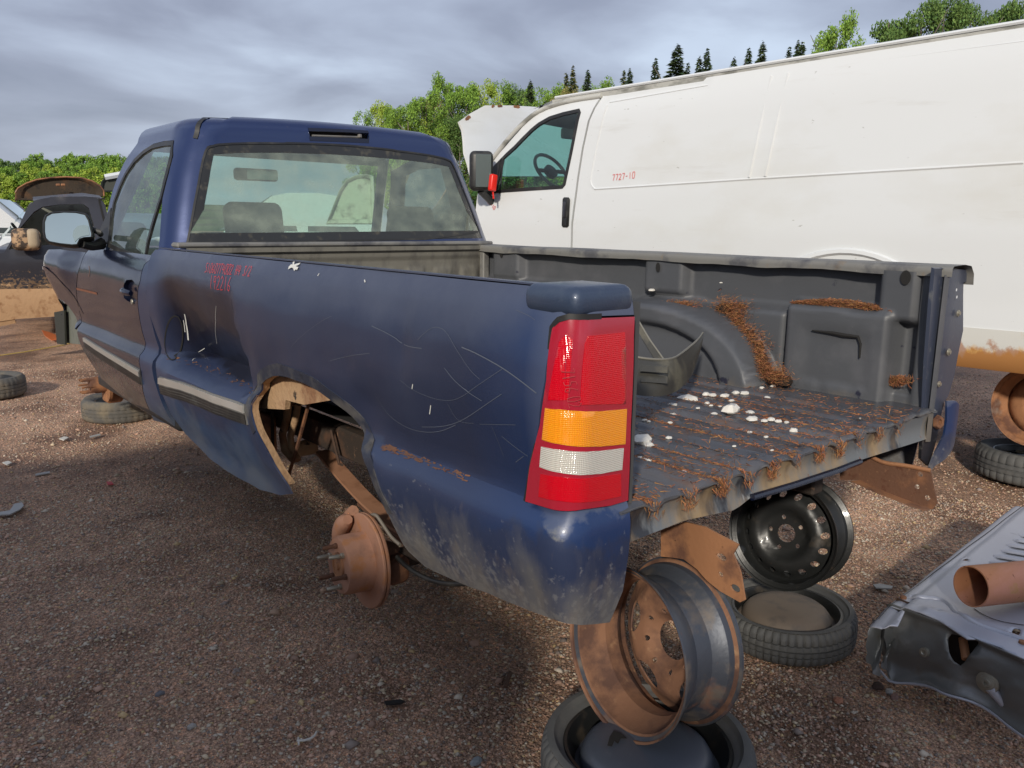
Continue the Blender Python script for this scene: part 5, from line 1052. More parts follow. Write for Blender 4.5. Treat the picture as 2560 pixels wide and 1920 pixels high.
# ------------------------------------------------------------------ other vehicles
def simple_car(name, label, cat, C, ang, L, W, H, m_, low=.28, suv=False, wheels=True, group=None, z0=0.0):
    """L along its own axis; sculpted body, glasshouse, windows, wheels"""
    t = root(name, label, cat, (C[0], C[1], 0), group); d = np.array([sin(ang), cos(ang), 0]); n = np.array([cos(ang), -sin(ang), 0]); C = np.array([C[0], C[1], 0.0]); bz = H*.60
    F = lambda a, w, z: C+d*a+n*w+np.array([0, 0, z+z0])
    pb = [(-L/2, low), (-L/2-.02, low+.25), (-L/2+.02, bz*.92), (-L/2+.18, bz), (L/2-1.35, bz), (L/2-.5, bz*.93), (L/2-.08, bz*.78), (L/2, bz*.55), (L/2-.04, low)]
    def loft(prof_, ws): 
        mb = MB(); m = len(prof_); V = []
        for w, k, dz in ws:
            c = np.mean(prof_, 0); V += [F(c[0]+(a-c[0])*k, w, c[1]+(z-c[1])*k+dz) for a, z in prof_]
        q = len(ws); mb.add(V, [(i*m+j, i*m+(j+1) % m, (i+1)*m+(j+1) % m, (i+1)*m+j) for i in range(q-1) for j in range(m)]+[tuple(range(m))[::-1], tuple(range((q-1)*m, q*m))]); return mb
    loft(pb, [(-W/2, .95, 0), (-W/2+.05, 1, 0), (W/2-.05, 1, 0), (W/2, .95, 0)]).build('body', m_, t, smooth=50)
    x0, x1 = (-L/2+(.15 if suv else .55), L/2-1.35)
    pc = [(x0, bz), (x0+(.12 if suv else .65), H-.04), (x0+(.4 if suv else .95), H), (x1-1.0, H), (x1-.75, H-.05), (x1, bz)]
    loft(pc, [(-W/2+.10, .94, -.01), (-W/2+.22, 1, 0), (W/2-.22, 1, 0), (W/2-.10, .94, -.01)]).build('cabin', m_, t, smooth=50)
    for s_ in (-1, 1):
        for (a0, a1) in ((.10, .47), (.53, .93)):
            q = [(x0+(x1-x0)*a0+.18*(a0 < .2), bz+.04), (x0+(x1-x0)*a1-(.0 if a1 < .6 else .08), bz+.04), (x0+(x1-x0)*a1-(0 if a1 < .6 else .62), H-.10), (x0+(x1-x0)*a0+(.55 if a0 < .2 and not suv else .1), H-.10)]
            mb = MB(); mb.add([F(a, s_*(W/2-.10+.006-.03*((z-bz)/(H-bz))), z) for a, z in q], [(0, 1, 2, 3)]); mb.build('side_window', M['wdark'], t)
    mb = MB(); mb.add([F(x1-.02+.01, -W/2+.2, bz+.03), F(x1-.01, W/2-.2, bz+.03), F(x1-.74, W/2-.26, H-.07), F(x1-.74, -W/2+.26, H-.07)], [(0, 1, 2, 3)]); 
    for v_ in range(4): mb.v[v_] = tuple(np.array(mb.v[v_])+d*.02+np.array([0, 0, .02]))
    mb.build('windshield', M['wdark'], t)
    if wheels:
        for a in (-L/2+.85, L/2-.85):
            for s_ in (-1, 1):
                mb = MB(); mb.lathe([(.12, .02), (.20, .03), (.22, .10), (.31, .10), (.33, .06), (.33, -.10)], F(a, s_*(W/2-.10), .33), n*s_, 28); mb.build('wheel', M['tyre'], t)
    return t
M['wdark'] = glass('dark_car_window', (.10, .14, .13), .06)
# black pickup at the left
BD = RT*cos(radians(30))+np.array([sin(YAW), cos(YAW), 0])*sin(radians(30)); BN = np.array([-BD[1], BD[0], 0]); BP = at(60, 800, 8.4)
if np.dot(BN, CAM-BP) < 0: BN = -BN
bpt = root('pickup_truck', 'black mud-splashed pickup with open side window parked at the left edge', 'pickup truck', (float(BP[0]), float(BP[1]), 0))
bpx = lambda px: [((onp(u, v, BP, BN)-BP) @ BD, (onp(u, v, BP, BN))[2]) for u, v in px]
def bsf(a, z): return np.array([BP[0], BP[1], 0])+BD*a+np.array([0, 0, z])-BN*float(np.interp(z, [.3, .5, .72, .78, 1.15, 1.2, 1.7], [.10, .03, .0, .03, .0, .03, .22]))
bix = lambda px: invs(bsf, px, (0., 1.))
bo = bix([(-60, 792), (-60, 640), (10, 632), (40, 580), (72, 512), (90, 500), (130, 492), (215, 491), (250, 494), (262, 510), (275, 560), (400, 640), (400, 722), (-60, 722)][1:])
bh = bix([(22, 624), (50, 570), (84, 530), (106, 517), (150, 511), (208, 510), (222, 520), (234, 560), (240, 608), (120, 612)])
mb = MB(); panel(mb, bsf, bo, [bh], step=.09, th=.04); mb.build('body_side', M['blackcar'], bpt, smooth=60)
lo_ = bix([(-60, 724), (400, 718), (400, 780), (150, 790), (40, 797), (-60, 812)]); mb = MB(); panel(mb, bsf, lo_, step=.1, th=.03, off=.01); mb.build('muddy_sill', M['mudcar'], bpt, smooth=60)
mb = MB(); lo_ = bix([(-60, 815), (36, 798), (40, 808), (-60, 828)]); panel(mb, bsf, lo_, step=.1, th=.03); mb.build('sill_end', M['mudcar'], bpt)
def rfq(u, v, dd): return onp(u, v, BP, BN)-BN*dd
mb = MB(); A_ = [rfq(82, 500, .25), rfq(215, 489, .25), rfq(262, 496, .25)]; mb.add(A_+[p-BN*1.2+np.array([0, 0, .0]) for p in A_]+[p-BN*.6+np.array([0, 0, .05]) for p in A_], [(0, 1, 7, 6), (1, 2, 8, 7), (6, 7, 4, 3), (7, 8, 5, 4)]); mb.build('roof', M['blackcar'], bpt, smooth=60)
mb = MB(); w4 = [rfq(-40, 640, .1), rfq(78, 503, .27)]; mb.add([w4[0], w4[1], w4[1]-BN*1.2, w4[0]-BN*1.5], [(0, 1, 2, 3)]); mb.build('windshield', glass('dusty_tinted_windshield', (.12, .19, .18), .12, .12), bpt)
mb = MB(); fs = bix([(-60, 640), (400, 640), (400, 790), (-60, 790)]); panel(mb, lambda a, z: bsf(a, z)-BN*1.7, [(q[0], q[1]-.05) for q in fs], step=.4, th=.02); mb.build('far_side', M['dark'], bpt)
mb = MB(); i0 = [bsf(*q) for q in bix([(80, 505), (262, 500), (300, 640), (10, 640)])]; mb.add([p-BN*1.3 for p in i0], [(0, 1, 2, 3)]); mb.build('cab_interior', M['plate'], bpt)
mb = MB(); P = bsf(1.0, 1.25)-BN*.5; mb.bbox(P, (.5, .5, .5), .08); mb.build('seat', M['dash'], bpt, smooth=60)
mb = MB(); P = rfq(60, 600, .25); mb.tube([rfq(70, 590, .3), rfq(110, 640, .3), rfq(125, 680, .4)], .02, 6); mb.lathe([(.19+.014*cos(a), .014*sin(a)) for a in np.linspace(0, 2*pi, 6, endpoint=False)], P-BN*.15, BD*.8+np.array([0, 0, .5]), 20, closed=True); mb.build('steering_wheel', M['black'], bpt)
mb = MB(); mb.bbox(onp(66, 598, BP, BN)+BN*.12, (.26, .16, .22), .06, R=np.array([BD, BN, [0, 0, 1.0]]).T); bm = mb.build('wing_mirror', mat('mud_spotted_mirror', (.05, .035, .025), .6, 0, 0, [L_(MUD, .48, .58, 20)]), bpt, smooth=60)
mb = MB(); mb.bbox(onp(82, 596, BP, BN)+BN*.14, (.12, .15, .20), .05, R=np.array([BD, BN, [0, 0, 1.0]]).T); mb.build('sunlit_cap', mat('sunlit_cap_tone', (.38, .30, .20), .6), bm, smooth=60)  # pale colour stands in for sun on this end of the mirror
mb = MB(); ribbon(mb, bsf, bix([(262, 495), (248, 500), (262, 560)]), .02, .006); mb.build('cab_seam', M['dark'], bpt)
# raised rusty bonnet of the car behind it
def hoodth(name, label, px, t_, m_, tilt=.25, th=.05, cat='car bonnet', grp=None):
    c_ = at(*np.mean(px, 0), t_); nv = (CAM-c_); nv[2] = 0; nv /= np.linalg.norm(nv); nv = nv+np.array([0, 0, tilt]); P3 = [onp(u, v, c_, nv) for u, v in px]; n = len(P3); c = np.mean(P3, 0)
    mb = MB(); rr_ = [[c+(p-c)*k-nv*o for p in P3] for k, o in ((.0, .07), (.45, .06), (.80, .055), (.86, .015), (.97, .0), (1.0, .01), (1.0, th))]; mb.add([p for r in rr_ for p in r], [(i*n+j, i*n+(j+1) % n, (i+1)*n+(j+1) % n, (i+1)*n+j) for i in range(6) for j in range(n)]+[tuple(range(6*n, 7*n))]); return mb, c, nv, P3
hz_px = [(36, 500), (38, 482), (45, 470), (66, 458), (92, 449), (125, 444), (165, 442), (202, 444), (230, 452), (250, 464), (259, 476), (260, 490), (200, 500), (120, 502)]
mb, c_, nv_, P3 = hoodth('', '', hz_px, 10.5, None, .1)
hr_ = root('sedan', 'car behind the black pickup with its rusty bonnet raised', 'car', (float(c_[0]), float(c_[1]), 0))
mb.build('bonnet', M['rusthood'], hr_, smooth=40)
mb = MB(); mb.tube([p for p in P3[1:-2]], .010, 6); mb.build('rusted_edge', M['rusto'], hr_)
q = nv_.copy(); q[2] = 0; q /= np.linalg.norm(q); r_ = np.cross([0, 0, 1.0], q); mb = MB(); mb.bbox(c_*np.array([1, 1, 0])-q*1.3+np.array([0, 0, .75]), (1.8, 3.6, .8), .15, R=np.array([r_, q, [0, 0, 1.0]]).T); mb.build('body', M['blackcar'], hr_, smooth=60)
for u_, v_ in ((145, 462), (158, 462)):
    mb = MB(); mb.bbox(at(u_, v_, 10.38), (.05, .03, .03), .008); mb.build('latch_slot', M['rusto'], hr_)
mb, c_, nv_, P3 = hoodth('', '', [(248, 478), (252, 455), (262, 443), (312, 434), (340, 432), (340, 470), (300, 478)], 13, None, .2)
h2 = root('hatchback', 'grey car with its dark bonnet raised just left of the blue cab', 'car', (float(c_[0]), float(c_[1]), 0)); mb.build('bonnet', M['flap'], h2, smooth=40)
mb = MB(); mb.tube(P3[2:5], .05, 6); mb.build('bonnet_edge', M['whcar'], h2); q = nv_.copy(); q[2] = 0; q /= np.linalg.norm(q); r_ = np.cross([0, 0, 1.0], q)
mb = MB(); mb.bbox(c_*np.array([1, 1, 0])-q*1.2+np.array([0, 0, .95]), (1.8, 3.4, 1.35), .25, R=np.array([r_, q, [0, 0, 1.0]]).T); mb.build('body', M['silv'], h2, smooth=60)
P = at(-20, 520, 17); simple_car('suv', 'white suv parked behind the black pickup at the left edge', 'suv', P, YAW+1.2, 4.6, 1.85, 1.95, M['whcar'], suv=True)
P = at(18, 500, 26); simple_car('suv', 'silver suv with roof rails farther back at the left edge', 'suv', P, YAW+1.0, 4.6, 1.85, 2.05, M['silv'], suv=True)
P = at(740, 560, 11.5); simple_car('sedan', 'white sedan seen through the rear window and windshield of the blue cab', 'car', P, YAW-1.45, 4.3, 1.75, 1.40, M['whcar'], z0=.52)
mb, c_, nv_, P3 = hoodth('', '', [(815, 560), (830, 520), (848, 475), (866, 448), (890, 437), (915, 434), (935, 440), (940, 560)], 9.0, None, .1)
h3 = root('sedan', 'car with cream lined bonnet raised seen through the windows of the blue cab', 'car', (float(c_[0]), float(c_[1]), 0)); mb.build('bonnet', M['cream'], h3, smooth=40)
q = nv_.copy(); q[2] = 0; q /= np.linalg.norm(q); r_ = np.cross([0, 0, 1.0], q); mb = MB(); mb.bbox(c_*np.array([1, 1, 0])-q*.2+r_*.9+np.array([0, 0, .65]), (2.6, 1.6, .7), .2, R=np.array([r_, q, [0, 0, 1.0]]).T); mb.build('body', M['silv'], h3, smooth=60)
# two unseen vehicles, added behind the camera to throw shade on the foreground
def shade_van(label, x0, x1, y0, y1, zt, m_):
    t = root('cargo_van', label, 'van', ((x0+x1)/2, (y0+y1)/2, 0)); L = y1-y0
    pr_ = [(y0, .55), (y0, zt-.12), (y0+.12, zt), (y1-1.75, zt), (y1-1.5, zt-.08), (y1-.85, 1.55), (y1-.12, 1.38), (y1, 1.2), (y1, .55)]
    mb = MB(); V = []
    for x, k in ((x0, 0), (x0+.05, 1), (x1-.05, 1), (x1, 0)): V += [np.array([x+(0 if k else 0), a, z-(0 if k else .05*(z > 1))]) for a, z in pr_]
    m = len(pr_); mb.add(V, [(i*m+j, i*m+(j+1) % m, (i+1)*m+(j+1) % m, (i+1)*m+j) for i in range(3) for j in range(m)]+[tuple(range(m))[::-1], tuple(range(3*m, 4*m))]); mb.build('body', m_, t, smooth=40)
    for x in (x0-.004, x1+.004):
        mb = MB(); mb.add([(x, y1-2.3, 1.5), (x, y1-1.0, 1.5), (x, y1-1.5, zt-.25), (x, y1-2.3, zt-.25)], [(0, 1, 2, 3)]); mb.build('side_window', M['wdark'], t)
    for yy in (y0+1.1, y1-.9):
        for x in (x0+.1, x1-.1):
            mb = MB(); mb.lathe([(0, .1), (.22, .1), (.24, .12), (.34, .10), (.34, -.1), (0, -.1)], (x, yy, .40), (1, 0, 0), 24); mb.build('wheel', M['tyre'], t)
    return t
shade_van('unseen grey van added behind the camera to shade the foreground', -5.2, -3.15, -2.2, 3.05, 2.32, M['silv'])
shade_van('unseen tall white box truck added behind the camera to shade the gravel', -5.6, -3.15, -8.5, -2.75, 3.5, M['whcar'])
# ------------------------------------------------------------------ sheet-metal tailgate lying at the right, rusty pipe on it
gate = root('tailgate', 'grey-blue stripped tailgate with louvres and torn dark edge lying at lower right', 'tailgate', (1.9, -.4, 0))
GZ = .35; g0 = oz(2175, 1535, GZ); gx = oz(2560, 1235, GZ)-g0; gx /= np.linalg.norm(gx); gy = np.array([gx[1], -gx[0], 0])
def gs(a, b): return g0+gx*a+gy*b+np.array([0, 0, gh(a, b)])
gi_s = lambda a, b: g0+gx*a+gy*b
def gh(a, b):
    h = -.010*sst(.018, .0, b)-.014*(1-sst(.045, .055, b))+.0
    h += .004*noise.noise(Vector((a*4, b*4, 0)))
    if a < .16: h -= .018*sst(.16, .02, a)
    h += .010*math.exp(-((a-.13-.25*b)/.02)**2)*(b > .1)
    return h
gi = lambda px: [((oz(u, v, GZ)-g0) @ gx, (oz(u, v, GZ)-g0) @ gy) for u, v in px]
ho = gi([(2413, 1398)])[0]; holes = [[(ho[0]+.016*cos(t), ho[1]+.010*sin(t)) for t in np.linspace(0, 2*pi, 14, endpoint=False)]]
h2_ = gi([(2345, 1528)])[0]; holes.append([(h2_[0]+.012*cos(t), h2_[1]+.008*sin(t)) for t in np.linspace(0, 2*pi, 12, endpoint=False)])
h3_ = gi([(2540, 1583)])[0]; holes.append([(h3_[0]+.022*cos(t), h3_[1]+.010*sin(t)) for t in np.linspace(0, 2*pi, 12, endpoint=False)])
setout(lambda V: V*0+np.array([0, 0, 1.0]))
edge_ = gi([(2640, 1676), (2560, 1642), (2500, 1612), (2440, 1592), (2420, 1590), (2345, 1548), (2270, 1520), (2222, 1503)])
mb = MB(); panel(mb, gs, [(0, 0), (1.55, 0), (1.55, edge_[0][1]+.1)]+edge_+gi([(2262, 1526), (2246, 1552), (2205, 1547), (2183, 1541)]), holes, step=.013, th=.004); mb.build('top_skin', M['panelg'], gate, smooth=180)
dq = np.array(gi([(2470, 1406), (2560, 1422)])); dv_ = dq[1]-dq[0]; dv_ /= np.linalg.norm(dv_); pv_ = np.array([dv_[1], -dv_[0]])
for k, q in enumerate(gi([(2473, 1405), (2484, 1390), (2503, 1377), (2518, 1363), (2534, 1350), (2548, 1338), (2562, 1326)])):
    q = np.array(q); mb = MB(); L3 = [gs(*(q+dv_*t))+np.array([0, 0, .001]) for t in (0, .03, .2, .42)]; mb.tube(L3, [.004, .013, .014, .008], 8); mb.build('louvre', M['panelg'], gate, smooth=60)
    mb = MB(); c_ = q-pv_*.020; c2 = q-pv_*.030
    mb.add([gs(*(c_+dv_*.0))+np.array([0, 0, .003]), gs(*(c_+dv_*.4))+np.array([0, 0, .003]), gs(*(c2+dv_*.4))+np.array([0, 0, .003]), gs(*(c2+dv_*.02))+np.array([0, 0, .003])], [(0, 1, 2, 3)]); mb.build('louvre_slot', M['dark'], gate)
mb = MB(); mb.tube([gs(*q)+np.array([0, 0, -.004]) for q in smoothpath(gi([(2275, 1482), (2300, 1492), (2345, 1494), (2375, 1508), (2395, 1540), (2440, 1562), (2500, 1580), (2560, 1600)]), 2)], .012, 8); mb.build('pressed_ridge', M['panelg'], gate, smooth=60)
mb = MB(); ribbon(mb, gs, smoothpath(gi([(2435, 1522), (2460, 1540), (2500, 1555), (2560, 1563)]), 2), .004, .002); ribbon(mb, gs, gi([(2200, 1525), (2400, 1376), (2560, 1257)]), .003, .002, .01); mb.build('panel_seam', M['dark'], gate)
setout(lambda V: np.array(CAM)-V)
tp_ = [oz(u, v, GZ-.006) for u, v in ((2215, 1504), (2270, 1524), (2345, 1553), (2440, 1597), (2560, 1648), (2680, 1698))]
pN = np.cross(tp_[4]-tp_[0], [0, 0, 1.0]); pN /= np.linalg.norm(pN)
bp_ = [onp(u, v, tp_[0], pN)+pN*0 for u, v in ((2196, 1668), (2232, 1704), (2330, 1716), (2420, 1748), (2510, 1805), (2640, 1880))]
sgn = 1 if np.dot(pN, CAM-tp_[0]) > 0 else -1
def gside(b, t):
    k = min(max(b, 0), .9999)*5; i = int(k); f = k-i
    P = (tp_[i]*(1-f)+tp_[i+1]*f)*(1-t)+(bp_[i]*(1-f)+bp_[i+1]*f)*t
    n1 = noise.noise(Vector((b*5, t*2.2, 5)))*.022+noise.noise(Vector((b*16, t*6, 2)))*.005
    return P+pN*sgn*(-.020*sst(0, .12, t)+.020*sin(pi*min(1, t*1.1))+n1*sst(0, .15, t)+.022*sst(.78, 1, t))
def gsi(px, g=(.5, .5)): return invs(gside, px, g)
oh = gsi([(2370, 1596), (2378, 1585), (2400, 1590), (2447, 1598), (2430, 1630), (2412, 1655), (2400, 1665), (2385, 1655), (2372, 1630)], (.5, .3))
oh = [(min(max(a, .02), .97), min(max(b_, .03), .9)) for a, b_ in oh]
mb = MB(); panel(mb, gside, [(.0, .05), (.05, .0), (1, 0), (1, 1), (.5, 1), (.2, 1), (.10, .93), (.0, .80)], [oh], step=.028, th=.003); mb.build('folded_side', M['panels'], gate, smooth=180)
mb = MB(); mb.tube([gside(b, 1.0)+np.array([0, 0, -.002]) for b in np.arange(.02, 1, .05)], .0045, 6); mb.build('hemmed_edge', M['panelg'], gate, smooth=60)
for k, px4 in enumerate((((2186, 1545), (2215, 1552), (2205, 1690), (2160, 1660)), ((2222, 1560), (2240, 1590), (2215, 1680), (2205, 1640)))):
    c4 = [at(u, v, ((tp_[0]-CAM) @ FWD)-.03*k+.02) for u, v in px4]; mb = MB()
    mb.grid(lambda s_, t: ((c4[0]*(1-s_)+c4[1]*s_)*(1-t)+(c4[3]*(1-s_)+c4[2]*s_)*t)+pN*sgn*(.018*sin(s_*5+t*4+k)+.012*noise.noise(Vector((s_*4, t*6, k)))), np.linspace(0, 1, 7), np.linspace(0, 1, 9)); mb.build('torn_flange', M['panels'], gate, smooth=70)
mb = MB(); mb.tube([gside(*gsi([(2392, 1604)], (.5, .3))[0])-pN*sgn*.035, gside(*gsi([(2412, 1650)], (.5, .5))[0])-pN*sgn*.008], .013, 8); mb.build('rusty_lever', M['rusto'], gate)
mb = MB(); mb.add([q-pN*sgn*.06 for q in (tp_[0], tp_[5], bp_[5]+np.array([0, 0, .02]), bp_[0]+np.array([0, 0, .03]))], [(0, 1, 2, 3)]); mb.build('inner_cavity', M['rustd'], gate)
sN = pN*sgn+np.array([0, 0, .15]); sN /= np.linalg.norm(sN)
P = gside(*gsi([(2472, 1705)], (.6, .5))[0])+sN*.004; mb = MB(); mb.lathe([(.032, -.01), (.032, .006), (.022, .008), (.021, .012), (.013, .014), (.011, .018), (.006, .018), (.004, .012), (0, .012)], P, sN, 26); lb_ = mb.build('latch_bolt', M['bolt'], gate, smooth=30)
P2 = at(2560, 1830, ((P-CAM) @ FWD)-.03); mb = MB(); mb.tube([P+sN*.008+(P2-P)*.1, (P+P2)/2, P2+(P2-P)*.3], [.016, .011, .010], 10); mb.build('latch_rod', M['panelg'], gate, smooth=60)
P = gside(*gsi([(2312, 1630)], (.3, .5))[0])+sN*.003; mb = MB(); mb.lathe([(.016, -.004), (.014, .005), (.008, .006), (.005, .003), (0, .003)], P, sN, 16); mb.build('screw', M['bolt'], gate, smooth=30)
for q_ in ((2259, 1486), (2556, 1608)):
    P = gs(*gi([q_])[0]); mb = MB(); mb.lathe([(.011, 0), (.010, .007), (0, .009)], P, (0, 0, 1), 12); mb.build('rusty_plug', M['rusto'], gate)
# the pipe
t0 = 2.52; E0 = at(2427, 1466, t0); pd = R2*.93+np.array([sin(YAW), cos(YAW), 0])*.34; pd[2] = -.07; pd /= np.linalg.norm(pd)
rp = 50*t0/2018*1.02
mb = MB(); mb.lathe([(rp-.004, .75), (rp-.004, 0), (rp, 0), (rp, .75)], E0, pd, 40); pp = single(mb, 'exhaust_pipe', M['pipe'], 'open-ended rusty orange pipe resting across the grey tailgate', 'pipe', tuple(E0), smooth=30)
# ------------------------------------------------------------------ ground
def gheight(x, y): return .018*noise.noise(Vector((x*.9, y*.9, 0)))+.007*noise.noise(Vector((x*4, y*4, 7)))
m, nt, b = nmat('reddish_gravel'); N = nt.nodes; K = nt.links
geo = N.new('ShaderNodeNewGeometry')
def nz(sc_, det=6, ty='ShaderNodeTexNoise'):
    n = N.new(ty); n.inputs['Scale'].default_value = sc_
    if ty == 'ShaderNodeTexNoise': n.inputs['Detail'].default_value = det; n.inputs['Roughness'].default_value = .62
    K.new(geo.outputs['Position'], n.inputs['Vector']); return n
def ramp(src, pts):
    r = N.new('ShaderNodeValToRGB'); K.new(src, r.inputs[0]); el = r.color_ramp.elements
    el[0].position, el[0].color = pts[0][0], (*pts[0][1], 1); el[1].position, el[1].color = pts[-1][0], (*pts[-1][1], 1)
    for p_, c_ in pts[1:-1]: q = el.new(p_); q.color = (*c_, 1)
    return r.outputs[0]
def mixc(f, a, b_, ty='MIX'):
    n = N.new('ShaderNodeMix'); n.data_type = 'RGBA'; n.blend_type = ty
    if isinstance(f, float): n.inputs[0].default_value = f
    else: K.new(f, n.inputs[0])
    for i, q in ((6, a), (7, b_)):
        if isinstance(q, tuple): n.inputs[i].default_value = (*q, 1)
        else: K.new(q, n.inputs[i])
    return n.outputs[2]
fine = nz(190, 4, 'ShaderNodeTexVoronoi'); mid_ = nz(70, 4, 'ShaderNodeTexVoronoi'); big = nz(.55, 5); patch = nz(1.5, 8)
base = ramp(big.outputs[0], [(.35, (.37, .26, .185)), (.5, (.50, .36, .255)), (.65, (.62, .455, .325))])
grain = ramp(fine.outputs['Color'], [(.0, (.42, .38, .36)), (.35, (.80, .72, .70)), (.7, (1.15, 1.05, 1.0)), (1, (1.9, 1.7, 1.6))])
c_ = mixc(1.0, base, grain, 'MULTIPLY')
g2 = ramp(mid_.outputs['Color'], [(.0, (.6, .58, .57)), (.6, (1.0, 1, 1)), (.85, (1.25, 1.08, .98)), (1, (1.7, 1.5, 1.45))])
c_ = mixc(1.0, c_, g2, 'MULTIPLY')
dark = ramp(patch.outputs[0], [(.40, (1.12, 1.12, 1.12)), (.50, (.95, .93, .92)), (.60, (.52, .47, .44))]); c_ = mixc(1.0, c_, dark, 'MULTIPLY')
K.new(c_, b.inputs['Base Color']); b.inputs['Specular IOR Level'].default_value = .35
rr = ramp(patch.outputs[0], [(.45, (.85, .85, .85)), (.66, (.45, .45, .45))]); K.new(rr, b.inputs['Roughness'])
bp = N.new('ShaderNodeBump'); bp.inputs['Strength'].default_value = .9; bp.inputs['Distance'].default_value = .012; K.new(mid_.outputs['Distance'], bp.inputs['Height'])
bp2 = N.new('ShaderNodeBump'); bp2.inputs['Strength'].default_value = .8; bp2.inputs['Distance'].default_value = .005; K.new(fine.outputs['Distance'], bp2.inputs['Height']); K.new(bp.outputs[0], bp2.inputs['Normal']); K.new(bp2.outputs[0], b.inputs['Normal'])
M['gravel'] = m
mb = MB(); xs_ = np.concatenate([[-600, -120, -30, -10], np.arange(-5, 11, .12), [14, 25, 60, 150, 600]]); ys_ = np.concatenate([[-600, -100, -30, -10], np.arange(-4, 13, .12), [16, 25, 60, 150, 700]])
X, Y = np.meshgrid(xs_, ys_, indexing='ij')
V = [(x, y, gheight(x, y)*(1 if abs(x) < 20 and abs(y) < 20 else 0)) for x in xs_ for y in ys_]; mm_ = len(ys_)
F = [(i*mm_+j, (i+1)*mm_+j, (i+1)*mm_+j+1, i*mm_+j+1) for i in range(len(xs_)-1) for j in range(mm_-1)]
mb.v = V; mb.f = F; g = mb.build('ground', M['gravel'], None, smooth=180); g['kind'] = 'structure'
# loose stones: real pebbles, thinning out with distance
def bulk(name, V, F, C, mat_):
    me = bpy.data.meshes.new(name); me.vertices.add(len(V)); me.vertices.foreach_set('co', V.astype(np.float32).ravel())
    n = len(F); me.loops.add(n*3); me.loops.foreach_set('vertex_index', F.astype(np.int32).ravel()); me.polygons.add(n)
    me.polygons.foreach_set('loop_start', (np.arange(n)*3).astype(np.int32)); me.polygons.foreach_set('loop_total', np.full(n, 3, np.int32)); me.update(calc_edges=True)
    if C is not None:
        a = me.color_attributes.new('Col', 'FLOAT_COLOR', 'POINT'); a.data.foreach_set('color', np.concatenate([C, np.ones((len(C), 1))], 1).astype(np.float32).ravel())
    me.materials.append(mat_); o = bpy.data.objects.new(name, me); COL.objects.link(o); return o
OV = np.array([[1, 0, 0], [-1, 0, 0], [0, 1, 0], [0, -1, 0], [0, 0, 1], [0, 0, -1], [.7, .7, .3], [-.7, .6, -.2]], float)[:6]
OF = np.array([[0, 2, 4], [2, 1, 4], [1, 3, 4], [3, 0, 4], [2, 0, 5], [1, 2, 5], [3, 1, 5], [0, 3, 5]])
pal = 3.2*np.array([[.10, .075, .068], [.15, .11, .10], [.20, .145, .125], [.075, .07, .075], [.28, .13, .085], [.30, .25, .21], [.17, .17, .17], [.40, .36, .31], [.13, .10, .085]])
pal = np.minimum(pal, .50)*np.array([1.04, .90, .72])
pw = np.array([.22, .24, .16, .12, .05, .05, .07, .02, .07]); pw /= pw.sum()
def stones(n, r0, r1, s0, s1, seed):
    rg = np.random.default_rng(seed); u = rg.random(n); d = r0+(r1-r0)*u**.8; th = YAW+rg.uniform(-.72, .72, n)
    x = CAM[0]+d*np.sin(th); y = CAM[1]+d*np.cos(th); s = s0+(s1-s0)*rg.random(n)**3
    z = np.array([gheight(a, b_) for a, b_ in zip(x, y)])
    sc_ = s[:, None]*rg.uniform(.55, 1.3, (n, 3)); sc_[:, 2] *= .6
    an = rg.uniform(0, 2*pi, n); ca, sa = np.cos(an), np.sin(an)
    P = OV[None]*sc_[:, None, :]*rg.uniform(.7, 1.25, (n, 6, 1)); Q = P.copy(); Q[..., 0] = P[..., 0]*ca[:, None]-P[..., 1]*sa[:, None]; Q[..., 1] = P[..., 0]*sa[:, None]+P[..., 1]*ca[:, None]
    tl_ = rg.uniform(-.35, .35, (n, 1)); Q[..., 2] = P[..., 2]+Q[..., 0]*tl_
    Q += np.stack([x, y, z+s*.15], 1)[:, None, :]
    C = pal[rg.choice(len(pal), n, p=pw)]*rg.uniform(.75, 1.25, (n, 1)); C = np.repeat(C, 6, 0)
    F = (OF[None]+(np.arange(n)*6)[:, None, None]).reshape(-1, 3); return Q.reshape(-1, 3), F, C
sv, sf, sc2 = [], [], []; o_ = 0
for a in (stones(120000, 1.9, 5.2, .0032, .0095, 1), stones(60000, 3.5, 10, .005, .012, 2), stones(1500, 1.9, 8, .009, .026, 3), stones(9000, 1.9, 4.5, .006, .013, 4)):
    sv.append(a[0]); sf.append(a[1]+o_); sc2.append(a[2]); o_ += len(a[0])
M['stone'] = mat('gravel_stones', (.1, .1, .1), .8, vcol='Col')
o = bulk('gravel_stones', np.concatenate(sv), np.concatenate(sf), np.concatenate(sc2), M['stone']); o['kind'] = 'stuff'; o['label'] = 'loose reddish and grey gravel stones on the yard ground'; o['category'] = 'gravel'
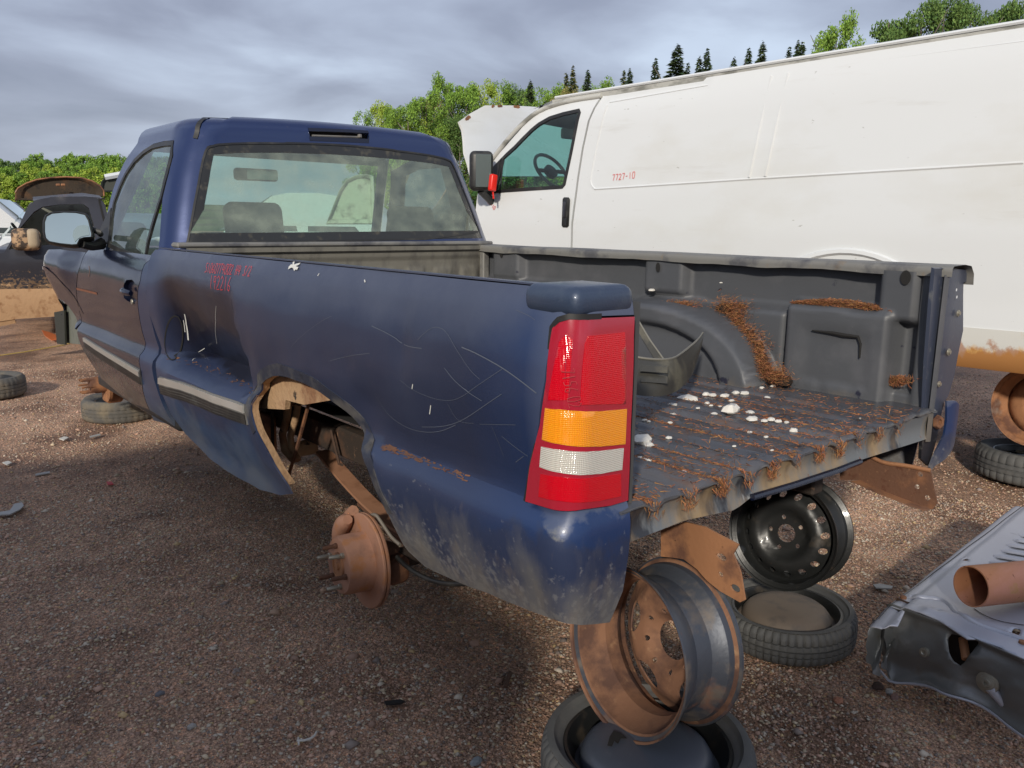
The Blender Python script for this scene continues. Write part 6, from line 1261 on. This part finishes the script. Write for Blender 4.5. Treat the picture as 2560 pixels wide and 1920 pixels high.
# ------------------------------------------------------------------ trees
def leafmesh(name, n, seed, cols, lobes, sz, up=.3, tri=False):
    """crown of many small leaf-clump faces spread through lobes (centre, radii)"""
    rg = np.random.default_rng(seed); w = np.array([l[1][0]*l[1][1]*l[1][2] for l in lobes])**.7; w /= w.sum(); k = rg.choice(len(lobes), n, p=w)
    d = rg.normal(size=(n, 3)); d /= np.linalg.norm(d, axis=1)[:, None]; r = rg.random(n)**.38
    c = np.array([l[0] for l in lobes])[k]; R = np.array([l[1] for l in lobes])[k]; P = c+d*r[:, None]*R*rg.uniform(.85, 1.1, (n, 1))
    a = rg.normal(size=(n, 3)); a /= np.linalg.norm(a, axis=1)[:, None]; q = rg.normal(size=(n, 3)); b_ = np.cross(a, q); b_ /= np.linalg.norm(b_, axis=1)[:, None]
    s = sz*rg.uniform(.5, 1.3, (n, 1)); V = np.stack([P-a*s-b_*s*.6, P+a*s-b_*s*.5, P+b_*s*.9], 1).reshape(-1, 3)
    C = 1.3*np.array(cols)[rg.integers(0, len(cols), n)]*rg.uniform(.7, 1.3, (n, 1)); C = np.repeat(C, 3, 0); F = np.arange(3*n).reshape(-1, 3)
    me_o = bulk(name, V, F, C, M['leaf']); me = me_o.data; bpy.data.objects.remove(me_o); return me
M['leaf'], nt_, b_ = nmat('tree_leaves'); at_ = nt_.nodes.new('ShaderNodeAttribute'); at_.attribute_name = 'Col'; nt_.links.new(at_.outputs['Color'], b_.inputs['Base Color']); b_.inputs['Roughness'].default_value = .7; b_.inputs['Specular IOR Level'].default_value = .2
M['bark'] = mat('grey_tree_bark', (.16, .14, .12), .9)
GRN = [(.14, .25, .035), (.19, .30, .045), (.10, .19, .03), (.15, .24, .05)]; YGR = [(.25, .34, .045), (.20, .29, .04), (.29, .35, .06)]; DGR = [(.065, .125, .035), (.09, .155, .04), (.11, .175, .045)]; OLV = [(.19, .19, .06), (.24, .20, .08), (.15, .16, .05)]; SPR = [(.040, .075, .035), (.060, .095, .04), (.08, .11, .04)]
def dec_lobes(seed, env=.21):
    rg = random.Random(seed); L = []
    for i in range(64):
        a = rg.uniform(0, 2*pi); z = .16+.80*rg.random()**.8; r = env*sqrt(max(.02, 1-((z-.50)/.50)**2))*sqrt(rg.random()); q = rg.uniform(.028, .065)
        L.append(((r*cos(a), r*sin(a), z), (q, q, q*1.05)))
    return L
def spr_lobes(seed, slim=.13):
    rg = random.Random(seed); L = []
    for i in range(16):
        z = .06+.9*i/15; r = slim*(1-z)**.8+.012; L.append(((rg.uniform(-.01, .01), 0, z), (r*1.1, r*1.1, .018)))
        for _ in range(4): a = rg.uniform(0, 2*pi); L.append(((r*cos(a), r*sin(a), z-.012), (r*.55, r*.55, .014)))
    L.append(((0, 0, .97), (.008, .008, .04))); return L
def pine_lobes(seed):
    rg = random.Random(seed); L = []
    for _ in range(20): z = rg.uniform(.25, .98); r = .30*(1.08-z)**.6*rg.uniform(.4, 1); a = rg.uniform(0, 2*pi); L.append(((r*cos(a), r*sin(a), z), (.075, .075, .04)))
    return L
TM = {}
for k, cols in (('g', GRN), ('y', YGR), ('d', DGR), ('o', OLV)):
    for i in range(2):
        TM[k, i] = leafmesh('crown', 17000, 10+i+ord(k), cols, dec_lobes(i+ord(k)), .0062)
        TM[k+'f', i] = leafmesh('crown', 6000, 30+i+ord(k), cols, dec_lobes(i+5+ord(k), .27), .0125)
def conemesh(name, n, seed, cols, slim, tiers, sz):
    """conifer: drooping twig faces in ragged tiers round a tapering spire"""
    rg = np.random.default_rng(seed); z = .05+.95*(1-(1-rg.random(n))**.62); an = rg.uniform(0, 2*pi, n); ph = (z*tiers) % 1.0
    lump = .75+.35*np.sin(an*3+np.floor(z*tiers)*2.1)*np.cos(an*2-np.floor(z*tiers)*1.3); R = slim*(1-z)**.95*(1-.45*ph)*(.6+.4*lump)+.0025
    r = R*rg.random(n)**.45; P = np.stack([r*np.cos(an), r*np.sin(an), z-.25*r], 1)
    o = np.stack([np.cos(an), np.sin(an), -.35+0*an], 1)+rg.normal(size=(n, 3))*.35; o /= np.linalg.norm(o, axis=1)[:, None]; w = np.cross(o, rg.normal(size=(n, 3))); w /= np.linalg.norm(w, axis=1)[:, None]
    s_ = sz*rg.uniform(.6, 1.3, (n, 1))*(.45+.55*np.minimum(1, (1-z)*3))[:, None]; V = np.stack([P-w*s_*.5-o*s_*.4, P+w*s_*.5-o*s_*.4, P+o*s_], 1).reshape(-1, 3)
    C = np.array(cols)[rg.integers(0, len(cols), n)]*rg.uniform(.6, 1.35, (n, 1)); C = np.repeat(C, 3, 0)
    q = bulk(name, V, np.arange(3*n).reshape(-1, 3), C, M['leaf']); me = q.data; bpy.data.objects.remove(q); return me
for i in range(2):
    TM['s', i] = conemesh('crown', 9000, 50+i, SPR, .13, 19, .013); TM['p', i] = leafmesh('crown', 14000, 60+i, DGR, pine_lobes(i), .0065); TM['b', i] = conemesh('crown', 8000, 70+i, OLV+SPR, .12, 15, .014)
tb = MB(); tb.tube([(0, 0, 0), (.006, 0, .4), (0, .004, .93)], [.020, .014, .003], 7)
rg_ = random.Random(4)
for _ in range(9): a = rg_.uniform(0, 2*pi); z = rg_.uniform(.3, .8); tb.tube([(0, 0, z), (.10*cos(a), .10*sin(a), z+.06), (.2*cos(a), .2*sin(a), z+.15)], [.007, .004, .0015], 4)
tmesh = tb.build('trunk', M['bark'], None, smooth=60); TR = tmesh.data; bpy.data.objects.remove(tmesh)
ntree = 0
def tree(kind, u, vtop, dist, width, name, label, group, z0=0.0):
    """stands on the ground below a seen tree top"""
    global ntree
    P = at(u, vtop, dist); H = P[2]-z0; t = root(name, label, 'tree', (float(P[0]), float(P[1]), z0), group); W = width*dist/2018.0
    cr_ = bpy.data.objects.new('crown', TM[kind, ntree % 2]); tk = bpy.data.objects.new('trunk', TR); lat = {'s': .26, 'b': .20, 'p': .62, 'gf': .6, 'yf': .6, 'df': .6}.get(kind, .48)
    sxy = H*1.7 if kind in 'sb' else max(W/lat, H*.55)*(1.1 if dist == 34 else 1.35)
    if u == 1694: sxy *= 1.5
    for o in (cr_, tk): COL.objects.link(o); o.parent = t; o.scale = (sxy, sxy, H*1.02); o.rotation_euler = (0, 0, random.uniform(0, 6.28))
    tk.scale = (H*.6, H*.6, H); ntree += 1; return t
# deciduous wood behind the cab
WOOD = []
for u, v, w, k in ((905, 286, 60, 'g'), (952, 262, 62, 'y'), (985, 268, 60, 'g'), (1020, 245, 75, 'g'), (1065, 225, 75, 'g'), (1040, 300, 60, 'y'), (1120, 186, 95, 'g'), (1165, 205, 85, 'g'), (1090, 240, 60, 'o'), (1210, 212, 80, 'y'), (1150, 290, 110, 'd'), (1080, 330, 80, 'o'), (1250, 215, 80, 'g'), (1290, 218, 80, 'd'), (1345, 222, 70, 'g'), (1385, 215, 60, 'g'), (1420, 222, 60, 'o'), (1100, 290, 90, 'd'), (960, 310, 90, 'y'), (1010, 330, 90, 'g'), (1200, 280, 100, 'd'), (1270, 265, 90, 'g'), (1460, 225, 60, 'g'), (1340, 262, 110, 'd'), (1410, 258, 100, 'y')):
    WOOD.append((u, v, w, k))
ORD = 'first second third fourth fifth sixth seventh eighth ninth tenth eleventh twelfth thirteenth'.split()
cnt = {}
for u, v, w, k in sorted(WOOD):
    cnt[k] = cnt.get(k, 0)+1; tree(k, u, v, random.uniform(46, 60), w, 'leafy_tree', ORD[cnt[k]-1]+' '+{'g': 'mid green', 'y': 'yellow-green', 'd': 'dark green', 'o': 'brownish olive'}[k]+' tree from the left in the wood behind the cab', 'leafy trees behind the cab')
sc_n = {}
for u, v, w, k in ((1326, 206, 22, 's'), (1416, 190, 24, 'b'), (1433, 173, 28, 'b'), (1470, 180, 24, 's'), (1505, 200, 26, 'g'), (1560, 183, 22, 'b'), (1575, 178, 14, 's'), (1639, 152, 24, 's'), (1694, 118, 54, 's'), (1720, 164, 12, 's'), (1749, 146, 18, 's'), (1768, 128, 24, 's'), (1835, 150, 12, 's'), (1873, 126, 20, 's'), (1907, 110, 20, 's'), (1973, 124, 10, 's'), (1996, 109, 12, 's'), (2006, 111, 10, 's')):
    lab = {1694: 'widest dark spruce rising above the van roof', 1326: 'dark spruce among the leafy trees left of the van', 1505: 'small round green tree just above the van door', 1639: 'lone spruce just left of the widest spruce above the van roof'}.get(u, 'narrow spruce tip rising above the van roof line' if u > 1550 else 'spruce rising from the wood just left of the van roof')
    if 'tip' in lab or 'rising from' in lab: sc_n[lab] = sc_n.get(lab, 0)+1; lab = ORD[sc_n[lab]-1]+' '+lab+', from the left'
    tree(k, u, v, random.uniform(50, 60), w, 'spruce_tree' if k != 'g' else 'leafy_tree', lab, 'spruces along the skyline')
for u, v, w, k, lab in ((2098, 36, 150, 'g', 'bright green leafy tree above the van roof, leftmost of the big right group'), (2228, 6, 135, 'p', 'dark pine above the van roof just right of the bright leafy tree'), (2312, -26, 100, 'p', 'thin-topped pine in the middle of the group above the van roof'), (2366, -10, 130, 'd', 'tallest dense dark tree above the van roof'), (2434, -22, 120, 'p', 'loose branched pine right of the tallest dark tree'), (2560, -40, 110, 'p', 'dark pine cut off by the top right corner')):
    tree(k, u, v, 34, w, 'pine_tree' if k == 'p' else 'leafy_tree', lab, 'trees above the van roof at the right')
# wooded hill far off at the left
mb = MB()
def hill(a, b):
    th = YAW-1.15+a*2.6; r = 120+b*170; return np.array([CAM[0]+r*sin(th), CAM[1]+r*cos(th), 6.0*sst(0, 1, b)*(.8+.3*sin(a*7))])
mb.grid(hill, np.linspace(0, 1, 40), np.linspace(0, 1, 8)); hl = mb.build('hill', mat('hill_undergrowth', (.05, .08, .02), .95, 0, 0, [L_((.09, .13, .03), .45, .6, .2)]), None, smooth=180); hl['kind'] = 'structure'
rgh = random.Random(11)
for r_i, (vt, dist, wd) in enumerate(((432, 125, 62), (418, 150, 54), (404, 180, 46), (394, 215, 40))):
    u = -60+rgh.uniform(0, 20)
    while u < 420:
        k = rgh.choice(['yf', 'gf', 'yf', 'gf'] if r_i < 2 else ['gf', 'df', 'gf']); v = vt+rgh.uniform(-9, 9)+(10 if u < 60 else 0)-(4 if 230 < u < 400 else 0)
        P = at(u, v, dist); tree(k, u, v, dist, wd*rgh.uniform(.9, 1.3), 'leafy_tree', ('bright yellow-green' if k == 'yf' else 'dark green' if k == 'df' else 'mid green')+' round crowned tree on the distant wooded hill at left', 'trees of the distant wooded hill', z0=0.0)
        u += wd*rgh.uniform(.38, .60)
# ------------------------------------------------------------------ litter in the bed
def needles(px, n, spread, surf, name, par=None, ln=.024, up=.3, seed=0, wd=.0011):
    rg = np.random.default_rng(seed); V = []; C = []
    for i in range(n):
        P, al = surf(rg); d = rg.normal(size=3); d[2] *= up; d += al; d /= np.linalg.norm(d); s = np.cross(d, rg.normal(size=3)); s /= np.linalg.norm(s); L = ln*rg.uniform(.5, 1.3); P = P+np.array([0, 0, .002+.006*rg.random()*up])
        V += [P-d*L/2+s*wd, P-d*L/2-s*wd, P+d*L/2]; C += [np.array([.36, .145, .06])*rg.uniform(.3, 1.3)*np.array([1, rg.uniform(.8, 1.3), 1])]*3
    V = np.array(V); o = bulk(name, V, np.arange(len(V)).reshape(-1, 3), np.array(C), M['needle']); o['kind'] = 'stuff'; return o
def groove(rg):
    while True:
        g_ = GX[rg.integers(0, len(GX))]+rg.normal()*.017; y = rg.random()**1.2*2.0
        if noise.noise(Vector((g_*6, y*2.4, 9))) > -.12+.25*rg.random(): break
    if g_ > 1.74 or g_ < .18: g_ = 1.0
    return np.array([g_, y, floorz(g_, y)]), np.array([.2, 1.0, 0])*(1 if rg.random() < .6 else .0)
def anyfloor(rg): x = rg.uniform(.2, 1.72); y = rg.random()**1.3*1.6; return np.array([x, y, floorz(x, y)]), np.zeros(3)
o = needles(None, 14000, 0, groove, 'pine_needles', seed=1, ln=.020, up=.15); o['label'] = 'orange dry pine needles lying along the grooves of the bed floor'; o['category'] = 'pine needles'
o = needles(None, 4500, 0, anyfloor, 'pine_needles', seed=2); o['label'] = 'loose dry pine needles strewn over the bed floor'; o['category'] = 'pine needles'
LW = np.array([.5, 1, 2.2, .6, 2.0, .3, 1.6, 2.0, .4, .8, .3]); LW /= LW.sum()
def lipn(rg): g_ = GX[rg.choice(len(GX), p=LW)]+rg.normal()*.014; t = rg.random(); return np.array([g_, -.008-.012*rg.random(), floorz(g_, 0)-.045*t]), np.array([0, -.3, -1.4])
o = needles(None, 1000, 0, lipn, 'pine_needles', seed=3); o['label'] = 'clumps of pine needles hanging over the rear edge of the bed'; o['category'] = 'pine needles'
def ledge(rg): y = rg.uniform(.17, .58); return np.array([1.79+.05*rg.random(), y, 1.238+.03*rg.random()*sin(pi*(y-.15)/.45)]), np.array([0, .8, 0])
o = needles(None, 4000, 0, ledge, 'pine_needles', seed=4, ln=.020, wd=.0009); o['label'] = 'orange heap of pine needles on the ledge of the right bed wall panel'; o['category'] = 'pine needles'
hp_ = [(ox(u, v, x)) for u, v, x in ((1800, 765, 1.79), (1850, 770, 1.80), (1835, 800, 1.78), (1860, 830, 1.76), (1880, 860, 1.74), (1890, 890, 1.72), (1900, 915, 1.70), (1925, 935, 1.68), (1950, 945, 1.68))]
def heap(rg): k = rg.random()*(len(hp_)-1); i = int(k); f = k-i; P = hp_[i]*(1-f)+hp_[min(i+1, len(hp_)-1)]*f; return P+rg.normal(size=3)*np.array([.014, .030+.014*sin(k*2.1), .020]), np.array([0, .3, -.3])
o = needles(None, 8000, 0, heap, 'pine_needles', seed=5, up=.35, ln=.020, wd=.0009); o['label'] = 'tangled heap of pine needles spilling down behind the wheel housing'; o['category'] = 'pine needles'
def heap2(rg): P = ox(1705+rg.normal()*22, 762+rg.normal()*5, 1.75); return P, np.array([0, .5, 0])
o = needles(None, 500, 0, heap2, 'pine_needles', seed=6, up=.5); o['label'] = 'small pile of pine needles on top of the wheel housing'; o['category'] = 'pine needles'
def heap3(rg): P = ox(2245+rg.normal()*14, 945+rg.random()*22, 1.80); return P, np.array([0, .3, -.5])
o = needles(None, 500, 0, heap3, 'pine_needles', seed=7, up=.8); o['label'] = 'clump of pine needles stuck in the corner by the rear post'; o['category'] = 'pine needles'
mb = MB(); rr0 = random.Random(3)
for i, P in enumerate(hp_):
    n0 = len(mb.v); mb.lathe([(0, -.03), (.030, -.015), (.036, .0), (.024, .018), (0, .024)], P+np.array([.03, 0, -.012]), (0, 0, 1), 9)
    mb.v[n0:] = [tuple(np.array(q)+np.array([noise.noise(Vector(q)*40)*.012 for _ in range(3)])) for q in mb.v[n0:]]
o = single(mb, 'debris_heap', mat('dark_leaf_mould', (.035, .022, .014), .95, bump=(60, .6, .01)), 'dark rotten leaf mould under the needles behind the wheel housing', 'debris', tuple(hp_[5])); o['kind'] = 'stuff'
# white crumbs
def chunk(P, size, seed, flat=.6, nm='plaster_chunk', label='', group=None, m_=None):
    rg = np.random.default_rng(seed); mb = MB(); n = 9; V = []
    for i, (r, z) in enumerate(((.72, 0), (1, .25), (.92, .7), (.55, 1.0))):
        for k in range(n): q = r*size*rg.uniform(.75, 1.1); a = 2*pi*k/n; V.append(P+np.array([q*cos(a)*1.15, q*sin(a)*.85, z*size*flat*rg.uniform(.85, 1.15)]))
    F = [(i*n+k, i*n+(k+1) % n, (i+1)*n+(k+1) % n, (i+1)*n+k) for i in range(3) for k in range(n)]+[tuple(range(3*n, 4*n))]
    mb.add(V, F); return single(mb, nm, m_ or M['wbits'], label, 'debris', tuple(P), group, smooth=25)
def fl_at(u, v): P = oz(u, v, FZ); return np.array([P[0], P[1], floorz(P[0], max(P[1], 0))])
big_ = [(1826, 1032, .034, .8, 'largest white chunk of crumbled plaster on the bed floor'), (1720, 992, .048, .35, 'flat white slab beside the black duct on the bed floor'), (1868, 962, .024, .8, 'white chunk at the foot of the wheel housing'), (1604, 1104, .034, .9, 'pale rounded lump right beside the tail light'), (1983, 1078, .015, .9, 'white lump nearest the rear edge of the bed'), (1880, 1046, .024, .5, 'white fragment just in front of the largest chunk'), (1680, 1010, .020, .6, 'cream crumb in the needles below the black duct')]
for i, (u, v, s, f, lab) in enumerate(big_): chunk(fl_at(u, v), s, i, f, label=lab)
for i, (u, v, s) in enumerate(((1765, 988, .018), (1782, 990, .016), (1812, 987, .020), (1840, 984, .017), (1862, 985, .019), (1918, 992, .014), (1905, 970, .012), (1932, 966, .013), (1681, 1030, .014), (1785, 1034, .014), (1876, 1030, .017), (1868, 1024, .011), (1768, 1009, .011), (1829, 1002, .012), (1778, 1015, .008), (1911, 1052, .014), (1928, 1052, .016), (1945, 1056, .014), (1966, 1058, .010), (1620, 1110, .018), (1612, 1053, .010), (1622, 1056, .008), (1676, 1052, .010), (1874, 1080, .009), (1915, 1093, .008), (1710, 1172, .008), (1610, 1140, .011), (1600, 1134, .009), (1622, 1148, .009), (1672, 1095, .011), (1745, 1017, .010), (1800, 1015, .008), (2055, 1040, .007), (2150, 1047, .005), (1835, 1117, .007), (1930, 1125, .006))):
    chunk(fl_at(u, v), s, 40+i, .6, label='small white plaster crumb scattered among needles on the bed floor', group='white crumbs on the bed floor')
for i, (u, v, s) in enumerate(((1630, 728, .018), (1803, 708, .008), (1620, 765, .014))): chunk(ox(u, v, 1.80), s, 80+i, .6, label=('pale crumpled scrap on the wheel housing by the rail cap', 'small white lump stuck on the right bed wall', 'white splash on the near edge of the wheel housing')[i])
P = ox(2052, 792, 1.78); chunk(P, .014, 90, .8, label='white lump in the needles on the ledge of the bed wall')
# black plastic duct
dpt = root('plastic_duct', 'scuffed black plastic duct shell standing on the bed floor beside the tail light', 'car part', tuple(fl_at(1650, 992)))
dl = [((1545, 975), 2.60), ((1600, 990), 2.58), ((1660, 992), 2.62), ((1700, 975), 2.76), ((1730, 940), 2.90), ((1750, 885), 3.02), ((1757, 842), 3.10)]
du = [((1545, 880), 2.66), ((1605, 897), 2.64), ((1680, 900), 2.70), ((1708, 880), 2.86), ((1730, 862), 2.98), ((1748, 846), 3.06), ((1757, 832), 3.12)]
lo3 = smoothpath([tuple(at(*p, t)) for p, t in dl], 2); up3 = smoothpath([tuple(at(*p, t)) for p, t in du], 2); n = len(lo3); mb = MB(); V = []
for s_ in (0, 1):
    for a, b_ in zip(lo3, up3):
        for t in np.linspace(0, 1, 7): q = np.array(a)*(1-t)+np.array(b_)*t-R2*0; q = q-FWD*.022*sin(pi*t)*(1-s_)+FWD*(.006*s_-.016*sin(pi*t)*s_); V.append(q)
F = [(i*7+j, (i+1)*7+j, (i+1)*7+j+1, i*7+j+1) for i in range(n-1) for j in range(6)]; F += [tuple(k+n*7 for k in f[::-1]) for f in F]
F += [(i*7+6, (i+1)*7+6, n*7+(i+1)*7+6, n*7+i*7+6) for i in range(n-1)]; mb.add(V, F); mb.build('curved_wall', M['duct'], dpt, smooth=50)
mb = MB(); mb.tube(up3, .004, 6); mb.build('rim', mat('worn_plastic_edge', (.20, .19, .16), .5), dpt, smooth=60)
for r_ in range(2):
    for q_ in ((1602, 1672),):
        a, b_ = q_; v0 = 912+r_*26
        c4 = [at(a, v0, 2.600), at(b_, v0+4, 2.63), at(b_-2, v0+22, 2.615), at(a-2, v0+17, 2.585)]; cc = np.mean(c4, 0); mb = MB(); mb.add([p for p in c4]+[cc+(p-cc)*.9-FWD*.006 for p in c4], [(4, 5, 6, 7), (0, 1, 5, 4), (1, 2, 6, 5), (2, 3, 7, 6), (3, 0, 4, 7)]); mb.build('raised_panel', M['duct'], dpt, smooth=30)
mb = MB(); mb.tube([at(1575, 775, 2.85), at(1612, 845, 2.80), at(1650, 905, 2.74)], [.010, .014, .016], 4); mb.build('duct_arm', M['duct'], dpt)
mb = MB(); mb.tube([at(1588, 788, 2.83), at(1625, 850, 2.78), at(1662, 902, 2.72)], .003, 5); mb.build('duct_edge', bpy.data.materials['worn_plastic_edge'], dpt)
# ------------------------------------------------------------------ litter on the ground
gp = lambda u, v, z=.01: oz(u, v, z)
mb = MB(); mb.tube([gp(-40, 894), gp(60, 880), (gp(160, 862)), gp(256, 838, .03)], .006, 6); single(mb, 'yellow_cord', M['yell'], 'thin yellow cord stretched over the gravel towards the front hub', 'cord', tuple(gp(60, 880)))
def scrap(px, z, m_, name, label, cat='scrap', th=.006, bend=.0):
    P = [gp(u, v, z) for u, v in px]; c = np.mean(P, 0); n = len(P); mb = MB(); mb.add([p for p in P]+[p+np.array([0, 0, th]) for p in P], [tuple(range(n))[::-1], tuple(range(n, 2*n))]+[(i, (i+1) % n, n+(i+1) % n, n+i) for i in range(n)]); return single(mb, name, m_, label, cat, tuple(c))
M['scrapg'] = mat('pale_plastic_scrap', (.36, .36, .34), .5); M['scrapw'] = mat('white_scrap', (.6, .58, .52), .6); M['scrapp'] = mat('pink_scrap', (.5, .07, .08), .6); M['scrapk'] = mat('black_scrap', (.02, .02, .02), .5)
scrap([(-10, 1284), (25, 1278), (36, 1262), (55, 1258), (60, 1266), (50, 1276), (25, 1288), (-10, 1290)], .02, M['scrapg'], 'plastic_bracket', 'pale grey hooked plastic bracket on the gravel at the left edge')
scrap([(104, 826), (120, 830), (140, 838), (142, 850), (128, 851), (112, 840)], .03, M['orng'], 'lamp_fragment', 'orange and white lamp fragment on the ground behind the rubber flap')
scrap([(148, 1098), (160, 1093), (172, 1095), (160, 1102)], .012, M['scrapw'], 'paper_scrap', 'white paper scrap on the sunlit gravel')
scrap([(6, 1158), (20, 1154), (30, 1158), (18, 1164)], .012, M['scrapw'], 'pale_stone', 'pale flat stone on the gravel at the left edge')
scrap([(266, 1206), (280, 1206), (284, 1212), (270, 1213)], .012, M['scrapp'], 'pink_fragment', 'small pink plastic fragment on the gravel')
scrap([(224, 1092), (250, 1086), (252, 1089), (226, 1095)], .012, M['scrapg'], 'metal_strip', 'thin grey metal strip on the sunlit gravel')
scrap([(88, 1187), (124, 1180), (125, 1184), (90, 1190)], .012, M['scrapg'], 'metal_strip', 'thin grey strip on the shaded gravel at left')
scrap([(960, 1757), (1000, 1752), (1012, 1756), (1002, 1762), (965, 1764)], .012, M['scrapk'], 'black_clip', 'black plastic clip on the gravel below the brake disc')
scrap([(2182, 1464), (2200, 1462), (2232, 1468), (2228, 1474), (2190, 1472)], .012, M['scrapg'], 'slate_scrap', 'dark grey flat scrap on the gravel beyond the tailgate')
mb = MB(); mb.tube(smoothpath([tuple(gp(u, v, .012)) for u, v in ((742, 1852), (765, 1851), (785, 1842), (791, 1830))], 2), .0035, 6); mb.tube([gp(746, 1844, .012), gp(747, 1862, .012)], .003, 5); single(mb, 'cable_tie', M['scrapw'], 'white plastic cable tie lying on the gravel in the foreground', 'cable tie', tuple(gp(765, 1850)))
mb = MB(); mb.tube(smoothpath([tuple(gp(u, v, .012)) for u, v in ((1264, 1718), (1268, 1700), (1276, 1682))], 2), .008, 6); single(mb, 'twig', M['wood'], 'short brown twig on the gravel left of the rusty rim', 'twig', tuple(gp(1268, 1700)))
for i, (u, v, s, c_, lab) in enumerate(((988, 1488, .017, (.30, .24, .19), 'tan stone on the gravel just right of the brake disc'), (662, 1333, .012, (.30, .24, .19), 'pale round stone on the dark gravel under the box side'), (2223, 1727, .016, (.50, .50, .48), 'white pebble in front of the torn tailgate flange'), (2236, 1740, .017, (.30, .19, .16), 'pink brown stone beside the white pebble'), (2095, 1755, .018, (.38, .17, .10), 'orange brown stone on the gravel left of the tailgate'), (1190, 1908, .018, (.25, .27, .27), 'grey green stone at the bottom of the picture'), (400, 1740, .015, (.15, .15, .16), 'dark grey stone in the left foreground'), (2195, 1715, .022, (.08, .05, .04), 'dark brown stone under the torn tailgate flange'), (480, 1820, .014, (.35, .33, .30), 'pale stone in the left foreground'))):
    P = gp(u, v, .0); P[2] = gheight(P[0], P[1]); chunk(P, s, 120+i, .8, 'stone', lab, None, mat('stone_tone', c_, .85, bump=(50, .3, .004)))
